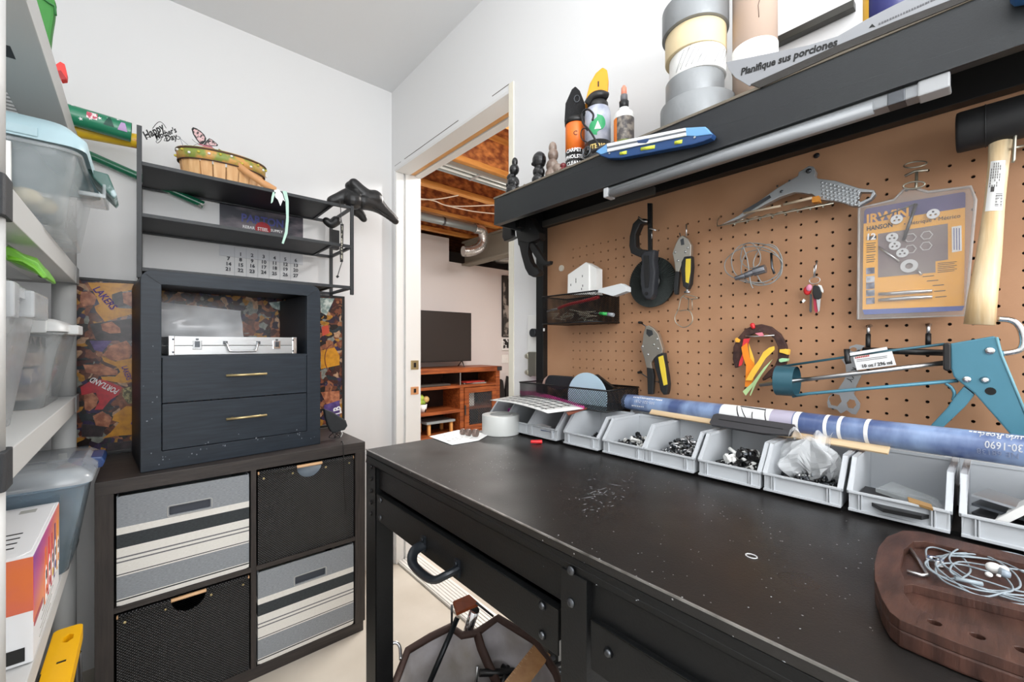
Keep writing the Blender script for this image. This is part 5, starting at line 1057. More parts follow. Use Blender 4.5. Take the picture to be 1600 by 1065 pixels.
MB().tube([(-.026, -.010, .184), (-.012, -.018, .197), (.006, -.02, .200), (.022, -.010, .199)], .010, 10, curve=4).build('brush_collar', M_blk, t); MB().box((.0, -.0175, .222), (.003, -.0155, .235)).build('slot', M_ink, t)
MB().lathe([(r * .8, .160), (r * .8, .185), (r * .5, .2)], 24).build('neck', M_blk, t)
p = onshelf(975, .875); t = thing('pump_bottle', 'small white pump bottle with an orange and yellow label', 'spray bottle', p, -TH - math.atan((975 - 800) / F_PX)); r = .0235
MB().lathe([(r, 0), (r, .125), (r * .9, .134), (r * .55, .14), (r * .55, .145)], 28).build('bottle', M_white, t); MB().lathe([(r + .0004, .045), (r + .0004, .118)], 28, cap=False).build('label', mat('sparkle_label', '#4b4646', .4, var=('#8f867c', 60, .45, .6)), t)
b = MB(); b.grid(lambda u, v: ((r + .0009) * math.sin(-1.5 + .75 * u), -(r + .0009) * math.cos(-1.5 + .75 * u), .02 + .098 * v), 4, 1); b.build('orange_band', mat('orange_flat', '#f08022', .45), t, recalc=False)
for z0_, z1_, c in ((.02, .034, '#ecd53a'), (.034, .048, '#f39a26'), (.048, .062, '#6d7a2c')): b = MB(); b.grid(lambda u, v: ((r + .0008) * math.sin(-.75 + 1.6 * u), -(r + .0008) * math.cos(-.75 + 1.6 * u), z0_ + (z1_ - z0_) * v), 6, 1); b.build('label_band', mat('band' + c[1:], c, .45), t, recalc=False)
MB().lathe([(.0105, .145), (.0115, .162), (.0095, .163)], 20).build('collar', M_blk, t); MB().lathe([(.0085, .163), (.0085, .178), (.006, .18)], 16).build('pump', mat('grey_pump', '#6f6f73', .4), t); MB().lathe([(.0068, .178), (.0065, .195), (.0035, .201)], 14).build('nozzle', mat('coral_nozzle', '#f0977c', .4), t)
# wire hook ornament
Z6 = (860, 120, 7.607); w2 = Wall(925, 200, .79, Z6); t = wthing('wire_coat_hook', 'dark scrolled wire hook leaning on the spray cans', 'hook', w2)
MB().tube(w2.p3([(500, 520), (510, 450), (470, 400), (430, 388), (385, 420), (372, 480), (395, 560), (450, 620), (500, 690), (545, 770), (575, 830)]), .0024, 8, curve=5).build('scroll', mat('iron_wire', '#2b2a2c', .35, .6), t)
MB().tube(w2.p3([(440, 640), (410, 612), (375, 630), (362, 690), (385, 750), (430, 775)]), .0014, 8, curve=5).build('small_scroll', mat('iron_wire', '#2b2a2c', .35, .6), t)
q = w2.at(430, 890); MB().tube([(q[0] + .0105 * math.cos(a), .002 * math.sin(a), q[1] + .0125 * math.sin(a)) for a in [k * math.tau / 20 for k in range(20)]], .0022, 8, closed=True).build('ring', M_dsteel, t); blob([((q[0] + .004, 0, q[1] + .004), .005, (1, 1, 1.3)), ((q[0] - .002, .002, q[1] - .002), .005, (1, 1, 1))], 'finial', M_blk, t, .0012)
MB().tube(w2.p3([(500, 890), (600, 840), (760, 790)], -.004), .0042, 10).build('stem', mat('iron_grey', '#4d4d50', .4, .5), t)
# spirit level on the shelf face
w2 = Wall(1030, 225, SX - .002, S5); t = wthing('spirit_level', 'short blue and silver spirit level held on the face of the upper shelf', 'level', w2)
MB().prism(w2.pts([(712, 565), (722, 545), (782, 515), (1280, 415), (1395, 412), (1440, 455), (1428, 480), (1380, 500), (1310, 520), (870, 600), (790, 602), (740, 585)]), -.016, 0).build('body', mat('level_blue', '#234678', .35), t, bevel=.002)
MB().prism(w2.pts([(712, 562), (782, 515), (786, 566), (745, 580)]), -.0175, -.002).build('end_piece', mat('level_light_blue', '#6ea3d4', .35), t, bevel=.0015); MB().prism(w2.pts([(1272, 417), (1395, 411), (1440, 458), (1340, 470), (1276, 468)]), -.0175, -.002).build('end_piece', mat('level_light_blue', '#6ea3d4', .35), t, bevel=.0015)
MB().prism(w2.pts([(784, 514), (1274, 419), (1276, 438), (786, 534)]), -.019, -.01).build('rail', mat('level_aluminium', '#e6e8ea', .3, .3), t, bevel=.0008); MB().prism(w2.pts([(786, 546), (1277, 448), (1278, 468), (788, 566)]), -.019, -.01).build('rail', mat('level_aluminium', '#e6e8ea', .3, .3), t, bevel=.0008)
MB().prism(w2.pts([(786, 534), (1276, 438), (1277, 448), (786, 546)]), -.0178, -.01).build('groove', mat('groove_grey', '#6b7076', .4), t); MB().prism(w2.pts([(975, 497), (1045, 485), (1045, 500), (1030, 512), (980, 512)]), -.0195, -.01).build('clip', mat('level_navy', '#27406b', .4), t)
for (x, y, l_) in ((1038, 540, 42), (885, 570, 20), (1228, 505, 22)):
    a, c = w2.at(x - l_, y + l_ * .17), w2.at(x + l_, y - l_ * .17); MB().tube([(a[0], -.016, a[1]), (c[0], -.016, c[1])], .0034, 12).build('vial', mat('vial_yellow', '#d7e04a', .15), t)
for (x, y) in ((800, 573), (1330, 477)): a = w2.at(x, y); MB().cyl((a[0], -.0182, a[1]), (a[0], -.0165, a[1]), .002, n=8).build('screw', M_steel, t)
# tape rolls
M_duct = mat('duct_tape_silver', '#8b8e90', .4, .35, bump=(120, .15)); tc_ = (.842, .397)
def tape(r, z0, z1, lb, m, dx=0, dy=0, core='#2c2c2e', ri=.038):
    t = thing('tape_roll', lb, 'tape', (tc_[0] + dx, tc_[1] + dy, z0), 0, 'tape rolls stacked on the upper shelf'); h = z1 - z0
    MB().lathe([(ri, 0), (r, 0), (r, h), (ri, h)], 56, cap=False).build('tape', m, t, bevel=.0012); MB().lathe([(ri - .002, .0005), (ri, .0005), (ri, h - .0005), (ri - .002, h - .0005)], 40, cap=False).build('core', mat('core' + core[1:], core, .8), t); return t
tape(.0705, SZ + .0005, SZ + .054, 'widest silver duct tape roll at the bottom of the tape stack', M_duct); tape(.055, SZ + .0545, SZ + .106, 'silver duct tape roll second from the bottom of the tape stack', M_duct, .0, .006, '#8c8c8c')
t = tape(.053, SZ + .1065, SZ + .151, 'white printed tape roll in the middle of the tape stack', M_white, 0, 0, '#b9a890')
for k in range(5):
    b = MB(); a0 = -3.45 + k * .34; z0_ = .006 + .024 * (k % 2)
    for (u0, v0, u1, v1) in ((0, 0, 1, .12), (0, .88, 1, 1), (0, 0, .1, 1), (.9, 0, 1, 1), (.22, .25, .36, .8), (.45, .25, .58, .8), (.66, .25, .8, .8)):
        f = lambda u, v: (.0535 * math.cos(a0 + .16 * u + .10 * v), .0535 * math.sin(a0 + .16 * u + .10 * v), z0_ + .006 * v + .012 * u)
        b.add([f(u0, v0), f(u1, v0), f(u1, v1), f(u0, v1)], [(0, 1, 2, 3)], False)
    b.build('printed_box', M_ink, t, recalc=False, kind='stuff')
b = MB()
for k in range(10):
    a = -3.5 + k * .2; b.tube([(.0533 * math.cos(a + u * .35), .0533 * math.sin(a + u * .35), .006 + .034 * u) for u in (0, .25, .5, .75, 1)], .0005, 4)
b.build('print_lines', mat('grey_ink', '#8d8f90', .6), t, kind='stuff')
tape(.0575, SZ + .1515, SZ + .199, 'cream masking tape roll under the top duct tape', mat('masking_cream', '#dcc9a2', .55), 0, .004, '#b9a890'); tape(.0625, SZ + .1995, SZ + .252, 'silver duct tape roll on top of the tape stack', M_duct, -.002, .004, '#3a3a3c', .040)
# cardboard tube
p = onshelf(1179, .875); t = thing('cardboard_tube', 'tall brown cardboard tube standing beside the tape stack', 'tube', p); r = .0375
MB().lathe([(r - .003, 0), (r, 0), (r, .42), (r - .003, .42), (r - .003, .0)], 40, cap=False).build('tube', mat('kraft_tube', '#b09a8a', .75, bump=(60, .1)), t); MB().lathe([(r + .0012, .100), (r + .0012, .135)], 40, cap=False).build('white_band', M_paper, t)
rs = random.Random(9); cr = [(-2.62 + .05 * rs.uniform(-1, 1), .17 + k * .011) for k in range(18)]
MB().tube([((r + .0004) * math.cos(a), (r + .0004) * math.sin(a), z) for a, z in cr], .0007, 4).build('torn_seam', mat('seam_dark', '#7c6a60', .9), t)
# black wall bar
p0_, p1_ = onX(1211, 67, .985), onX(1336, 9, .985); b = MB().box((0, -.009, -.0095), (p0_.y - p1_.y, .008, .005)); o = b.build('wall_bar', mat('dark_bar', '#3a3935', .4, .3), None, bevel=.001); o.location = (.984, p0_.y, p0_.z); o.rotation_euler.z = R90; tag(o, 'slim dark metal bar fixed level on the wall above the shelf', 'bar')
# blue and yellow can
p = onshelf(1392, .865); t = thing('lubricant_can', 'blue and yellow spray can at the top right of the upper shelf', 'spray can', p, -TH - math.atan((1392 - 800) / F_PX)); r = .033
MB().lathe([(r, 0), (r, .20), (r * .8, .215)], 32).build('can', mat('can_blue', '#32356f', .35), t)
for (u0, u1, z0_, z1_, m) in ((-1.45, -.85, .0, .22, M_yellow), (-.3, .75, .185, .235, M_yellow), (-.5, .9, .155, .18, M_inkw)): 
    b = MB(); b.grid(lambda u, v: ((r + .0006) * math.sin(u0 + (u1 - u0) * u), -(r + .0006) * math.cos(u0 + (u1 - u0) * u), z0_ + (z1_ - z0_) * v), 8, 1); b.build('label_patch', m, t, recalc=False)
# flyer
w2 = Wall(1200, 100, SX + .004, (1000, 0, 4)); t = wthing('flyer', 'grey plastic wrapped leaflet with Spanish heading hanging over the shelf edge', 'leaflet', w2)
fl = [(545, 395), (840, 335), (1060, 290), (1240, 235), (1420, 130), (1600, 38), (2000, -150), (2100, -195), (2100, -25), (2000, 20), (1600, 160), (1240, 305), (900, 455), (715, 535), (690, 545), (600, 490), (560, 440)]
MB().prism(w2.pts(fl), -.0045, -.0022).build('sheet', mat('grey_film', '#8e9094', .35, bump=(18, .6)), t, bevel=.0006)
MB().prism(w2.pts([(700, 538), (1240, 298), (1600, 150), (2100, -40), (2100, 0), (1600, 200), (1240, 345), (760, 560)]), -.0075, -.0030).build('lower_fold', mat('dark_fold', '#2c2926', .6, bump=(40, .8)), t)
wtext(w2, t, 'Planifique sus porciones', (640, 460), (1240, 272), M_ink, -.0050, 1.15, bold=.03)
MB().prism(w2.pts([(1436, 185), (1455, 160), (1475, 178), (1455, 178)]), -.0052, -.0045).build('mark', M_ink, t); b = MB(); rs = random.Random(17)
for k in range(22):
    x = 1495 + k * 17; y = 168 - (x - 1495) * .44; w_ = rs.uniform(8, 14); b.prism(w2.pts([(x, y), (x + w_, y - w_ * .44), (x + w_, y - w_ * .44 - 12), (x, y - 12)]), -.0050, -.0044)
b.build('fine_print', mat('dull_ink', '#5c5c60', .6), t, kind='stuff')
w2 = Wall(1590, 5, SX - .002); t = wthing('blue_tape_measure', 'blue plastic tool end at the top right corner of the upper shelf', 'tool', w2); MB().prism(w2.pts([(1578, -12), (1578, 7), (1584, 12), (1640, 4), (1640, -20)]), -.03, 0).build('body', mat('tool_blue', '#3d6ea8', .4), t, bevel=.003)
# clamp on the left end of the shelf
c7 = (770, 330, 7.1); w2 = Wall(815, 380, .878, c7); t = wthing('spring_clamp', 'large black clamp hanging from the left end of the upper shelf', 'clamp', w2)
MB().prism(w2.pts([(260, 110), (300, 60), (440, 75), (480, 130), (525, 200), (548, 240), (548, 310), (510, 330), (430, 360), (330, 340), (300, 300), (290, 200)]), -.014, .014).build('body', M_blk, t, bevel=.002)
MB().prism(w2.pts([(300, 300), (430, 340), (415, 400), (412, 470), (440, 560), (480, 620), (530, 650), (545, 690), (520, 715), (470, 732), (425, 710), (385, 640), (345, 500), (322, 395), (308, 375)]), -.011, .011).build('lower_jaw', M_blk, t, bevel=.0025)
MB().prism(w2.pts([(430, 330), (480, 375), (540, 470), (590, 545), (618, 562), (655, 550), (645, 590), (600, 608), (560, 600), (510, 545), (455, 460), (420, 400)]), -.007, .007).build('trigger', M_blk, t, bevel=.002)
MB().prism(w2.pts([(140, 150), (230, 190), (235, 270), (270, 290), (210, 320), (155, 338), (132, 290)]), -.012, .008).build('upper_jaw', M_blk, t, bevel=.003); MB().prism(w2.pts([(150, 150), (300, 100), (300, 200), (230, 215)]), -.006, .006).build('bar', M_black, t)
for (x, y) in ((320, 55), (455, 205), (215, 110)): a = w2.at(x, y); MB().bolt((a[0], -.0145, a[1]), .0022).build('bolt', M_dsteel, t)
# ================================================================ helper: planes parallel to the back wall
class WallY:
    def __init__(s, px, py, Y, crop=(0, 0, 1)): s.o = onY(px, py, Y); s.Y = Y; s.c = crop
    def at(s, px, py, dY=0):
        a, b, k = s.c; p = onY(a + px / k, b + py / k, s.Y + dY); return (p.x - s.o.x, p.z - s.o.z)
    def pts(s, l, dY=0): return [s.at(x, y, dY) for x, y in l]
    def p3(s, l, y=0): return [(s.at(q[0], q[1], q[2] if len(q) > 2 else y)[0], (q[2] if len(q) > 2 else y), s.at(q[0], q[1], q[2] if len(q) > 2 else y)[1]) for q in l]
def ything(name, label, cat, W, group=None): return thing(name, label, cat, W.o, 0, group)
# ================================================================ cube organiser
KX, KY, KW, KH, KD = -.110, 1.685, .784, .765, .40
M_oak = wood('black_brown_oak', '#2b2726', '#3b3532', (1, 8, 14), 9, .5); M_oakv = wood('black_brown_oak_v', '#2b2726', '#3b3532', (14, 8, 1), 9, .5)
ko = thing('cube_organizer', 'black brown four-cube organiser standing against the back wall', 'shelf unit', (KX, KY, 0))
MB().box((0, 0, KH - .040), (KW, KD, KH)).build('top_board', M_oak, ko, bevel=.0015)
MB().box((.006, .003, 0), (KW - .006, KD, .040)).build('bottom_board', M_oak, ko, bevel=.0015)
for x in (0, KW - .040): MB().box((x, 0, .040), (x + .040, KD, KH - .040)).build('side_panel', M_oakv, ko, bevel=.001)
MB().box((KW / 2 - .008, .002, .040), (KW / 2 + .008, KD, KH - .040)).build('divider', M_oakv, ko, bevel=.0008)
for x0, x1 in ((.040, KW / 2 - .008), (KW / 2 + .008, KW - .040)): MB().box((x0, .002, .374), (x1, KD, .390)).build('shelf', M_oak, ko, bevel=.0008)
MB().box((.040, KD - .006, .04), (KW - .04, KD, KH - .04)).build('back_panel', M_oak, ko)
# striped fabric boxes
bh = .322
def fz(l): return [(bh * (1 - f), c) for f, c in l]
G_, W_, K_ = '#8f9499', '#e6e4de', '#2e3235'
st = [(-.01, W_)] + sorted(fz([(.96, K_), (.947, W_), (.937, '#8f9499'), (.735, W_), (.722, K_), (.71, W_), (.61, '#6f7073'), (.596, W_), (.572, '#6f7073'), (.558, W_), (.476, '#363b3e'), (.352, W_), (.287, '#8f9499')])) + [(bh + .02, '#8f9499')]
M_str = ramp_mat('striped_canvas', 2, st, .85, grain=.75)
def soft_box(label, x, z, kind):
    t = thing('storage_cube', label, 'storage box', (KX + x, KY + .006, z + .001), 0, 'fabric and woven boxes in the cube organiser'); w = .334; h = bh
    if kind == 's':
        slot = rrect(.12, h * .735, .225, h * .815, .003, 2)
        f = rrect(0, 0, w, h, .010, 3)
        fr = MB().prism(f, 0, .005, holes=[slot]); fr.build('front', M_str, t, bevel=.0012)
        for a, c in (((0, .005, 0), (.004, .36, h)), ((w - .004, .005, 0), (w, .36, h)), ((0, .36, 0), (w, .364, h))): MB().box(a, c).build('panel', M_str, t)
        MB().box((.004, .005, 0), (w - .004, .36, .004)).build('base', M_str, t)
        MB().box((.10, .012, h * .70), (.25, .014, h * .85)).build('lining', mat('slot_lining', '#4c5058', .9), t)
        MB().tube([(p[0], -.0008, p[1]) for p in rrect(.116, h * .723, .229, h * .827, .004, 2)], .0014, 5, closed=True).build('slot_piping', mat('piping', '#b5b5b3', .8), t)
    else:
        c = w / 2 + .002; R = .044; arc = [(c + R * math.cos(a), h - .006 + R * math.sin(a)) for a in [math.pi + k * math.pi / 14 for k in range(15)]]
        out = [(0, 0), (w, 0), (w, h - .006)] + list(reversed(arc)) + [(0, h - .006)]
        MB().prism(out, 0, .006).build('front', M_weave, t, bevel=.001)
        for a, c2 in (((0, .006, 0), (.005, .36, h - .01)), ((w - .005, .006, 0), (w, .36, h - .01)), ((0, .36, 0), (w, .364, h - .01))): MB().box(a, c2).build('panel', M_weave, t)
        MB().box((.005, .006, 0), (w - .005, .36, .004)).build('base', M_weave, t)
        for x0, x1 in ((.004, c - R - .001), (c + R + .001, w - .004)): MB().tube([(x0, .002, h - .004), (x1, .002, h - .004)], .0085, 12).build('rolled_edge', M_weave, t)
        MB().cyl((.0, .002, h - .004), (w, .002, h - .004), .0058, n=12).build('dowel', wood('beech_dowel', '#d9a777', '#e8bf94', (1, 10, 10)), t, label='pale wooden dowel')
        for x in (.018, c - R - .014, c + R + .014, w - .018): MB().bolt((x, -.0005, h - .024), .0042).build('stud', M_brass, t)
    return t
M_weave = mat('black_weave', '#141415', .5); nt = M_weave.node_tree; bs = nt.nodes['Principled BSDF']
tc = nt.nodes.new('ShaderNodeTexCoord'); sp = nt.nodes.new('ShaderNodeSeparateXYZ'); nt.links.new(tc.outputs['Object'], sp.inputs[0])
def mth(op, a, b_=None):
    n = nt.nodes.new('ShaderNodeMath'); n.operation = op
    for i, v in enumerate((a, b_)):
        if v is None: continue
        if isinstance(v, (int, float)): n.inputs[i].default_value = v
        else: nt.links.new(v, n.inputs[i])
    return n.outputs[0]
sx_ = mth('SINE', mth('MULTIPLY', sp.outputs[0], 760.0)); sz_ = mth('SINE', mth('MULTIPLY', sp.outputs[2], 760.0)); pr = mth('MULTIPLY', sx_, sz_)
bu = nt.nodes.new('ShaderNodeBump'); bu.inputs['Strength'].default_value = 1; bu.inputs['Distance'].default_value = .002; nt.links.new(pr, bu.inputs['Height']); nt.links.new(bu.outputs[0], bs.inputs['Normal'])
cr = nt.nodes.new('ShaderNodeValToRGB'); cr.color_ramp.elements[0].position = .35; cr.color_ramp.elements[0].color = lin('#0c0c0d'); cr.color_ramp.elements[1].position = .95; cr.color_ramp.elements[1].color = lin('#77777a'); nt.links.new(pr, cr.inputs[0]); nt.links.new(cr.outputs[0], bs.inputs['Base Color'])  # highlight painted into the colour of the weave tops, gaps darkened
soft_box('striped grey and white fabric box in the upper left cube', .0455, .390, 's'); soft_box('black woven box with clear film inside in the upper right cube', .4055, .390, 'w')
soft_box('black woven box in the lower left cube', .0455, .040, 'w'); soft_box('striped grey and white fabric box in the lower right cube', .4055, .040, 's')
b = MB().grid(lambda u, v: (KX + .4055 + .10 + .15 * u, KY + .03 + .02 * math.sin(3 * u + 2 * v), .61 + .09 * v), 6, 6); o = b.build('film_roll', clear('blue_film', '#b8c6d4', .7, .15), None, recalc=False); tag(o, 'crumpled bluish film showing through the cut-out of the woven box', 'film')
# ================================================================ navy nightstand
M_navy = mat('navy_stained_wood', '#1f2730', .45, var=('#29323c', 10, .35, .7), bump=(120, .15), stretch=(1, 1, 12), spec=.4)
nsa = math.atan2(.042, .536); NX, NY, NZ = -.012, 1.722, KH + .001; NW, NH, ND = .538, .626, .325
ns = thing('nightstand', 'dark navy open-top nightstand with two drawers on the cube organiser', 'nightstand', (NX, NY, NZ), nsa)
fw = .050; ins = rrect(fw, .057, NW - fw, NH - fw + .008, .002, 1)
def rtop(w, h, r): return [(0, 0), (w, 0)] + [(w - r + r * math.cos(a), h - r + r * math.sin(a)) for a in [k * math.pi / 8 for k in range(5)]] + [(r + r * math.cos(a), h - r + r * math.sin(a)) for a in [math.pi / 2 + k * math.pi / 8 for k in range(5)]]
MB().prism(rtop(NW, NH, .032), 0, .02, holes=[ins]).build('front_frame', M_navy, ns, bevel=.0015)
b = MB(); o_ = rtop(NW, NH, .032); i_ = [(fw - .02, .03), (NW - fw + .02, .03), (NW - fw + .02, NH - fw + .028), (fw - .02, NH - fw + .028)]
b.prism(o_, .02, ND, holes=[[(.022, .022), (NW - .022, .022), (NW - .022, NH - .03), (.022, NH - .03)]]).build('carcass', M_navy, ns, bevel=.001)
for x in (fw - .006, NW - fw): MB().box((x, .02, .057), (x + .006, ND, NH - fw + .008)).build('inner_side', mat('navy_dark', '#1c222a', .5), ns)
MB().box((fw, .002, .352), (NW - fw, ND, .358)).build('cubby_floor', M_navy, ns)
for (z0, z1) in ((.2085, .353), (.059, .2055)):
    d = MB().box((fw + .002, .001, z0), (NW - fw - .002, .018, z1)).build('drawer', M_navy, ns, bevel=.0012); zc = (z0 + z1) / 2 + .008
    h = MB().cyl((NW / 2 - .062 + .01, -.024, zc), (NW / 2 + .062 + .01, -.024, zc), .0042, n=12)
    for x in (-.04, .045): h.cyl((NW / 2 + x + .01, .001, zc), (NW / 2 + x + .01, -.024, zc), .0035, n=10)
    h.build('handle', M_brass, d)
# mitre seams
b = MB()
for sx in (0, 1):
    P = lambda x: x if not sx else NW - x
    b.tube([(P(.012), -.0004, NH - .014), (P(fw), -.0004, NH - fw + .006)], .0006, 4)
b.build('mitre_seam', M_blk, ns, kind='stuff')
b = MB(); rs = random.Random(3)
for k in range(34):
    x, z = (rs.uniform(.02, NW - .02), rs.gauss(.04, .012)) if k < 26 else (rs.uniform(.005, .04), rs.uniform(.05, .4)); b.box((x, -.0006, z), (x + rs.uniform(.001, .004), .0002, z + rs.uniform(.001, .006)))
b.build('chipped_paint', mat('chip_grey', '#7f858c', .8), ns, kind='stuff')
# silver case in the cubby
def nsp(x, y, z): c_, s_ = math.cos(nsa), math.sin(nsa); return (NX + c_ * x - s_ * y, NY + s_ * x + c_ * y, NZ + z)
t = thing('aluminium_case', 'slim silver aluminium case lying in the open cubby of the nightstand', 'case', nsp(.070, .03, .359), nsa); M_al = mat('ribbed_aluminium', '#d5d7d8', .3, .75); w, h, dd = .390, .062, .20
MB().box((0, 0, .0), (w, dd, h / 2 - .0005)).build('base', M_al, t, bevel=.002); MB().box((0, 0, h / 2 + .0005), (w, dd, h)).build('lid', M_al, t, bevel=.002)
b = MB()
for z in (.006, .011, .036, .041, .05): b.box((.02, -.0014, z), (w - .02, .001, z + .0022))
b.build('ridge', M_al, t, kind='stuff')
for x in (0, w - .016): MB().box((x, -.002, -.0005), (x + .016, .004, h + .001)).build('corner', M_chrome, t, bevel=.0015)
for x in (.012, w - .014):
    for z in (.010, .052): MB().bolt((x, -.002, z), .0032).build('rivet', M_dsteel, t)
for x in (.062, w - .085): l = MB().box((x, -.005, .018), (x + .026, .001, .05)).build('latch', M_chrome, t, bevel=.0015); MB().box((x + .006, -.008, .026), (x + .020, -.004, .046)).build('latch_tab', M_dsteel, l, bevel=.001); MB().box((x + .009, -.0065, .05), (x + .017, -.001, .0555)).build('latch_loop', M_dsteel, l)
MB().tube([(.155, .0, .042), (.157, -.012, .038), (.164, -.018, .016), (.172, -.019, .012), (.238, -.019, .012), (.246, -.018, .016), (.253, -.012, .038), (.255, 0, .042)], .0036, 10, curve=3).build('handle', M_chrome, t)
for x in (.148, .25): MB().box((x, -.003, .036), (x + .014, .001, .047)).build('handle_mount', M_dsteel, t, bevel=.001)
# clear film standing behind the case
M_film = clear('silver_film', '#f4f6f9', .85, .08)
def filmf(u, v): x = .03 + .30 * u; return (x + .012 * (1 - v) * (u - .5), .27 + .014 * math.sin(5 * v + 3.2 * u) + .006 * math.sin(14 * v - 5 * u), .004 + .188 * v * (1 - .10 * u))
o = MB().grid(filmf, 24, 24).build('plastic_film', M_film, None, recalc=False); o.location = nsp(0, 0, .359); o.rotation_euler.z = nsa; tag(o, 'sheet of shiny clear plastic film standing behind the silver case', 'film')
# ================================================================ framed sports poster behind the nightstand
PY = 2.092; w2 = WallY(330, 570, PY); t = thing('framed_poster', 'wide framed basketball collage poster standing sideways behind the nightstand', 'poster', (-.20, PY, KH + .0015)); pw_, ph_ = .93, .628
m = bpy.data.materials.new('poster_print'); m.use_nodes = True; nt = m.node_tree; bs = nt.nodes['Principled BSDF']; bs.inputs['Roughness'].default_value = .25
tc = nt.nodes.new('ShaderNodeTexCoord'); nz = nt.nodes.new('ShaderNodeTexNoise'); nz.inputs['Scale'].default_value = 14; mp = nt.nodes.new('ShaderNodeMix'); mp.data_type = 'VECTOR'; mp.inputs[0].default_value = .09
nt.links.new(tc.outputs['Object'], nz.inputs[0]); nt.links.new(tc.outputs['Object'], mp.inputs[4]); nt.links.new(nz.outputs['Color'], mp.inputs[5])
vo = nt.nodes.new('ShaderNodeTexVoronoi'); vo.inputs['Scale'].default_value = 52; nt.links.new(mp.outputs[1], vo.inputs[0])
sepc = nt.nodes.new('ShaderNodeSeparateColor'); nt.links.new(vo.outputs['Color'], sepc.inputs[0]); cr = nt.nodes.new('ShaderNodeValToRGB'); e = cr.color_ramp; e.interpolation = 'CONSTANT'
pal = ['#1f1512', '#5e3424', '#2a1c2e', '#96603f', '#3f2018', '#7d7f77', '#32264a', '#75402a', '#b08c6e', '#251a18', '#a8762a', '#451d18', '#242b30', '#84503a']
e.elements[0].color = lin(pal[0]); e.elements[1].position = 1 / 14; e.elements[1].color = lin(pal[1])
for k in range(2, 14): q = e.elements.new(k / 14); q.color = lin(pal[k])
nt.links.new(sepc.outputs[0], cr.inputs[0]); n2 = nt.nodes.new('ShaderNodeTexNoise'); n2.inputs['Scale'].default_value = 90; n2.inputs['Detail'].default_value = 5; mx = nt.nodes.new('ShaderNodeMix'); mx.data_type = 'RGBA'; mx.blend_type = 'OVERLAY'; mx.inputs[0].default_value = .9
nt.links.new(tc.outputs['Object'], n2.inputs[0]); nt.links.new(cr.outputs[0], mx.inputs[6]); nt.links.new(n2.outputs[0], mx.inputs[7]); nt.links.new(mx.outputs[2], bs.inputs['Base Color']); M_post2 = m
MB().box((0, .0, 0), (pw_, .016, ph_)).build('print', M_post2, t)
for a, c in (((-.004, -.004, -.0005), (pw_ + .004, .02, .010)), ((-.004, -.004, ph_ - .010), (pw_ + .004, .02, ph_)), ((-.004, -.004, .01), (.008, .02, ph_ - .01)), ((pw_ - .008, -.004, .01), (pw_ + .004, .02, ph_ - .01))): MB().box(a, c).build('frame', M_blk, t, bevel=.001)
ox, oz = -.20, KH + .0015
def pp(l, c): W = c; r = []; 
def pol(crop, l, m, nm='printed_shape', y=-.0008):
    a, b_, k = crop; P = [onY(a + x / k, b_ + y_ / k, PY) for x, y_ in l]; return MB().prism([(p.x - ox, p.z - oz) for p in P], y, .0005).build(nm, m, t)
P1, P2, P3 = (0, 266, 4), (0, 532, 4), (200, 400, 4)
M_jy = mat('jersey_yellow', '#d0901a', .3, var=('#a86a12', 40, .45, .75)); M_jp = mat('jersey_purple', '#44306e', .3, var=('#6b5596', 40, .4, .7)); M_jr = mat('jersey_red', '#c02433', .3, var=('#8c1a26', 40, .45, .75)); M_sk = mat('skin_print', '#8a4b30', .3, var=('#c98560', 45, .4, .65)); M_dp = mat('dark_print', '#1c1518', .3, var=('#3d2d33', 45, .4, .65))
pol(P1, [(548, 700), (835, 708), (835, 745), (760, 760), (700, 790), (700, 830), (740, 860), (830, 865), (860, 890), (760, 915), (655, 945), (600, 880), (590, 850), (622, 835), (590, 770)], M_jy)
pol(P1, [(700, 775), (760, 755), (800, 800), (790, 845), (740, 855), (702, 830)], M_dp, y=-.0012); pol(P1, [(765, 765), (830, 760), (868, 790), (865, 830), (820, 850), (772, 830)], M_sk, y=-.0014)
pol(P1, [(505, 760), (560, 755), (605, 790), (590, 840), (520, 850), (500, 820)], M_sk); pol(P1, [(630, 960), (700, 945), (750, 985), (755, 1015), (690, 1020), (640, 1000)], M_sk, y=-.0012); pol(P1, [(560, 960), (700, 940), (868, 920), (868, 1060), (780, 1064), (600, 1060)], M_dp)
pol(P2, [(560, 0), (700, 0), (640, 70), (590, 60)], M_jp); pol(P2, [(640, 90), (690, 30), (790, 0), (840, 60), (800, 120), (700, 125)], M_sk, y=-.0011)
pol(P2, [(640, 105), (720, 130), (820, 110), (868, 95), (868, 250), (760, 265), (640, 245), (630, 225), (720, 225), (752, 195), (735, 165), (650, 130)], M_jy, y=-.0013); pol(P2, [(520, 150), (640, 150), (735, 185), (735, 215), (640, 215), (540, 200)], M_sk, y=-.0014)
pol(P2, [(503, 290), (560, 255), (640, 240), (762, 290), (745, 335), (690, 370), (640, 430), (590, 432), (620, 380), (600, 325), (510, 340)], M_jr); pol(P2, [(525, 340), (580, 325), (615, 360), (600, 410), (560, 440), (530, 430)], M_sk, y=-.0012); pol(P2, [(770, 300), (868, 270), (868, 390), (800, 395), (765, 345)], mat('curly_print', '#4d4a2c', .4, var=('#b5a878', 90, .45, .6)), y=-.001)
pol(P2, [(868, 412), (790, 408), (710, 465), (700, 497), (745, 510), (690, 575), (638, 612), (720, 595), (868, 585)], M_jy); pol(P2, [(580, 470), (640, 440), (700, 480), (680, 540), (600, 530)], M_sk, y=-.0011); pol(P2, [(510, 520), (660, 530), (640, 600), (510, 600)], M_dp, y=-.001); pol(P2, [(670, 640), (868, 620), (868, 690), (670, 710)], M_dp)
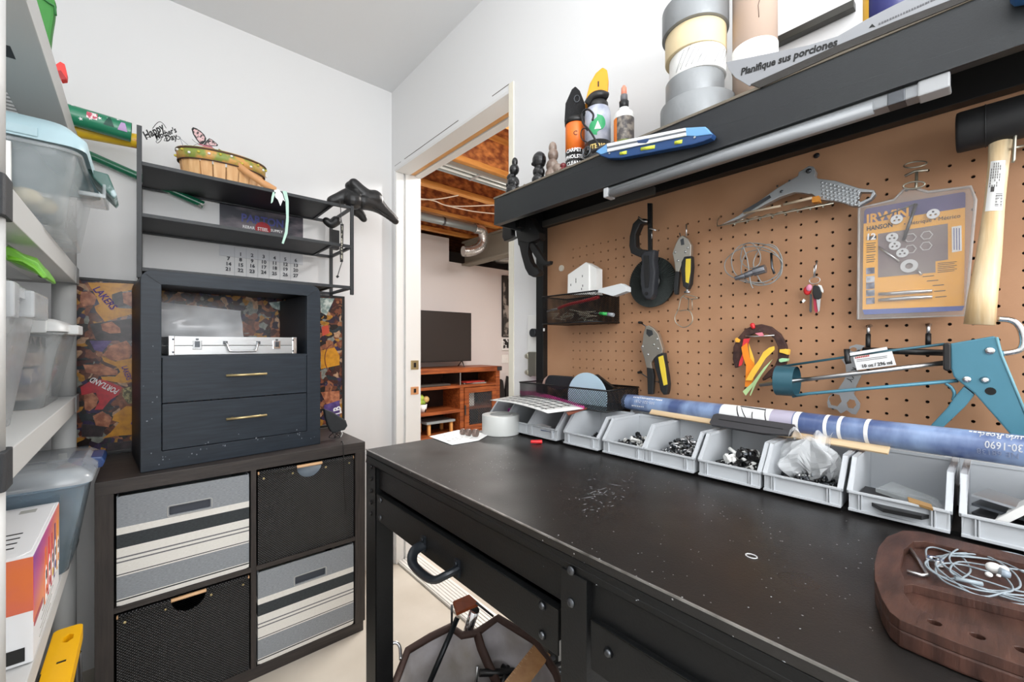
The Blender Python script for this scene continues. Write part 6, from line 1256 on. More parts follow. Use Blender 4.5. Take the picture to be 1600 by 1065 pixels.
pol(P3, [(1205, 590), (1290, 570), (1322, 620), (1322, 680), (1205, 705)], M_jy); pol(P3, [(1200, 260), (1290, 265), (1240, 370), (1205, 350)], mat('teal_print', '#7f948f', .4, var=('#cfd8d2', 50, .45, .6))); pol(P3, [(1225, 930), (1322, 900), (1322, 1005), (1225, 1000)], M_jp); pol(P3, [(1205, 850), (1322, 840), (1322, 900), (1240, 925)], M_sk, y=-.001)
pol(P3, [(1210, 440), (1250, 430), (1260, 480), (1215, 500)], mat('red_orange_print', '#c2452a', .4)); pol(P3, [(880, 290), (975, 280), (975, 350), (900, 320)], mat('teal_print', '#7f948f', .4)); pol(P3, [(0, 680), (72, 650), (72, 780), (0, 740)], M_jy, y=-.0016)
MB().tube([(onY(200 + (1285 + 55 * math.cos(a)) / 4, 400 + (640 + 90 * math.sin(a)) / 4, PY).x - ox, -.001, onY(200 + (1285 + 55 * math.cos(a)) / 4, 400 + (640 + 90 * math.sin(a)) / 4, PY).z - oz) for a in [1.9 + k * .25 for k in range(12)]], .0022, 5).build('printed_ring', mat('hoop_print', '#7a3a2c', .4), t)
def ptext(s, crop, a, b2, m, hs=1.0, y=-.0016):
    k = crop[2]; p = onY(crop[0] + a[0] / k, crop[1] + a[1] / k, PY); q = onY(crop[0] + b2[0] / k, crop[1] + b2[1] / k, PY); o = text(s, 1, t, m, (0, 0, 0), (0, 0, 0), align='LEFT', bold=.02, ext=.02); me = o.data
    xs = [v.co.x for v in me.vertices]; x0, x1 = min(xs), max(xs); L = math.hypot(q.x - p.x, q.z - p.z); kk = L / (x1 - x0); an = math.atan2(q.z - p.z, q.x - p.x)
    for v in me.vertices: x, z = (v.co.x - x0) * kk, v.co.y * kk * hs; v.co = Vector((p.x - ox + x * math.cos(an) - z * math.sin(an), y - v.co.z * .01, p.z - oz + x * math.sin(an) + z * math.cos(an)))
ptext('LAKERS', P1, (598, 735), (715, 865), mat('purple_ink', '#4b2f86', .5), 1.2); ptext('PORTLAND', P2, (735, 318), (568, 238), M_inkw, 1.6); ptext('LAKERS', P2, (775, 160), (808, 245), mat('purple_ink', '#4b2f86', .5), 1.4); ptext('LAKERS', P2, (862, 425), (835, 525), mat('purple_ink', '#4b2f86', .5), 1.5); ptext('LB', P3, (1314, 985), (1306, 940), M_inkw, 1.4)
# ================================================================ black metal shelf standing on the nightstand, against the wall
AX, AY0, AY1, AW = -.022, 1.826, 2.112, .702; M_am = mat('matt_black_steel', '#2b2e31', .5, bump=(200, .1)); M_ab = mat('black_board', '#101012', .5, var=('#1b1b1d', 12, .4, .7))
ms = thing('metal_shelf', 'three-tier black metal shelf standing on top of the navy nightstand', 'shelf', (AX, AY0, NZ + NH + .0005)); z0 = NZ + NH + .0005
for (x, y, za, zb2) in ((0, 0, 1.378, 1.872), (AW - .012, 0, 1.375, 1.760), (AW - .012, AY1 - AY0 - .014, 1.33, 1.760), (0, AY1 - AY0 - .014, 1.34, 1.760)):
    if y == 0 or x > .1 or True: MB().box((x, y, za - z0), (x + .013, y + .013, zb2 - z0)).build('post', M_am, ms, bevel=.001)
for zt in (1.757, 1.589, 1.412):
    f = MB(); 
    for a, c in (((.013, .001, zt - .012), (AW - .012, .013, zt)), ((.013, AY1 - AY0 - .013, zt - .012), (AW - .012, AY1 - AY0 - .001, zt)), ((.001, .013, zt - .012), (.012, AY1 - AY0 - .014, zt)), ((AW - .012, .013, zt - .012), (AW - .001, AY1 - AY0 - .014, zt)), ((AW - .09, .013, zt - .012), (AW - .08, AY1 - AY0 - .014, zt))):
        MB().box((a[0], a[1], a[2] - z0), (c[0], c[1], c[2] - z0)).build('rail', M_am, ms, bevel=.0008)
    MB().box((.013, .013, zt - .007 - z0), (AW - .084, AY1 - AY0 - .013, zt - .0015 - z0)).build('board', M_ab, ms)
# calendar and banner on the wall
w2 = WallY(408, 347, YB - .002); cz = lambda y: w2.at(408, y)[1]; t = ything('wall_calendar', 'grey and white wall calendar with a dark company banner behind the metal shelf', 'calendar', w2)
xa, xb = w2.at(343, 347)[0], w2.at(473, 347)[0]; zt_, zb_ = w2.at(343, 313)[1], w2.at(343, 450)[1]
MB().box((xa, -.003, zb_), (xb, 0, zt_ + .03)).build('sheet', mat('calendar_grey', '#d3d5da', .6), t); zb1 = w2.at(343, 375)[1]
bn = MB().box((xa, -.0045, zb1), (xb, -.003, zt_ + .03)).build('banner', mat('banner_print', '#2a2c38', .45, var=('#8a7f86', 6, .45, .72), stretch=(1, 1, 2.5)), t)
def ytext(s, a, b2, m, y=-.005, hs=1, bold=.02):
    p = Vector(w2.at(*a)); q = Vector(w2.at(*b2)); o = text(s, 1, t, m, (0, 0, 0), (0, 0, 0), align='LEFT', bold=bold, ext=.02); me = o.data; xs = [v.co.x for v in me.vertices]; x0, x1 = min(xs), max(xs); k = (q.x - p.x) / (x1 - x0)
    for v in me.vertices: v.co = Vector((p.x + (v.co.x - x0) * k, y - v.co.z * .01, p.y + v.co.y * k * hs))
    return o
PL = lambda x, y: (180 + x / 4, 160 + y / 4)
ytext('PARTON', PL(788, 722), PL(1050, 764), mat('navy_letter', '#40458c', .4), -.0052, 1.15, .03); ytext('REBAR', PL(796, 776), PL(872, 786), M_inkw, -.0052, 1.1); ytext('STEEL', PL(888, 790), PL(956, 798), M_inkw, -.0058, 1.2); ytext('SUPPLY', PL(970, 800), PL(1046, 810), M_inkw, -.0052, 1.1)
c = w2.at(*PL(922, 792)); MB().cyl((0, 0, 0), (0, -.0006, 0), .030, n=24).build('red_oval', mat('red_oval', '#b3202b', .5), t).location = (c[0], -.0048, c[1]); t.children[-1].scale = (1, 1, .55)
cols_ = [(707, 783, 855, 927, 995, 1062, 1127)]; rows = [([None, 1, 2, 3, 4, 5, 6], (0, 950, 957, 965, 973, 981, 988)), ([7, 8, 9, 10, 11, 12, 13], (976, 984, 992, 998, 1005, 1012, 1019)), ([14, 15, 16, 17, 18, 19, 20], (1010, 1017, 1022, 1030, 1036, 1043, 1049)), ([21, 22, 23, 24, 25, 26, 27], (1042, 1050, 1056, 1062, 1070, 1076, 1083))]
M_num = mat('calendar_ink', '#3a3d46', .6)
for nums, ys in rows:
    for x, y, v in zip(cols_[0], ys, nums):
        if v is None: continue
        c = w2.at(*PL(x, y)); text(str(v), .0205, t, M_num, (c[0], -.0036, c[1]), bold=.0006, name='date')
b = MB()
for x in (745, 819, 891, 961, 1029, 1095): c = w2.at(*PL(x, 1000)); b.box((c[0] - .0005, -.0034, zb_), (c[0] + .0005, -.003, zb1 - .02))
b.build('grid_line', mat('grid_grey', '#a9adb5', .6), t, kind='stuff')
# small dark box on the middle tier, right
MB().box((0, 0, 0), (.035, .03, .085)).build('x', M_blk, None).name = 'small_speaker'
o = bpy.data.objects['small_speaker']; p = onY(524, 360, 1.95); o.location = (p.x - .017, 1.95, 1.590); tag(o, 'small black upright box on the middle tier of the metal shelf', 'box')
# ---- things on the top tier
ZS = 1.758
t = thing('splint_basket', 'oval woven wood splint basket with a painted flower rim on the metal shelf', 'basket', (.225, 1.945, ZS)); A1, B1, Hb = .138, .08, .103
M_spl = wood('splint_wood', '#cf9a63', '#e4b985', (10, 10, 1), 6, .55); N = 20
for k in range(N):
    a0, a1 = k * math.tau / N + .02, (k + 1) * math.tau / N - .02; P = lambda a, s, z: (A1 * s * math.cos(a), B1 * s * math.sin(a), z)
    MB().hexa([P(a0, .90, .001), P(a1, .90, .001), P(a1, .87, .001), P(a0, .87, .001)], [P(a0, 1.0, Hb), P(a1, 1.0, Hb), P(a1, .97, Hb), P(a0, .97, Hb)]).build('splint', M_spl, t)
MB().prism(circ(0, 0, A1 * .89, 28, B1 * .89), 0, .003, plane='xy').build('base', M_spl, t)
def band(z0, z1, s0, s1, nm, m):
    b = MB(); b.grid(lambda u, v: ((A1 * (s0 + (s1 - s0) * v) + .002) * math.cos(u * math.tau), (B1 * (s0 + (s1 - s0) * v) + .002) * math.sin(u * math.tau), z0 + (z1 - z0) * v), 40, 2); return b.build(nm, m, t, recalc=False, solid=.0025)
band(.072, .112, .985, 1.02, 'painted_rim', mat('painted_rim', '#8c9a48', .5, var=('#d8a25c', 26, .42, .56))); band(.104, .110, 1.03, 1.03, 'rim_edge', mat('brown_cord', '#4a2f20', .6)); band(.068, .072, .99, .995, 'rim_cord', mat('brown_cord', '#4a2f20', .6))
rs = random.Random(1); b = MB(); b2 = MB()
for k in range(26):
    a = -math.pi + k * .24; q = ((A1 * 1.02 + .003) * math.cos(a), (B1 * 1.02 + .003) * math.sin(a), .092 + rs.uniform(-.01, .012)); (b if k % 2 else b2).ball(q, .0055, 7, (1, 1, .9))
b.build('painted_flower', mat('flower_white', '#f2eee6', .5), t, kind='stuff'); b2.build('painted_leaf', mat('flower_yellow', '#cfc04a', .5), t, kind='stuff')
w3 = WallY(380, 265, 1.86); P = [w3.p3([q])[0] for q in ((342, 238, .09), (362, 250, .02), (385, 268, -.01), (408, 284, -.02), (432, 298, -.035))]; o0 = w3.o - Vector(t.location)
b = MB(); vs = []; 
for i, p in enumerate(P): v = Vector(p) + o0; vs += [v + Vector((0, 0, .014)), v + Vector((0, .004, -.014))]
b.add(vs, [(2 * i, 2 * i + 1, 2 * i + 3, 2 * i + 2) for i in range(4)], True); b.build('handle', mat('handle_splint', '#d39b68', .5), t, recalc=False, solid=.003)
# ribbon
w3 = WallY(435, 320, 1.818); t = ything('ribbon', 'mint and white curled ribbon hanging over the front of the metal shelf', 'ribbon', w3)
for l, m in (([(428, 297), (435, 296), (441, 303), (445, 315), (442, 312), (438, 322), (434, 312), (430, 308)], mat('white_ribbon', '#f2f5f3', .4)), ([(441, 298), (448, 299), (451, 315), (451, 345), (449, 365), (443, 381), (440, 380), (445, 362), (447, 340), (446, 315)], mat('mint_ribbon', '#b9dccd', .4)), ([(426, 300), (431, 300), (428, 308), (426, 316), (423, 318), (424, 308)], mat('mint_ribbon', '#b9dccd', .4))):
    MB().prism(w3.pts(l), -.002, -.001).build('strand', m, t)
# butterfly
Bc = (200, 180, 8.875); w3 = WallY(318, 220, 1.90, Bc); t = ything('butterfly_ornament', 'pink and black patterned butterfly ornament clipped on the basket rim', 'ornament', w3)
wg = [[(1000, 400), (950, 340), (900, 260), (880, 190), (900, 165), (950, 180), (1010, 220), (1060, 270), (1085, 320), (1080, 360), (1040, 400)], [(1045, 405), (1090, 350), (1125, 318), (1170, 340), (1220, 380), (1250, 410), (1240, 428), (1180, 425), (1100, 425)]]
for k, l in enumerate(wg):
    q = w3.pts(l); cx_ = sum(p[0] for p in q) / len(q); cz_ = sum(p[1] for p in q) / len(q)
    MB().prism(q, 0, .0012).build('wing_edge', M_ink, t); inn = [(cx_ + (p[0] - cx_) * .78, cz_ + (p[1] - cz_) * .78) for p in q]; MB().prism(inn, -.0006, .0002).build('wing', mat('wing_pink', '#d9b4b4', .5, var=('#2a2224', 110, .5, .56)), t)
MB().tube(w3.p3([(980, 400), (1060, 420), (1170, 440)], -.003), .0022, 8).build('body', mat('pink_body', '#c87483', .5), t)
MB().tube(w3.p3([(990, 405), (930, 370), (890, 330)], -.003), .0006, 5).tube(w3.p3([(1000, 400), (950, 400), (910, 420)], -.003), .0006, 5).build('antenna', M_ink, t, kind='stuff')
MB().prism(w3.pts([(930, 500), (960, 450), (1060, 430), (1160, 445), (1200, 470), (1120, 500), (1020, 530)]), -.004, -.002).build('lower_wing', mat('mauve_wing', '#b2787c', .5), t)
# cake topper lettering
w3 = WallY(255, 205, 1.90, Bc); t = ything('cake_topper', 'black script lettering topper on a clear stick beside the basket', 'topper', w3)
def ttext(s, a, b2, hs=1.2, sh=.45):
    p = Vector(w3.at(*a)); q = Vector(w3.at(*b2)); o = text(s, 1, t, M_ink, (0, 0, 0), (0, 0, 0), align='LEFT', bold=.028, ext=.02, shear=sh); me = o.data; xs = [v.co.x for v in me.vertices]; x0, x1 = min(xs), max(xs); L = (q - p).length; k = L / (x1 - x0); an = math.atan2(q.y - p.y, q.x - p.x)
    for v in me.vertices: x, z = (v.co.x - x0) * k, v.co.y * k * hs; v.co = Vector((p.x + x * math.cos(an) - z * math.sin(an), -v.co.z * .05, p.y + x * math.sin(an) + z * math.cos(an)))
ttext('Happy', (215, 300), (500, 150)); ttext("Mother's", (370, 310), (670, 200)); ttext('Day', (510, 330), (690, 290))
MB().tube(w3.p3([(340, 185), (390, 120), (440, 90), (490, 120), (530, 180)]), .001, 6, curve=4).tube(w3.p3([(300, 300), (250, 310), (240, 285), (300, 270)]), .0009, 6, curve=4).tube(w3.p3([(430, 330), (390, 360), (410, 385), (450, 355), (470, 310)]), .0009, 6, curve=4).tube(w3.p3([(520, 310), (500, 350), (530, 350), (560, 290)]), .0009, 6, curve=4).tube(w3.p3([(660, 320), (700, 335), (725, 310), (690, 290), (660, 300)]), .0009, 6, curve=4).build('flourish', M_ink, t, kind='stuff')
MB().tube(w3.p3([(720, 310), (765, 430)]), .0008, 5).tube(w3.p3([(700, 300), (830, 410)]), .0008, 5).build('stick', clear('stick_clear', '#8d95a0', .7), t, kind='stuff')
# leather gloves
M_lea = mat('soft_black_leather', '#1d1d1e', .42, bump=(55, .6)); g6 = (480, 270, 5.325); w3 = WallY(575, 310, 1.86, g6); t = ything('leather_gloves', 'black leather gloves draped over the right end of the metal shelf', 'gloves', w3)
def cap(l, rr): 
    P = catmull(w3.p3(l), 5); return [(p, rr[0] + (rr[1] - rr[0]) * i / (len(P) - 1), (1, 1, 1)) for i, p in enumerate(P)]
q = cap([(205, 235, .04), (270, 215, .03), (350, 190, .02), (385, 230, .0)], (.016, .030)) + cap([(350, 110, .02), (395, 100, .0), (420, 160, 0), (400, 240, 0)], (.014, .022)); blob([(a, r_ * 1.35, s_) for a, r_, s_ in q], 'cuff', M_lea, t, .0035, 4)
q = cap([(390, 95, 0), (440, 150, 0), (500, 200, 0), (560, 215, 0)], (.018, .028)) + cap([(470, 240, 0), (560, 270, 0), (640, 320, 0), (735, 400, 0)], (.026, .012)) + cap([(560, 215, 0), (620, 290, 0), (700, 360, 0), (745, 395, 0)], (.024, .009)); blob([(a, r_ * 1.4, s_) for a, r_, s_ in q], 'glove', M_lea, t, .0035, 4)
q = cap([(400, 310, .05), (440, 340, .05), (470, 380, .05)], (.018, .012)); blob([(a, r_ * 1.4, s_) for a, r_, s_ in q], 'finger', M_lea, t, .003, 4); q = cap([(160, 400, .1), (200, 425, .1), (240, 400, .1)], (.012, .016)); blob([(a, r_ * 1.4, s_) for a, r_, s_ in q], 'thumb', M_lea, t, .003, 4)
MB().tube(w3.p3([(545, 285, -.022), (620, 330, -.02), (720, 400, -.012)]), .0022, 6).tube(w3.p3([(580, 300, -.022), (660, 370, -.02)]), .0018, 6).build('seam', mat('seam_black', '#0c0c0d', .5), t, kind='stuff')
# lanyard
w3 = WallY(533, 370, 1.815, g6); t = ything('lanyard', 'black strap lanyard with pale print hanging in front of the metal shelf', 'lanyard', w3)
MB().tube(w3.p3([(268, 215), (278, 290), (282, 380), (292, 430)]), .0016, 6, curve=4).tube(w3.p3([(290, 740), (270, 800), (252, 860)]), .0016, 6).build('cord', M_blk, t, kind='stuff')
MB().prism(w3.pts([(276, 425), (303, 425), (300, 560), (298, 740), (275, 742), (270, 640), (280, 560)]), -.001, .001).build('strap', M_blk, t); MB().prism(w3.pts([(284, 440), (294, 440), (292, 520), (292, 720), (280, 720), (280, 600)]), -.0016, -.0008).build('strap_print', mat('lanyard_print', '#b9b4a4', .6, var=('#33312c', 120, .45, .5)), t)
q = w3.at(252, 862); MB().prism(circ(q[0], q[1], .0065, 4), -.003, .003).build('clip', M_blk, t)
# wrapping paper rolls behind the shelf
def roll(label, a, c, Y, r, m, col2, grp='wrapping paper rolls'):
    pa, pb = onY(*a, Y), onY(*c, Y); d = pb - pa; pa = pa - d * .8; d = pb - pa; t = thing('wrapping_paper_roll', label, 'wrapping paper', pb, 0, grp); t.rotation_euler = (0, -math.atan2(d.z, d.x), 0); L = d.length
    MB().cyl((-L, 0, 0), (0, 0, 0), r, n=28, cap=False).cyl((-L, 0, 0), (0, 0, 0), r * .8, n=24, cap=False).build('paper', m, t, recalc=False); MB().cyl((-L, 0, 0), (-.002, 0, 0), r * .79, n=20).build('core', mat('roll_core', '#8f7a5c', .8), t); return t, L
Mg = mat('green_wrap', '#1f7f5c', .35, coat=.3); Mye = mat('yellow_wrap', '#f0c62c', .35, var=('#d9542c', 18, .6, .66)); Md = mat('dark_green_wrap', '#14684a', .3, coat=.3, var=('#e8d4d2', 22, .6, .66))
t, L = roll('thick green wrapping roll with stars and trees left of the metal shelf', (122, 183), (205, 207), 1.92, .031, Mg, None); rs = random.Random(12)
def onroll(poly, x, a, r, nm, m):
    b = MB(); b.add([(x + p[0], r * math.sin(a + p[1] / r) * -1, r * math.cos(a + p[1] / r)) for p in poly], [tuple(range(len(poly)))], False); b.build(nm, m, t, recalc=False)
star = lambda s: [(s * (1 if k % 2 else .42) * math.cos(k * math.pi / 5), s * (1 if k % 2 else .42) * math.sin(k * math.pi / 5)) for k in range(10)]
for k in range(14): onroll(star(.006), -.012 - k * .021, .5 + (k * 37 % 17) / 10, .0316, 'printed_star', M_inkw)
def patch(x0, x1, a0, a1, tp, nm, m):
    b = MB(); b.grid(lambda u, v: (x0 + (x1 - x0) * (.5 + (u - .5) * (1 - tp * v)), -.0318 * math.sin(a1 + (a0 - a1) * v), .0318 * math.cos(a1 + (a0 - a1) * v)), 6, 8); b.build(nm, m, t, recalc=False)
patch(-.105, -.080, 1.0, 1.7, 0, 'printed_gift', mat('red_check', '#c9586a', .5, var=('#f5e6e6', 90, .48, .52)))
patch(-.066, -.040, .9, 1.9, .85, 'printed_tree', mat('dark_tree', '#0f4a3c', .5)); patch(-.032, -.008, 1.1, 2.0, .6, 'printed_gnome', mat('lilac_print', '#b697c4', .5))
t, L = roll('yellow wrapping roll below the thick green one', (122, 203), (221, 222), 1.97, .024, Mye, None)
t, L = roll('thin dark green wrapping roll with snowmen, lowest of the three', (135, 240), (318, 320), 2.095, .014, Md, None)
# black pouch and cord on the organiser
h6 = (490, 620, 10.65); w3 = WallY(522, 665, 1.80, h6); t = ything('sunglasses_pouch', 'black soft pouch with a hanging cord at the right of the nightstand', 'pouch', w3)
MB().prism(w3.pts([(160, 190), (300, 240), (420, 320), (520, 380), (550, 470), (500, 540), (330, 592), (285, 580), (230, 480), (190, 340)]), -.016, .016).build('body', mat('pouch_cloth', '#26292c', .8, bump=(200, .3)), t, bevel=.006)
b = MB(); rs = random.Random(6); Pq = [(rs.uniform(230, 520), rs.uniform(560, 700), rs.uniform(-.02, .02)) for k in range(14)]; b.tube(w3.p3(Pq), .0016, 5, curve=4); b.build('tangled_cord', M_blk, t)
MB().tube(w3.p3([(460, 560), (480, 610), (450, 670)], -.02), .0016, 6).build('white_tip', M_white, t)
w4 = WallY(535, 740, 1.672); t = ything('hanging_cord', 'thin black cord hanging over the front of the upper right cube', 'cord', w4); MB().tube(w4.p3([(533, 690, .05), (536, 692, .0), (537, 720, -.002), (538, 760, -.002), (540, 795, -.002), (538, 803, -.002)]), .0022, 6, curve=4).build('cord', M_blk, t)
# ================================================================ grey plastic shelf unit on the left
UX, UY0, UY1, UXB = -.150, .905, 1.885, -.60
M_up = mat('light_grey_resin', '#c3c4c3', .5, bump=(200, .05)); M_upd = mat('mid_grey_resin', '#9b9d9e', .5)
un = thing('shelf_unit', 'light grey plastic shelf unit at the left edge with tubular posts', 'shelf unit', (UX, UY0, 0), math.radians(.5)); W_ = UX - UXB; L_ = UY1 - UY0
def U(a, c, nm, m, bev=.0, **k): return MB().box(a, c).build(nm, m, un, bevel=bev, **k)
shelves = [(.10, .145), (.545, .590), (.958, 1.005), (1.345, 1.395), (1.738, 1.800)]
for i, (z0, z1) in enumerate(shelves):
    s_ = MB().prism([(-W_, 0), (0, 0), (0, L_), (-W_, L_)], z0, z1, holes=[[(-W_ + .06, .07), (-.085, .07), (-.085, L_ - .07), (-W_ + .06, L_ - .07)]], plane='xy').build('shelf', M_up, un, bevel=.002)
    n = 34
    for k in range(n):
        y = .078 + k * (L_ - .156) / n; b = MB().box((-W_ + .06, y, z1 - .010), (-.085, y + .010, z1 - .001)); b.build('slat', M_up, s_)
    b = MB().box((-.062, L_ - .20, z0 - .0006), (-.045, L_ - .15, z0 + .004)).box((-.062, .35, z0 - .0006), (-.045, .40, z0 + .004)).build('slot', mat('slot_dark', '#33373b', .8), s_, kind='stuff')
for (x, y, near) in ((-.028, .030, 1), (-.028, L_ - .030, 0), (-W_ + .03, .03, 1), (-W_ + .03, L_ - .03, 0)):
    for (za, zb2) in ((0, .10), (.145, .545), (.590, .958), (1.005, 1.345), (1.395, 1.738), (1.80, 1.95)):
        if zb2 > 1.9 and not near: continue
        MB().cyl((x, y, za), (x, y, zb2), .0265, n=24).build('post', M_up, un)
    for z0, z1 in shelves:
        if near: MB().prism(rrect(x - .030, y - .032, x + .0305, y + .026, .008), z0 - .004, z1 + .004, plane='xy').build('corner_cap', mat('cap_black', '#2b2d30', .6, bump=(300, .3)), un, bevel=.001)
        else: MB().box((x - .03, y - .045, z0 - .001), (x + .0295, y + .0315, z1 + .001)).build('corner_cap', M_upd, un, bevel=.002)
# ---- totes
def tote(name, label, x0, x1, y0, y1, z, h, taper, body, lid, lidh=.03, over=.012, grp='plastic totes on the grey shelf unit'):
    t = thing(name, label, 'tote', ((x0 + x1) / 2, (y0 + y1) / 2, z + .0005), 0, grp); w, d = (x1 - x0) / 2, (y1 - y0) / 2
    def R(s, k=.03): return rrect(-w + s, -d + s, w - s, d - s, k, 5)
    a, c = R(taper), R(0); n = len(a); b = MB(); hh = h - lidh
    b.add([(p[0], p[1], 0) for p in a] + [(p[0], p[1], hh) for p in c], [tuple(range(n - 1, -1, -1))] + [(i, (i + 1) % n, n + (i + 1) % n, n + i) for i in range(n)], True); b.build('body', body, t, recalc=False)
    MB().tube([(p[0], p[1], hh - .004) for p in R(-.003)], .0045, 6, closed=True).build('rim', body, t)
    o1, o2 = R(-over), R(-over + .004); i1 = R(.012)
    lb = MB(); lb.add([(p[0], p[1], hh) for p in o1] + [(p[0], p[1], hh + lidh * .45) for p in o1] + [(p[0], p[1], hh + lidh) for p in i1], [(i, (i + 1) % n, n + (i + 1) % n, n + i) for i in range(n)] + [(n + i, n + (i + 1) % n, 2 * n + (i + 1) % n, 2 * n + i) for i in range(n)] + [tuple(range(2 * n, 3 * n))], True)
    l = lb.build('lid', lid, t, recalc=False); return t, l, w, d, hh
M_cl = clear('clear_tote', '#d9e0e4', .34, .12); M_cl2 = clear('milky_tote', '#c9cdd0', .6, .2); M_ltb = mat('light_blue_lid', '#a9c4cc', .4)
t, l, w, d, hh = tote('lidded_tote', 'clear tote with a pale blue lid overhanging the shelf at upper left', -.46, -.105, 1.215, 1.60, 1.396, .205, .022, M_cl, M_ltb, .05, .014)
MB().box((-w + .04, -d - .017, hh + .004), (w - .05, -d - .012, hh + .022)).build('lid_ridge', M_ltb, l, bevel=.002)
MB().box((w - .22, -d + .0, hh - .13), (w - .085, -d - .008, hh - .012)).build('paper_sheet', M_paper, t); 
k_ = MB().prism([(0, 0), (.035, -.004), (.05, -.05), (.045, -.06), (.01, -.02)], -.05, .05).build('latch', mat('latch_green', '#2f5a52', .35, var=('#a9bcc0', 30, .45, .55)), t, bevel=.003); k_.location = (w + .004, d * .3 - .05, hh + .012); k_.rotation_euler.z = 0
MB().box((w - .01, -.06, hh - .055), (w + .035, .06, hh - .045)).box((w + .030, -.06, hh - .055), (w + .036, .06, hh - .022)).build('grip', M_cl, t, bevel=.003)
rs = random.Random(4); b = MB(); b2 = MB()
for k in range(16):
    q = (rs.uniform(-.1, w - .05), rs.uniform(-d + .04, d - .1), .03 + rs.uniform(0, .05)); (b if k % 3 else b2).ball(q, rs.uniform(.018, .03), 8, (1, 1, .7))
b.build('contents', mat('grey_items', '#8d9499', .35, .2), t, kind='stuff'); b2.build('contents', mat('cream_items', '#cbbd9a', .5), t, kind='stuff')
t, l, w, d, hh = tote('lidded_tote', 'milky white tote with a clip lid, nearer one on the middle shelf', -.48, -.166, .985, 1.30, 1.006, .265, .03, M_cl2, M_cl2, .035, .012)
MB().box((w + .002, -.06, hh - .03), (w + .022, .08, hh + .016)).build('lid_clip', M_cl2, t, bevel=.004); MB().box((w - .03, -d - .01, hh - .035), (w + .016, -d + .03, hh + .02)).build('lid_clip', M_cl2, t, bevel=.004)
t, l, w, d, hh = tote('lidded_tote', 'clear tote with a white lid and coloured boxes inside, far end of the middle shelf', -.50, -.155, 1.47, 1.80, 1.006, .215, .032, M_cl, mat('white_lid', '#d8dada', .4), .03, .010)
MB().box((w - .12, -d - .014, hh - .004), (w - .02, -d - .009, hh + .026)).build('lid_clip', mat('white_lid', '#d8dada', .4), t, bevel=.003); MB().box((w + .005, -.1, hh - .006), (w + .026, .0, hh + .018)).build('lid_clip', mat('white_lid', '#d8dada', .4), t, bevel=.003)
for k, (c1, z) in enumerate((('#6b4a3c', .02), ('#51456b', .06), ('#7c5a50', .10), ('#4b3a35', .14))): MB().box((-w + .06, -d + .055, z), (w - .055, d - .06, z + .034)).build('packed_box', mat('packed%d' % k, c1, .5, var=('#b8a89a', 30, .5, .62)), t, bevel=.002)
t, l, w, d, hh = tote('lidded_tote', 'large clear blue tote with blue corner latches beside the organiser', -.52, -.112, 1.48, 1.818, .591, .262, .035, clear('blue_clear_tote', '#8fa6b8', .55, .2), clear('tote_lid_clear', '#c9d0d6', .55, .12), .035, .012)
k_ = MB().prism([(0, -.02), (.03, -.018), (.036, -.002), (.03, .012), (-.035, .018), (-.04, .010)], -.055, .055).build('latch', mat('latch_blue', '#2c477c', .35), t, bevel=.004, label='navy blue latch'); k_.location = (w - .01, d * .35, hh + .014)
rs = random.Random(14); b = MB(); b.ball((-.02, -d + .09, .12), .075, 12, (1.2, .8, .9)); b.build('contents', mat('tan_cloth', '#b0875f', .9, bump=(30, .6)), t, kind='stuff'); MB().box((-w + .05, -.06, .02), (w - .05, d - .05, .18)).build('folded_cloth', mat('dark_cloth', '#2d3338', .9, bump=(30, .6)), t, bevel=.02)
# green plastic lid on the near tote
w3 = WallY(45, 410, 1.08); t = ything('green_bowl', 'bright lime green plastic bowl tilted on top of the nearer milky tote', 'bowl', w3)
def gb(u, v):
    P = [(12, 383), (35, 397), (57, 404), (70, 420), (73, 431)]; Q = [(12, 404), (35, 408), (55, 420), (66, 432), (69, 434)]
    i = min(3, int(u * 4)); f = u * 4 - i; a = [P[i][k] * (1 - f) + P[i + 1][k] * f for k in (0, 1)]; c = [Q[i][k] * (1 - f) + Q[i + 1][k] * f for k in (0, 1)]
    x, y = a[0] * (1 - v) + c[0] * v, a[1] * (1 - v) + c[1] * v; q = w3.at(x, y, .10 * (1 - v)); return (q[0], .10 * (1 - v), q[1])
M_lime = mat('lime_plastic', '#66a826', .35); MB().grid(gb, 12, 4).build('rim', M_lime, t, recalc=False, solid=.003)
q = w3.p3([(20, 405)], .05)[0]; MB().prism(w3.pts([(2, 380), (14, 384), (36, 398), (56, 407), (68, 424), (71, 432), (64, 432), (50, 422), (30, 412), (2, 402)]), .02, .12).build('body', M_lime, t, bevel=.003)
# green bag and red item on the top shelf
w3 = WallY(68, 40, 1.35); t = ything('green_bag', 'green fabric bag hanging over the top shelf at the left', 'bag', w3)
MB().prism(w3.pts([(50, -20), (72, -14), (84, -2), (88, 8), (86, 30), (82, 55), (79, 82), (66, 52), (54, 22)]), -.012, .012).build('body', mat('green_fabric', '#2f7d2c', .6, bump=(18, .9)), t, bevel=.005)
MB().tube(w3.p3([(66, -4, -.014), (76, 4, -.014), (86, 10, -.014), (87, 24, -.014)]), .0022, 6).build('piping', mat('dark_green', '#2b6e35', .6), t)
w3 = WallY(97, 113, 1.60); t = ything('red_gift_bow', 'small red folded paper bow sticking out below the green bag', 'bow', w3)
MB().prism(w3.pts([(87, 104), (95, 99), (102, 103), (106, 120), (105, 127), (97, 128), (92, 118)]), -.01, .01).build('bow', mat('bright_red', '#e8332c', .45, bump=(30, .5)), t, bevel=.001); MB().prism(w3.pts([(90, 114), (96, 113), (105, 126), (97, 128)]), -.0115, -.0095).build('fold', mat('red_dark', '#a81f20', .5), t)
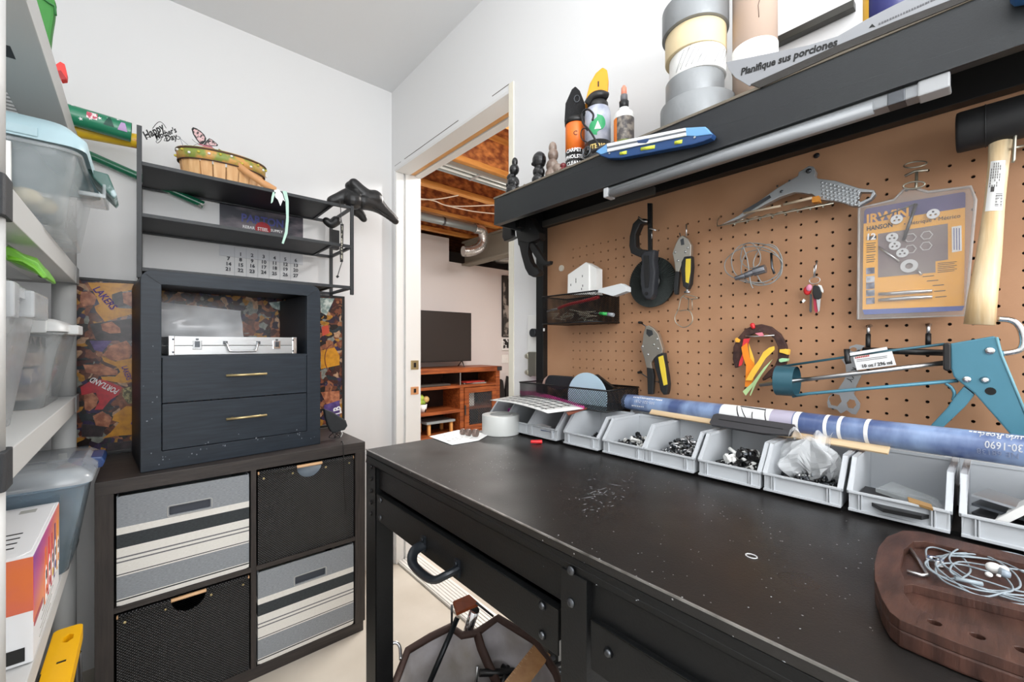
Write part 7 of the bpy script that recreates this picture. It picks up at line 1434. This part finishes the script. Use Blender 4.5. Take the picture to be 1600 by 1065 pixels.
# bottle box on the lower shelf
bx0, bx1, by0, by1, bz, bhh = -.42, -.152, 1.130, 1.470, .592, .192
t = thing('drink_box', 'white and pink printed cardboard box of flavour bottles on the lower shelf', 'cardboard box', (bx0, by0, bz), math.radians(.8)); w, d = bx1 - bx0, by1 - by0
M_cb = mat('card_white', '#e6e7e9', .5)
m = bpy.data.materials.new('sunset_print'); m.use_nodes = True; nt = m.node_tree; bs = nt.nodes['Principled BSDF']; bs.inputs['Roughness'].default_value = .35; tc = nt.nodes.new('ShaderNodeTexCoord'); sp = nt.nodes.new('ShaderNodeSeparateXYZ'); nt.links.new(tc.outputs['Object'], sp.inputs[0])
ad = nt.nodes.new('ShaderNodeMath'); ad.operation = 'MULTIPLY_ADD'; ad.inputs[1].default_value = -.35; nt.links.new(sp.outputs[1], ad.inputs[0]); nt.links.new(sp.outputs[2], ad.inputs[2]); mr = nt.nodes.new('ShaderNodeMapRange'); mr.inputs[1].default_value = -.06; mr.inputs[2].default_value = .19; nt.links.new(ad.outputs[0], mr.inputs[0])
cr = nt.nodes.new('ShaderNodeValToRGB'); e = cr.color_ramp; e.elements[0].color = lin('#f0dfd8'); e.elements[1].color = lin('#8c3f9c'); e.elements[1].position = 1
for p_, c_ in ((.3, '#f3a56c'), (.5, '#ec8a5a'), (.75, '#c8508a')): q = e.elements.new(p_); q.color = lin(c_)
nt.links.new(mr.outputs[0], cr.inputs[0]); nt.links.new(cr.outputs[0], bs.inputs['Base Color']); M_sun = m
MB().box((0, 0, 0), (w, d, bhh)).build('carton', M_cb, t, bevel=.0015)
MB().box((-.0, -.001, .092), (w, .0005, bhh - .004)).build('print_panel', mat('orange_print', '#d9703a', .4, var=('#c85c6a', 5, .4, .7)), t); MB().prism([(.001, .07), (d - .002, .055), (d - .002, bhh - .003), (.001, bhh - .003)], w - .0005, w + .0008, plane='yz').build('print_panel', M_sun, t)
MB().prism([(.02, -.0005), (w - .02, -.0005), (w - .005, .02), (w - .005, d - .01), (.01, d - .01)], bhh, bhh + .0012, plane='xy').build('flap', M_cb, t)
for k in range(4): MB().box((.06, .05 + k * .028, bhh + .001), (w - .03, .056 + k * .028, bhh + .0016)).build('printed_line', M_ink, t)
MB().box((w - .055, d - .06, bhh + .001), (w - .03, d - .035, bhh + .0016)).build('printed_mark', mat('mark_grey', '#a9aaa6', .6), t)
for k, (c_, f_) in enumerate((('#e8762c', '#e0632a'), ('#d8353c', '#b7252e'), ('#c23a55', '#d8b12c'), ('#5a3f7c', '#2c3f86'), ('#e6a02c', '#e28a2c'))):
    y = .13 + k * .044; zz = .118 + (k % 2) * .006
    bt = MB().prism([(y - .014, .048), (y + .014, .048), (y + .014, zz - .01), (y + .005, zz + .018), (y + .005, zz + .040), (y - .005, zz + .040), (y - .005, zz + .018), (y - .014, zz - .01)], w + .0008, w + .0016, plane='yz').build('printed_bottle', mat('bottle_print%d' % k, c_, .4), t)
    MB().prism([(y - .012, .052), (y + .012, .052), (y + .012, zz - .012), (y, zz + .004), (y - .012, zz - .012)], w + .0016, w + .0021, plane='yz').build('bottle_label', M_inkw, bt); MB().prism(circ(y, .073, .0095, 10), w + .002, w + .0025, plane='yz').build('fruit', mat('fruit%d' % k, f_, .4), bt); MB().box((w + .002, y - .006, .094), (w + .0025, y + .006, .112)).build('brand_mark', M_ink, bt)
for k in range(4): MB().box((w - .0002, .04 + k * .012 + .02, .012 + k * .011), (w + .0009, .20 + k * .02, .0135 + k * .011)).build('printed_line', mat('mark_grey', '#a9aaa6', .6), t)
MB().box((w - .0002, .006, .06), (w + .0009, .1, .072)).build('printed_strip', mat('rose_strip', '#b0545c', .5), t)
MB().box((.0, -.0012, .006), (w - .01, .0004, .03)).build('print_strip', M_ink, t); MB().box((w - .085, -.0016, .010), (w - .055, -.0008, .034)).build('barcode_label', M_paper, t)
# yellow topped folding stand
t = thing('folding_stand', 'yellow topped black folding stand between the shelf unit and the organiser', 'stand', (-.145, .90, 0)); 
MB().prism(rrect(-.014, -.1, .034, .52, .012, 5), .470, .502, holes=[[(.006, .455), (.014, .449), (.022, .460), (.022, .478), (.014, .484), (.006, .474)]], plane='xy').build('top_plate', M_yellow, t, bevel=.002)
MB().box((.004, .45, .468), (.024, .49, .472)).build('handle_recess', M_blk, t)
for y in (.25, .37): MB().box((.006, y, .5015), (.020, y + .006, .5025)).build('slot', M_blk, t)
for y in (.1, .28): MB().box((-.0145, y, .475), (-.012, y + .07, .503)).build('side_slot', M_blk, t)
for x, y in ((.0, .06), (.0, .45), (.024, .06), (.024, .45)): MB().tube([(x + (.004 if x else -.0), y, .47), (x + (.006 if x else 0), y + (.05 if y > .3 else -.05), .002)], .009, 8).build('leg', M_blk, t)
MB().box((-.002, .0, .36), (.028, .49, .468)).build('body', M_blk, t, bevel=.003); MB().box((.0, .44, .1), (.02, .46, .36)).build('brace', M_dsteel, t)
# ================================================================ tool bag under the bench
ZB_ = .40; base = Vector((.60, .80, .001)); t = thing('tool_bag', 'open grey canvas tool bag with brown trim on the floor under the bench', 'tool bag', base)
R1 = [onZ(x, y, z) - base for x, y, z in ((616, 1070, .36), (637, 1016, .38), (672, 995, .40), (704, 979, .41), (722, 992, .40), (745, 988, .40), (778, 965, .42), (835, 1000, .41), (868, 1050, .40))]
near = [Vector((R1[-1].x - .10, R1[-1].y - .16, R1[-1].z)), Vector((R1[0].x - .06, R1[0].y - .16, .37))]; ringp = R1 + near
bot = [Vector((p.x * .8, p.y * .8, 0.0)) for p in ringp]; n = len(ringp); b = MB(); NV = 5
for j in range(NV + 1):
    for p, q in zip(ringp, bot): v = p.lerp(q, j / NV); v = v + Vector((.008 * math.sin(9 * v.y * 4 + j), .008 * math.sin(j * 2.1 + v.x * 30), 0)) if 0 < j < NV else v; b.v.append(tuple(v))
for j in range(NV):
    for i in range(n): b.f.append((j * n + i, j * n + (i + 1) % n, (j + 1) * n + (i + 1) % n, (j + 1) * n + i)); b.m.append(0); b.sm.append(True)
b.f.append(tuple(NV * n + i for i in range(n))); b.m.append(0); b.sm.append(False)
b.build('canvas', mat('grey_canvas', '#8f8880', .9, var=('#b7b3b8', 8, .35, .7), bump=(60, .4)), t, solid=.004, recalc=True)
M_bt = mat('brown_trim', '#3c2821', .7, bump=(150, .3)); MB().tube(ringp, .0095, 8, closed=True).build('rim_trim', M_bt, t)
a = R1[5]; MB().tube([a, onZ(752, 1012, .375) - base, onZ(764, 1040, .34) - base, onZ(780, 1075, .3) - base], .0125, 8, flat=.6).build('strap', M_bt, t)
q0 = onZ(609, 1040, .40) - base; MB().tube([onZ(609, 1062, .37) - base, onZ(608, 1020, .40) - base, onZ(612, 1006, .41) - base, onZ(620, 1004, .41) - base, onZ(625, 1012, .40) - base, onZ(626, 1030, .385) - base], .0042, 8, curve=4).build('carry_ring', M_steel, t)
MB().tube([onZ(706, 945, .48) - base, onZ(706, 975, .42) - base], .0032, 6).tube([onZ(745, 942, .5) - base, onZ(770, 962, .43) - base], .0032, 6).build('handle_wire', M_dsteel, t, kind='stuff')
P = [onZ(*q) - base for q in ((707, 938, .49), (733, 927, .51), (749, 941, .49), (713, 957, .47))]; MB().hexa([p - Vector((0, 0, .01)) for p in P], P).build('leather_grip', mat('rust_leather', '#8a3f12', .45, var=('#6a2c0c', 30, .4, .7)), t, bevel=.004)
def held(nm, lb, ct, pts, r, m, flat=None):
    W0 = [onZ(*q) for q in pts]; o0 = W0[0].copy(); o = MB().tube([p - o0 for p in W0], r, 10, flat=flat).build(nm, m, None); o.location = o0; tag(o, lb, ct); return o
held('pry_bar', 'straight black pry bar sticking out of the tool bag', 'pry bar', ((715, 964, .46), (673, 1062, .34), (655, 1110, .25)), .0068, mat('bar_black', '#1b1f22', .35, .5))
held('chrome_tube', 'short shiny chrome tube standing in the tool bag', 'tube', ((742, 952, .47), (731, 985, .40), (722, 1020, .3)), .0125, M_chrome)
held('screwdriver_shaft', 'black handled driver leaning in the front of the tool bag', 'screwdriver', ((717, 1027, .33), (722, 1064, .28), (724, 1090, .2)), .0052, M_blk); held('steel_rod', 'pale steel rod in the middle of the tool bag', 'rod', ((746, 1040, .33), (744, 1070, .28), (742, 1100, .2)), .003, M_steel)
W0 = [onZ(x, y, .41) for x, y in ((836, 1004), (860, 1022), (812, 1085), (782, 1072))]; o0 = W0[0].copy(); q = MB().hexa([p - o0 - Vector((0, 0, .004)) for p in W0], [p - o0 for p in W0]).build('wooden_ruler', wood('ruler_wood', '#a9784a', '#bd8f5f', (6, 6, 6)), None, bevel=.0008); q.location = o0; tag(q, 'tan wooden ruler sticking out at the right of the tool bag', 'ruler')
b = MB()
for k in range(10):
    u = .12 + k * .08; p = W0[0].lerp(W0[3], u) - o0; e_ = (W0[1] - W0[0]).normalized() * (.006 + .004 * (k % 2)); s_ = (W0[3] - W0[0]).normalized() * .0008; b.add([p + Vector((0, 0, .0004)), p + e_ + Vector((0, 0, .0004)), p + e_ + s_ + Vector((0, 0, .0004)), p + s_ + Vector((0, 0, .0004))], [(0, 1, 2, 3)], False)
b.build('tick_marks', mat('tick_pale', '#d9c3a4', .6), q, recalc=False, kind='stuff')
b = MB(); rs = random.Random(31)
for k in range(50):
    p = onZ(rs.uniform(765, 872), rs.uniform(1028, 1130), rs.uniform(.22, .33)); a = rs.uniform(0, 3.1); dv = Vector((math.cos(a), math.sin(a), rs.uniform(-.2, .4))) * rs.uniform(.02, .05); b.k = rs.choice((0, 0, 1)); b.cyl(p - dv - base, p + dv - base, rs.uniform(.004, .009), n=7)
b.build('jumbled_tools', [M_blk, M_dsteel], None, kind='stuff').location = base; tag(bpy.data.objects['jumbled_tools'], 'dark jumble of tool handles in the bottom of the tool bag', 'tools')
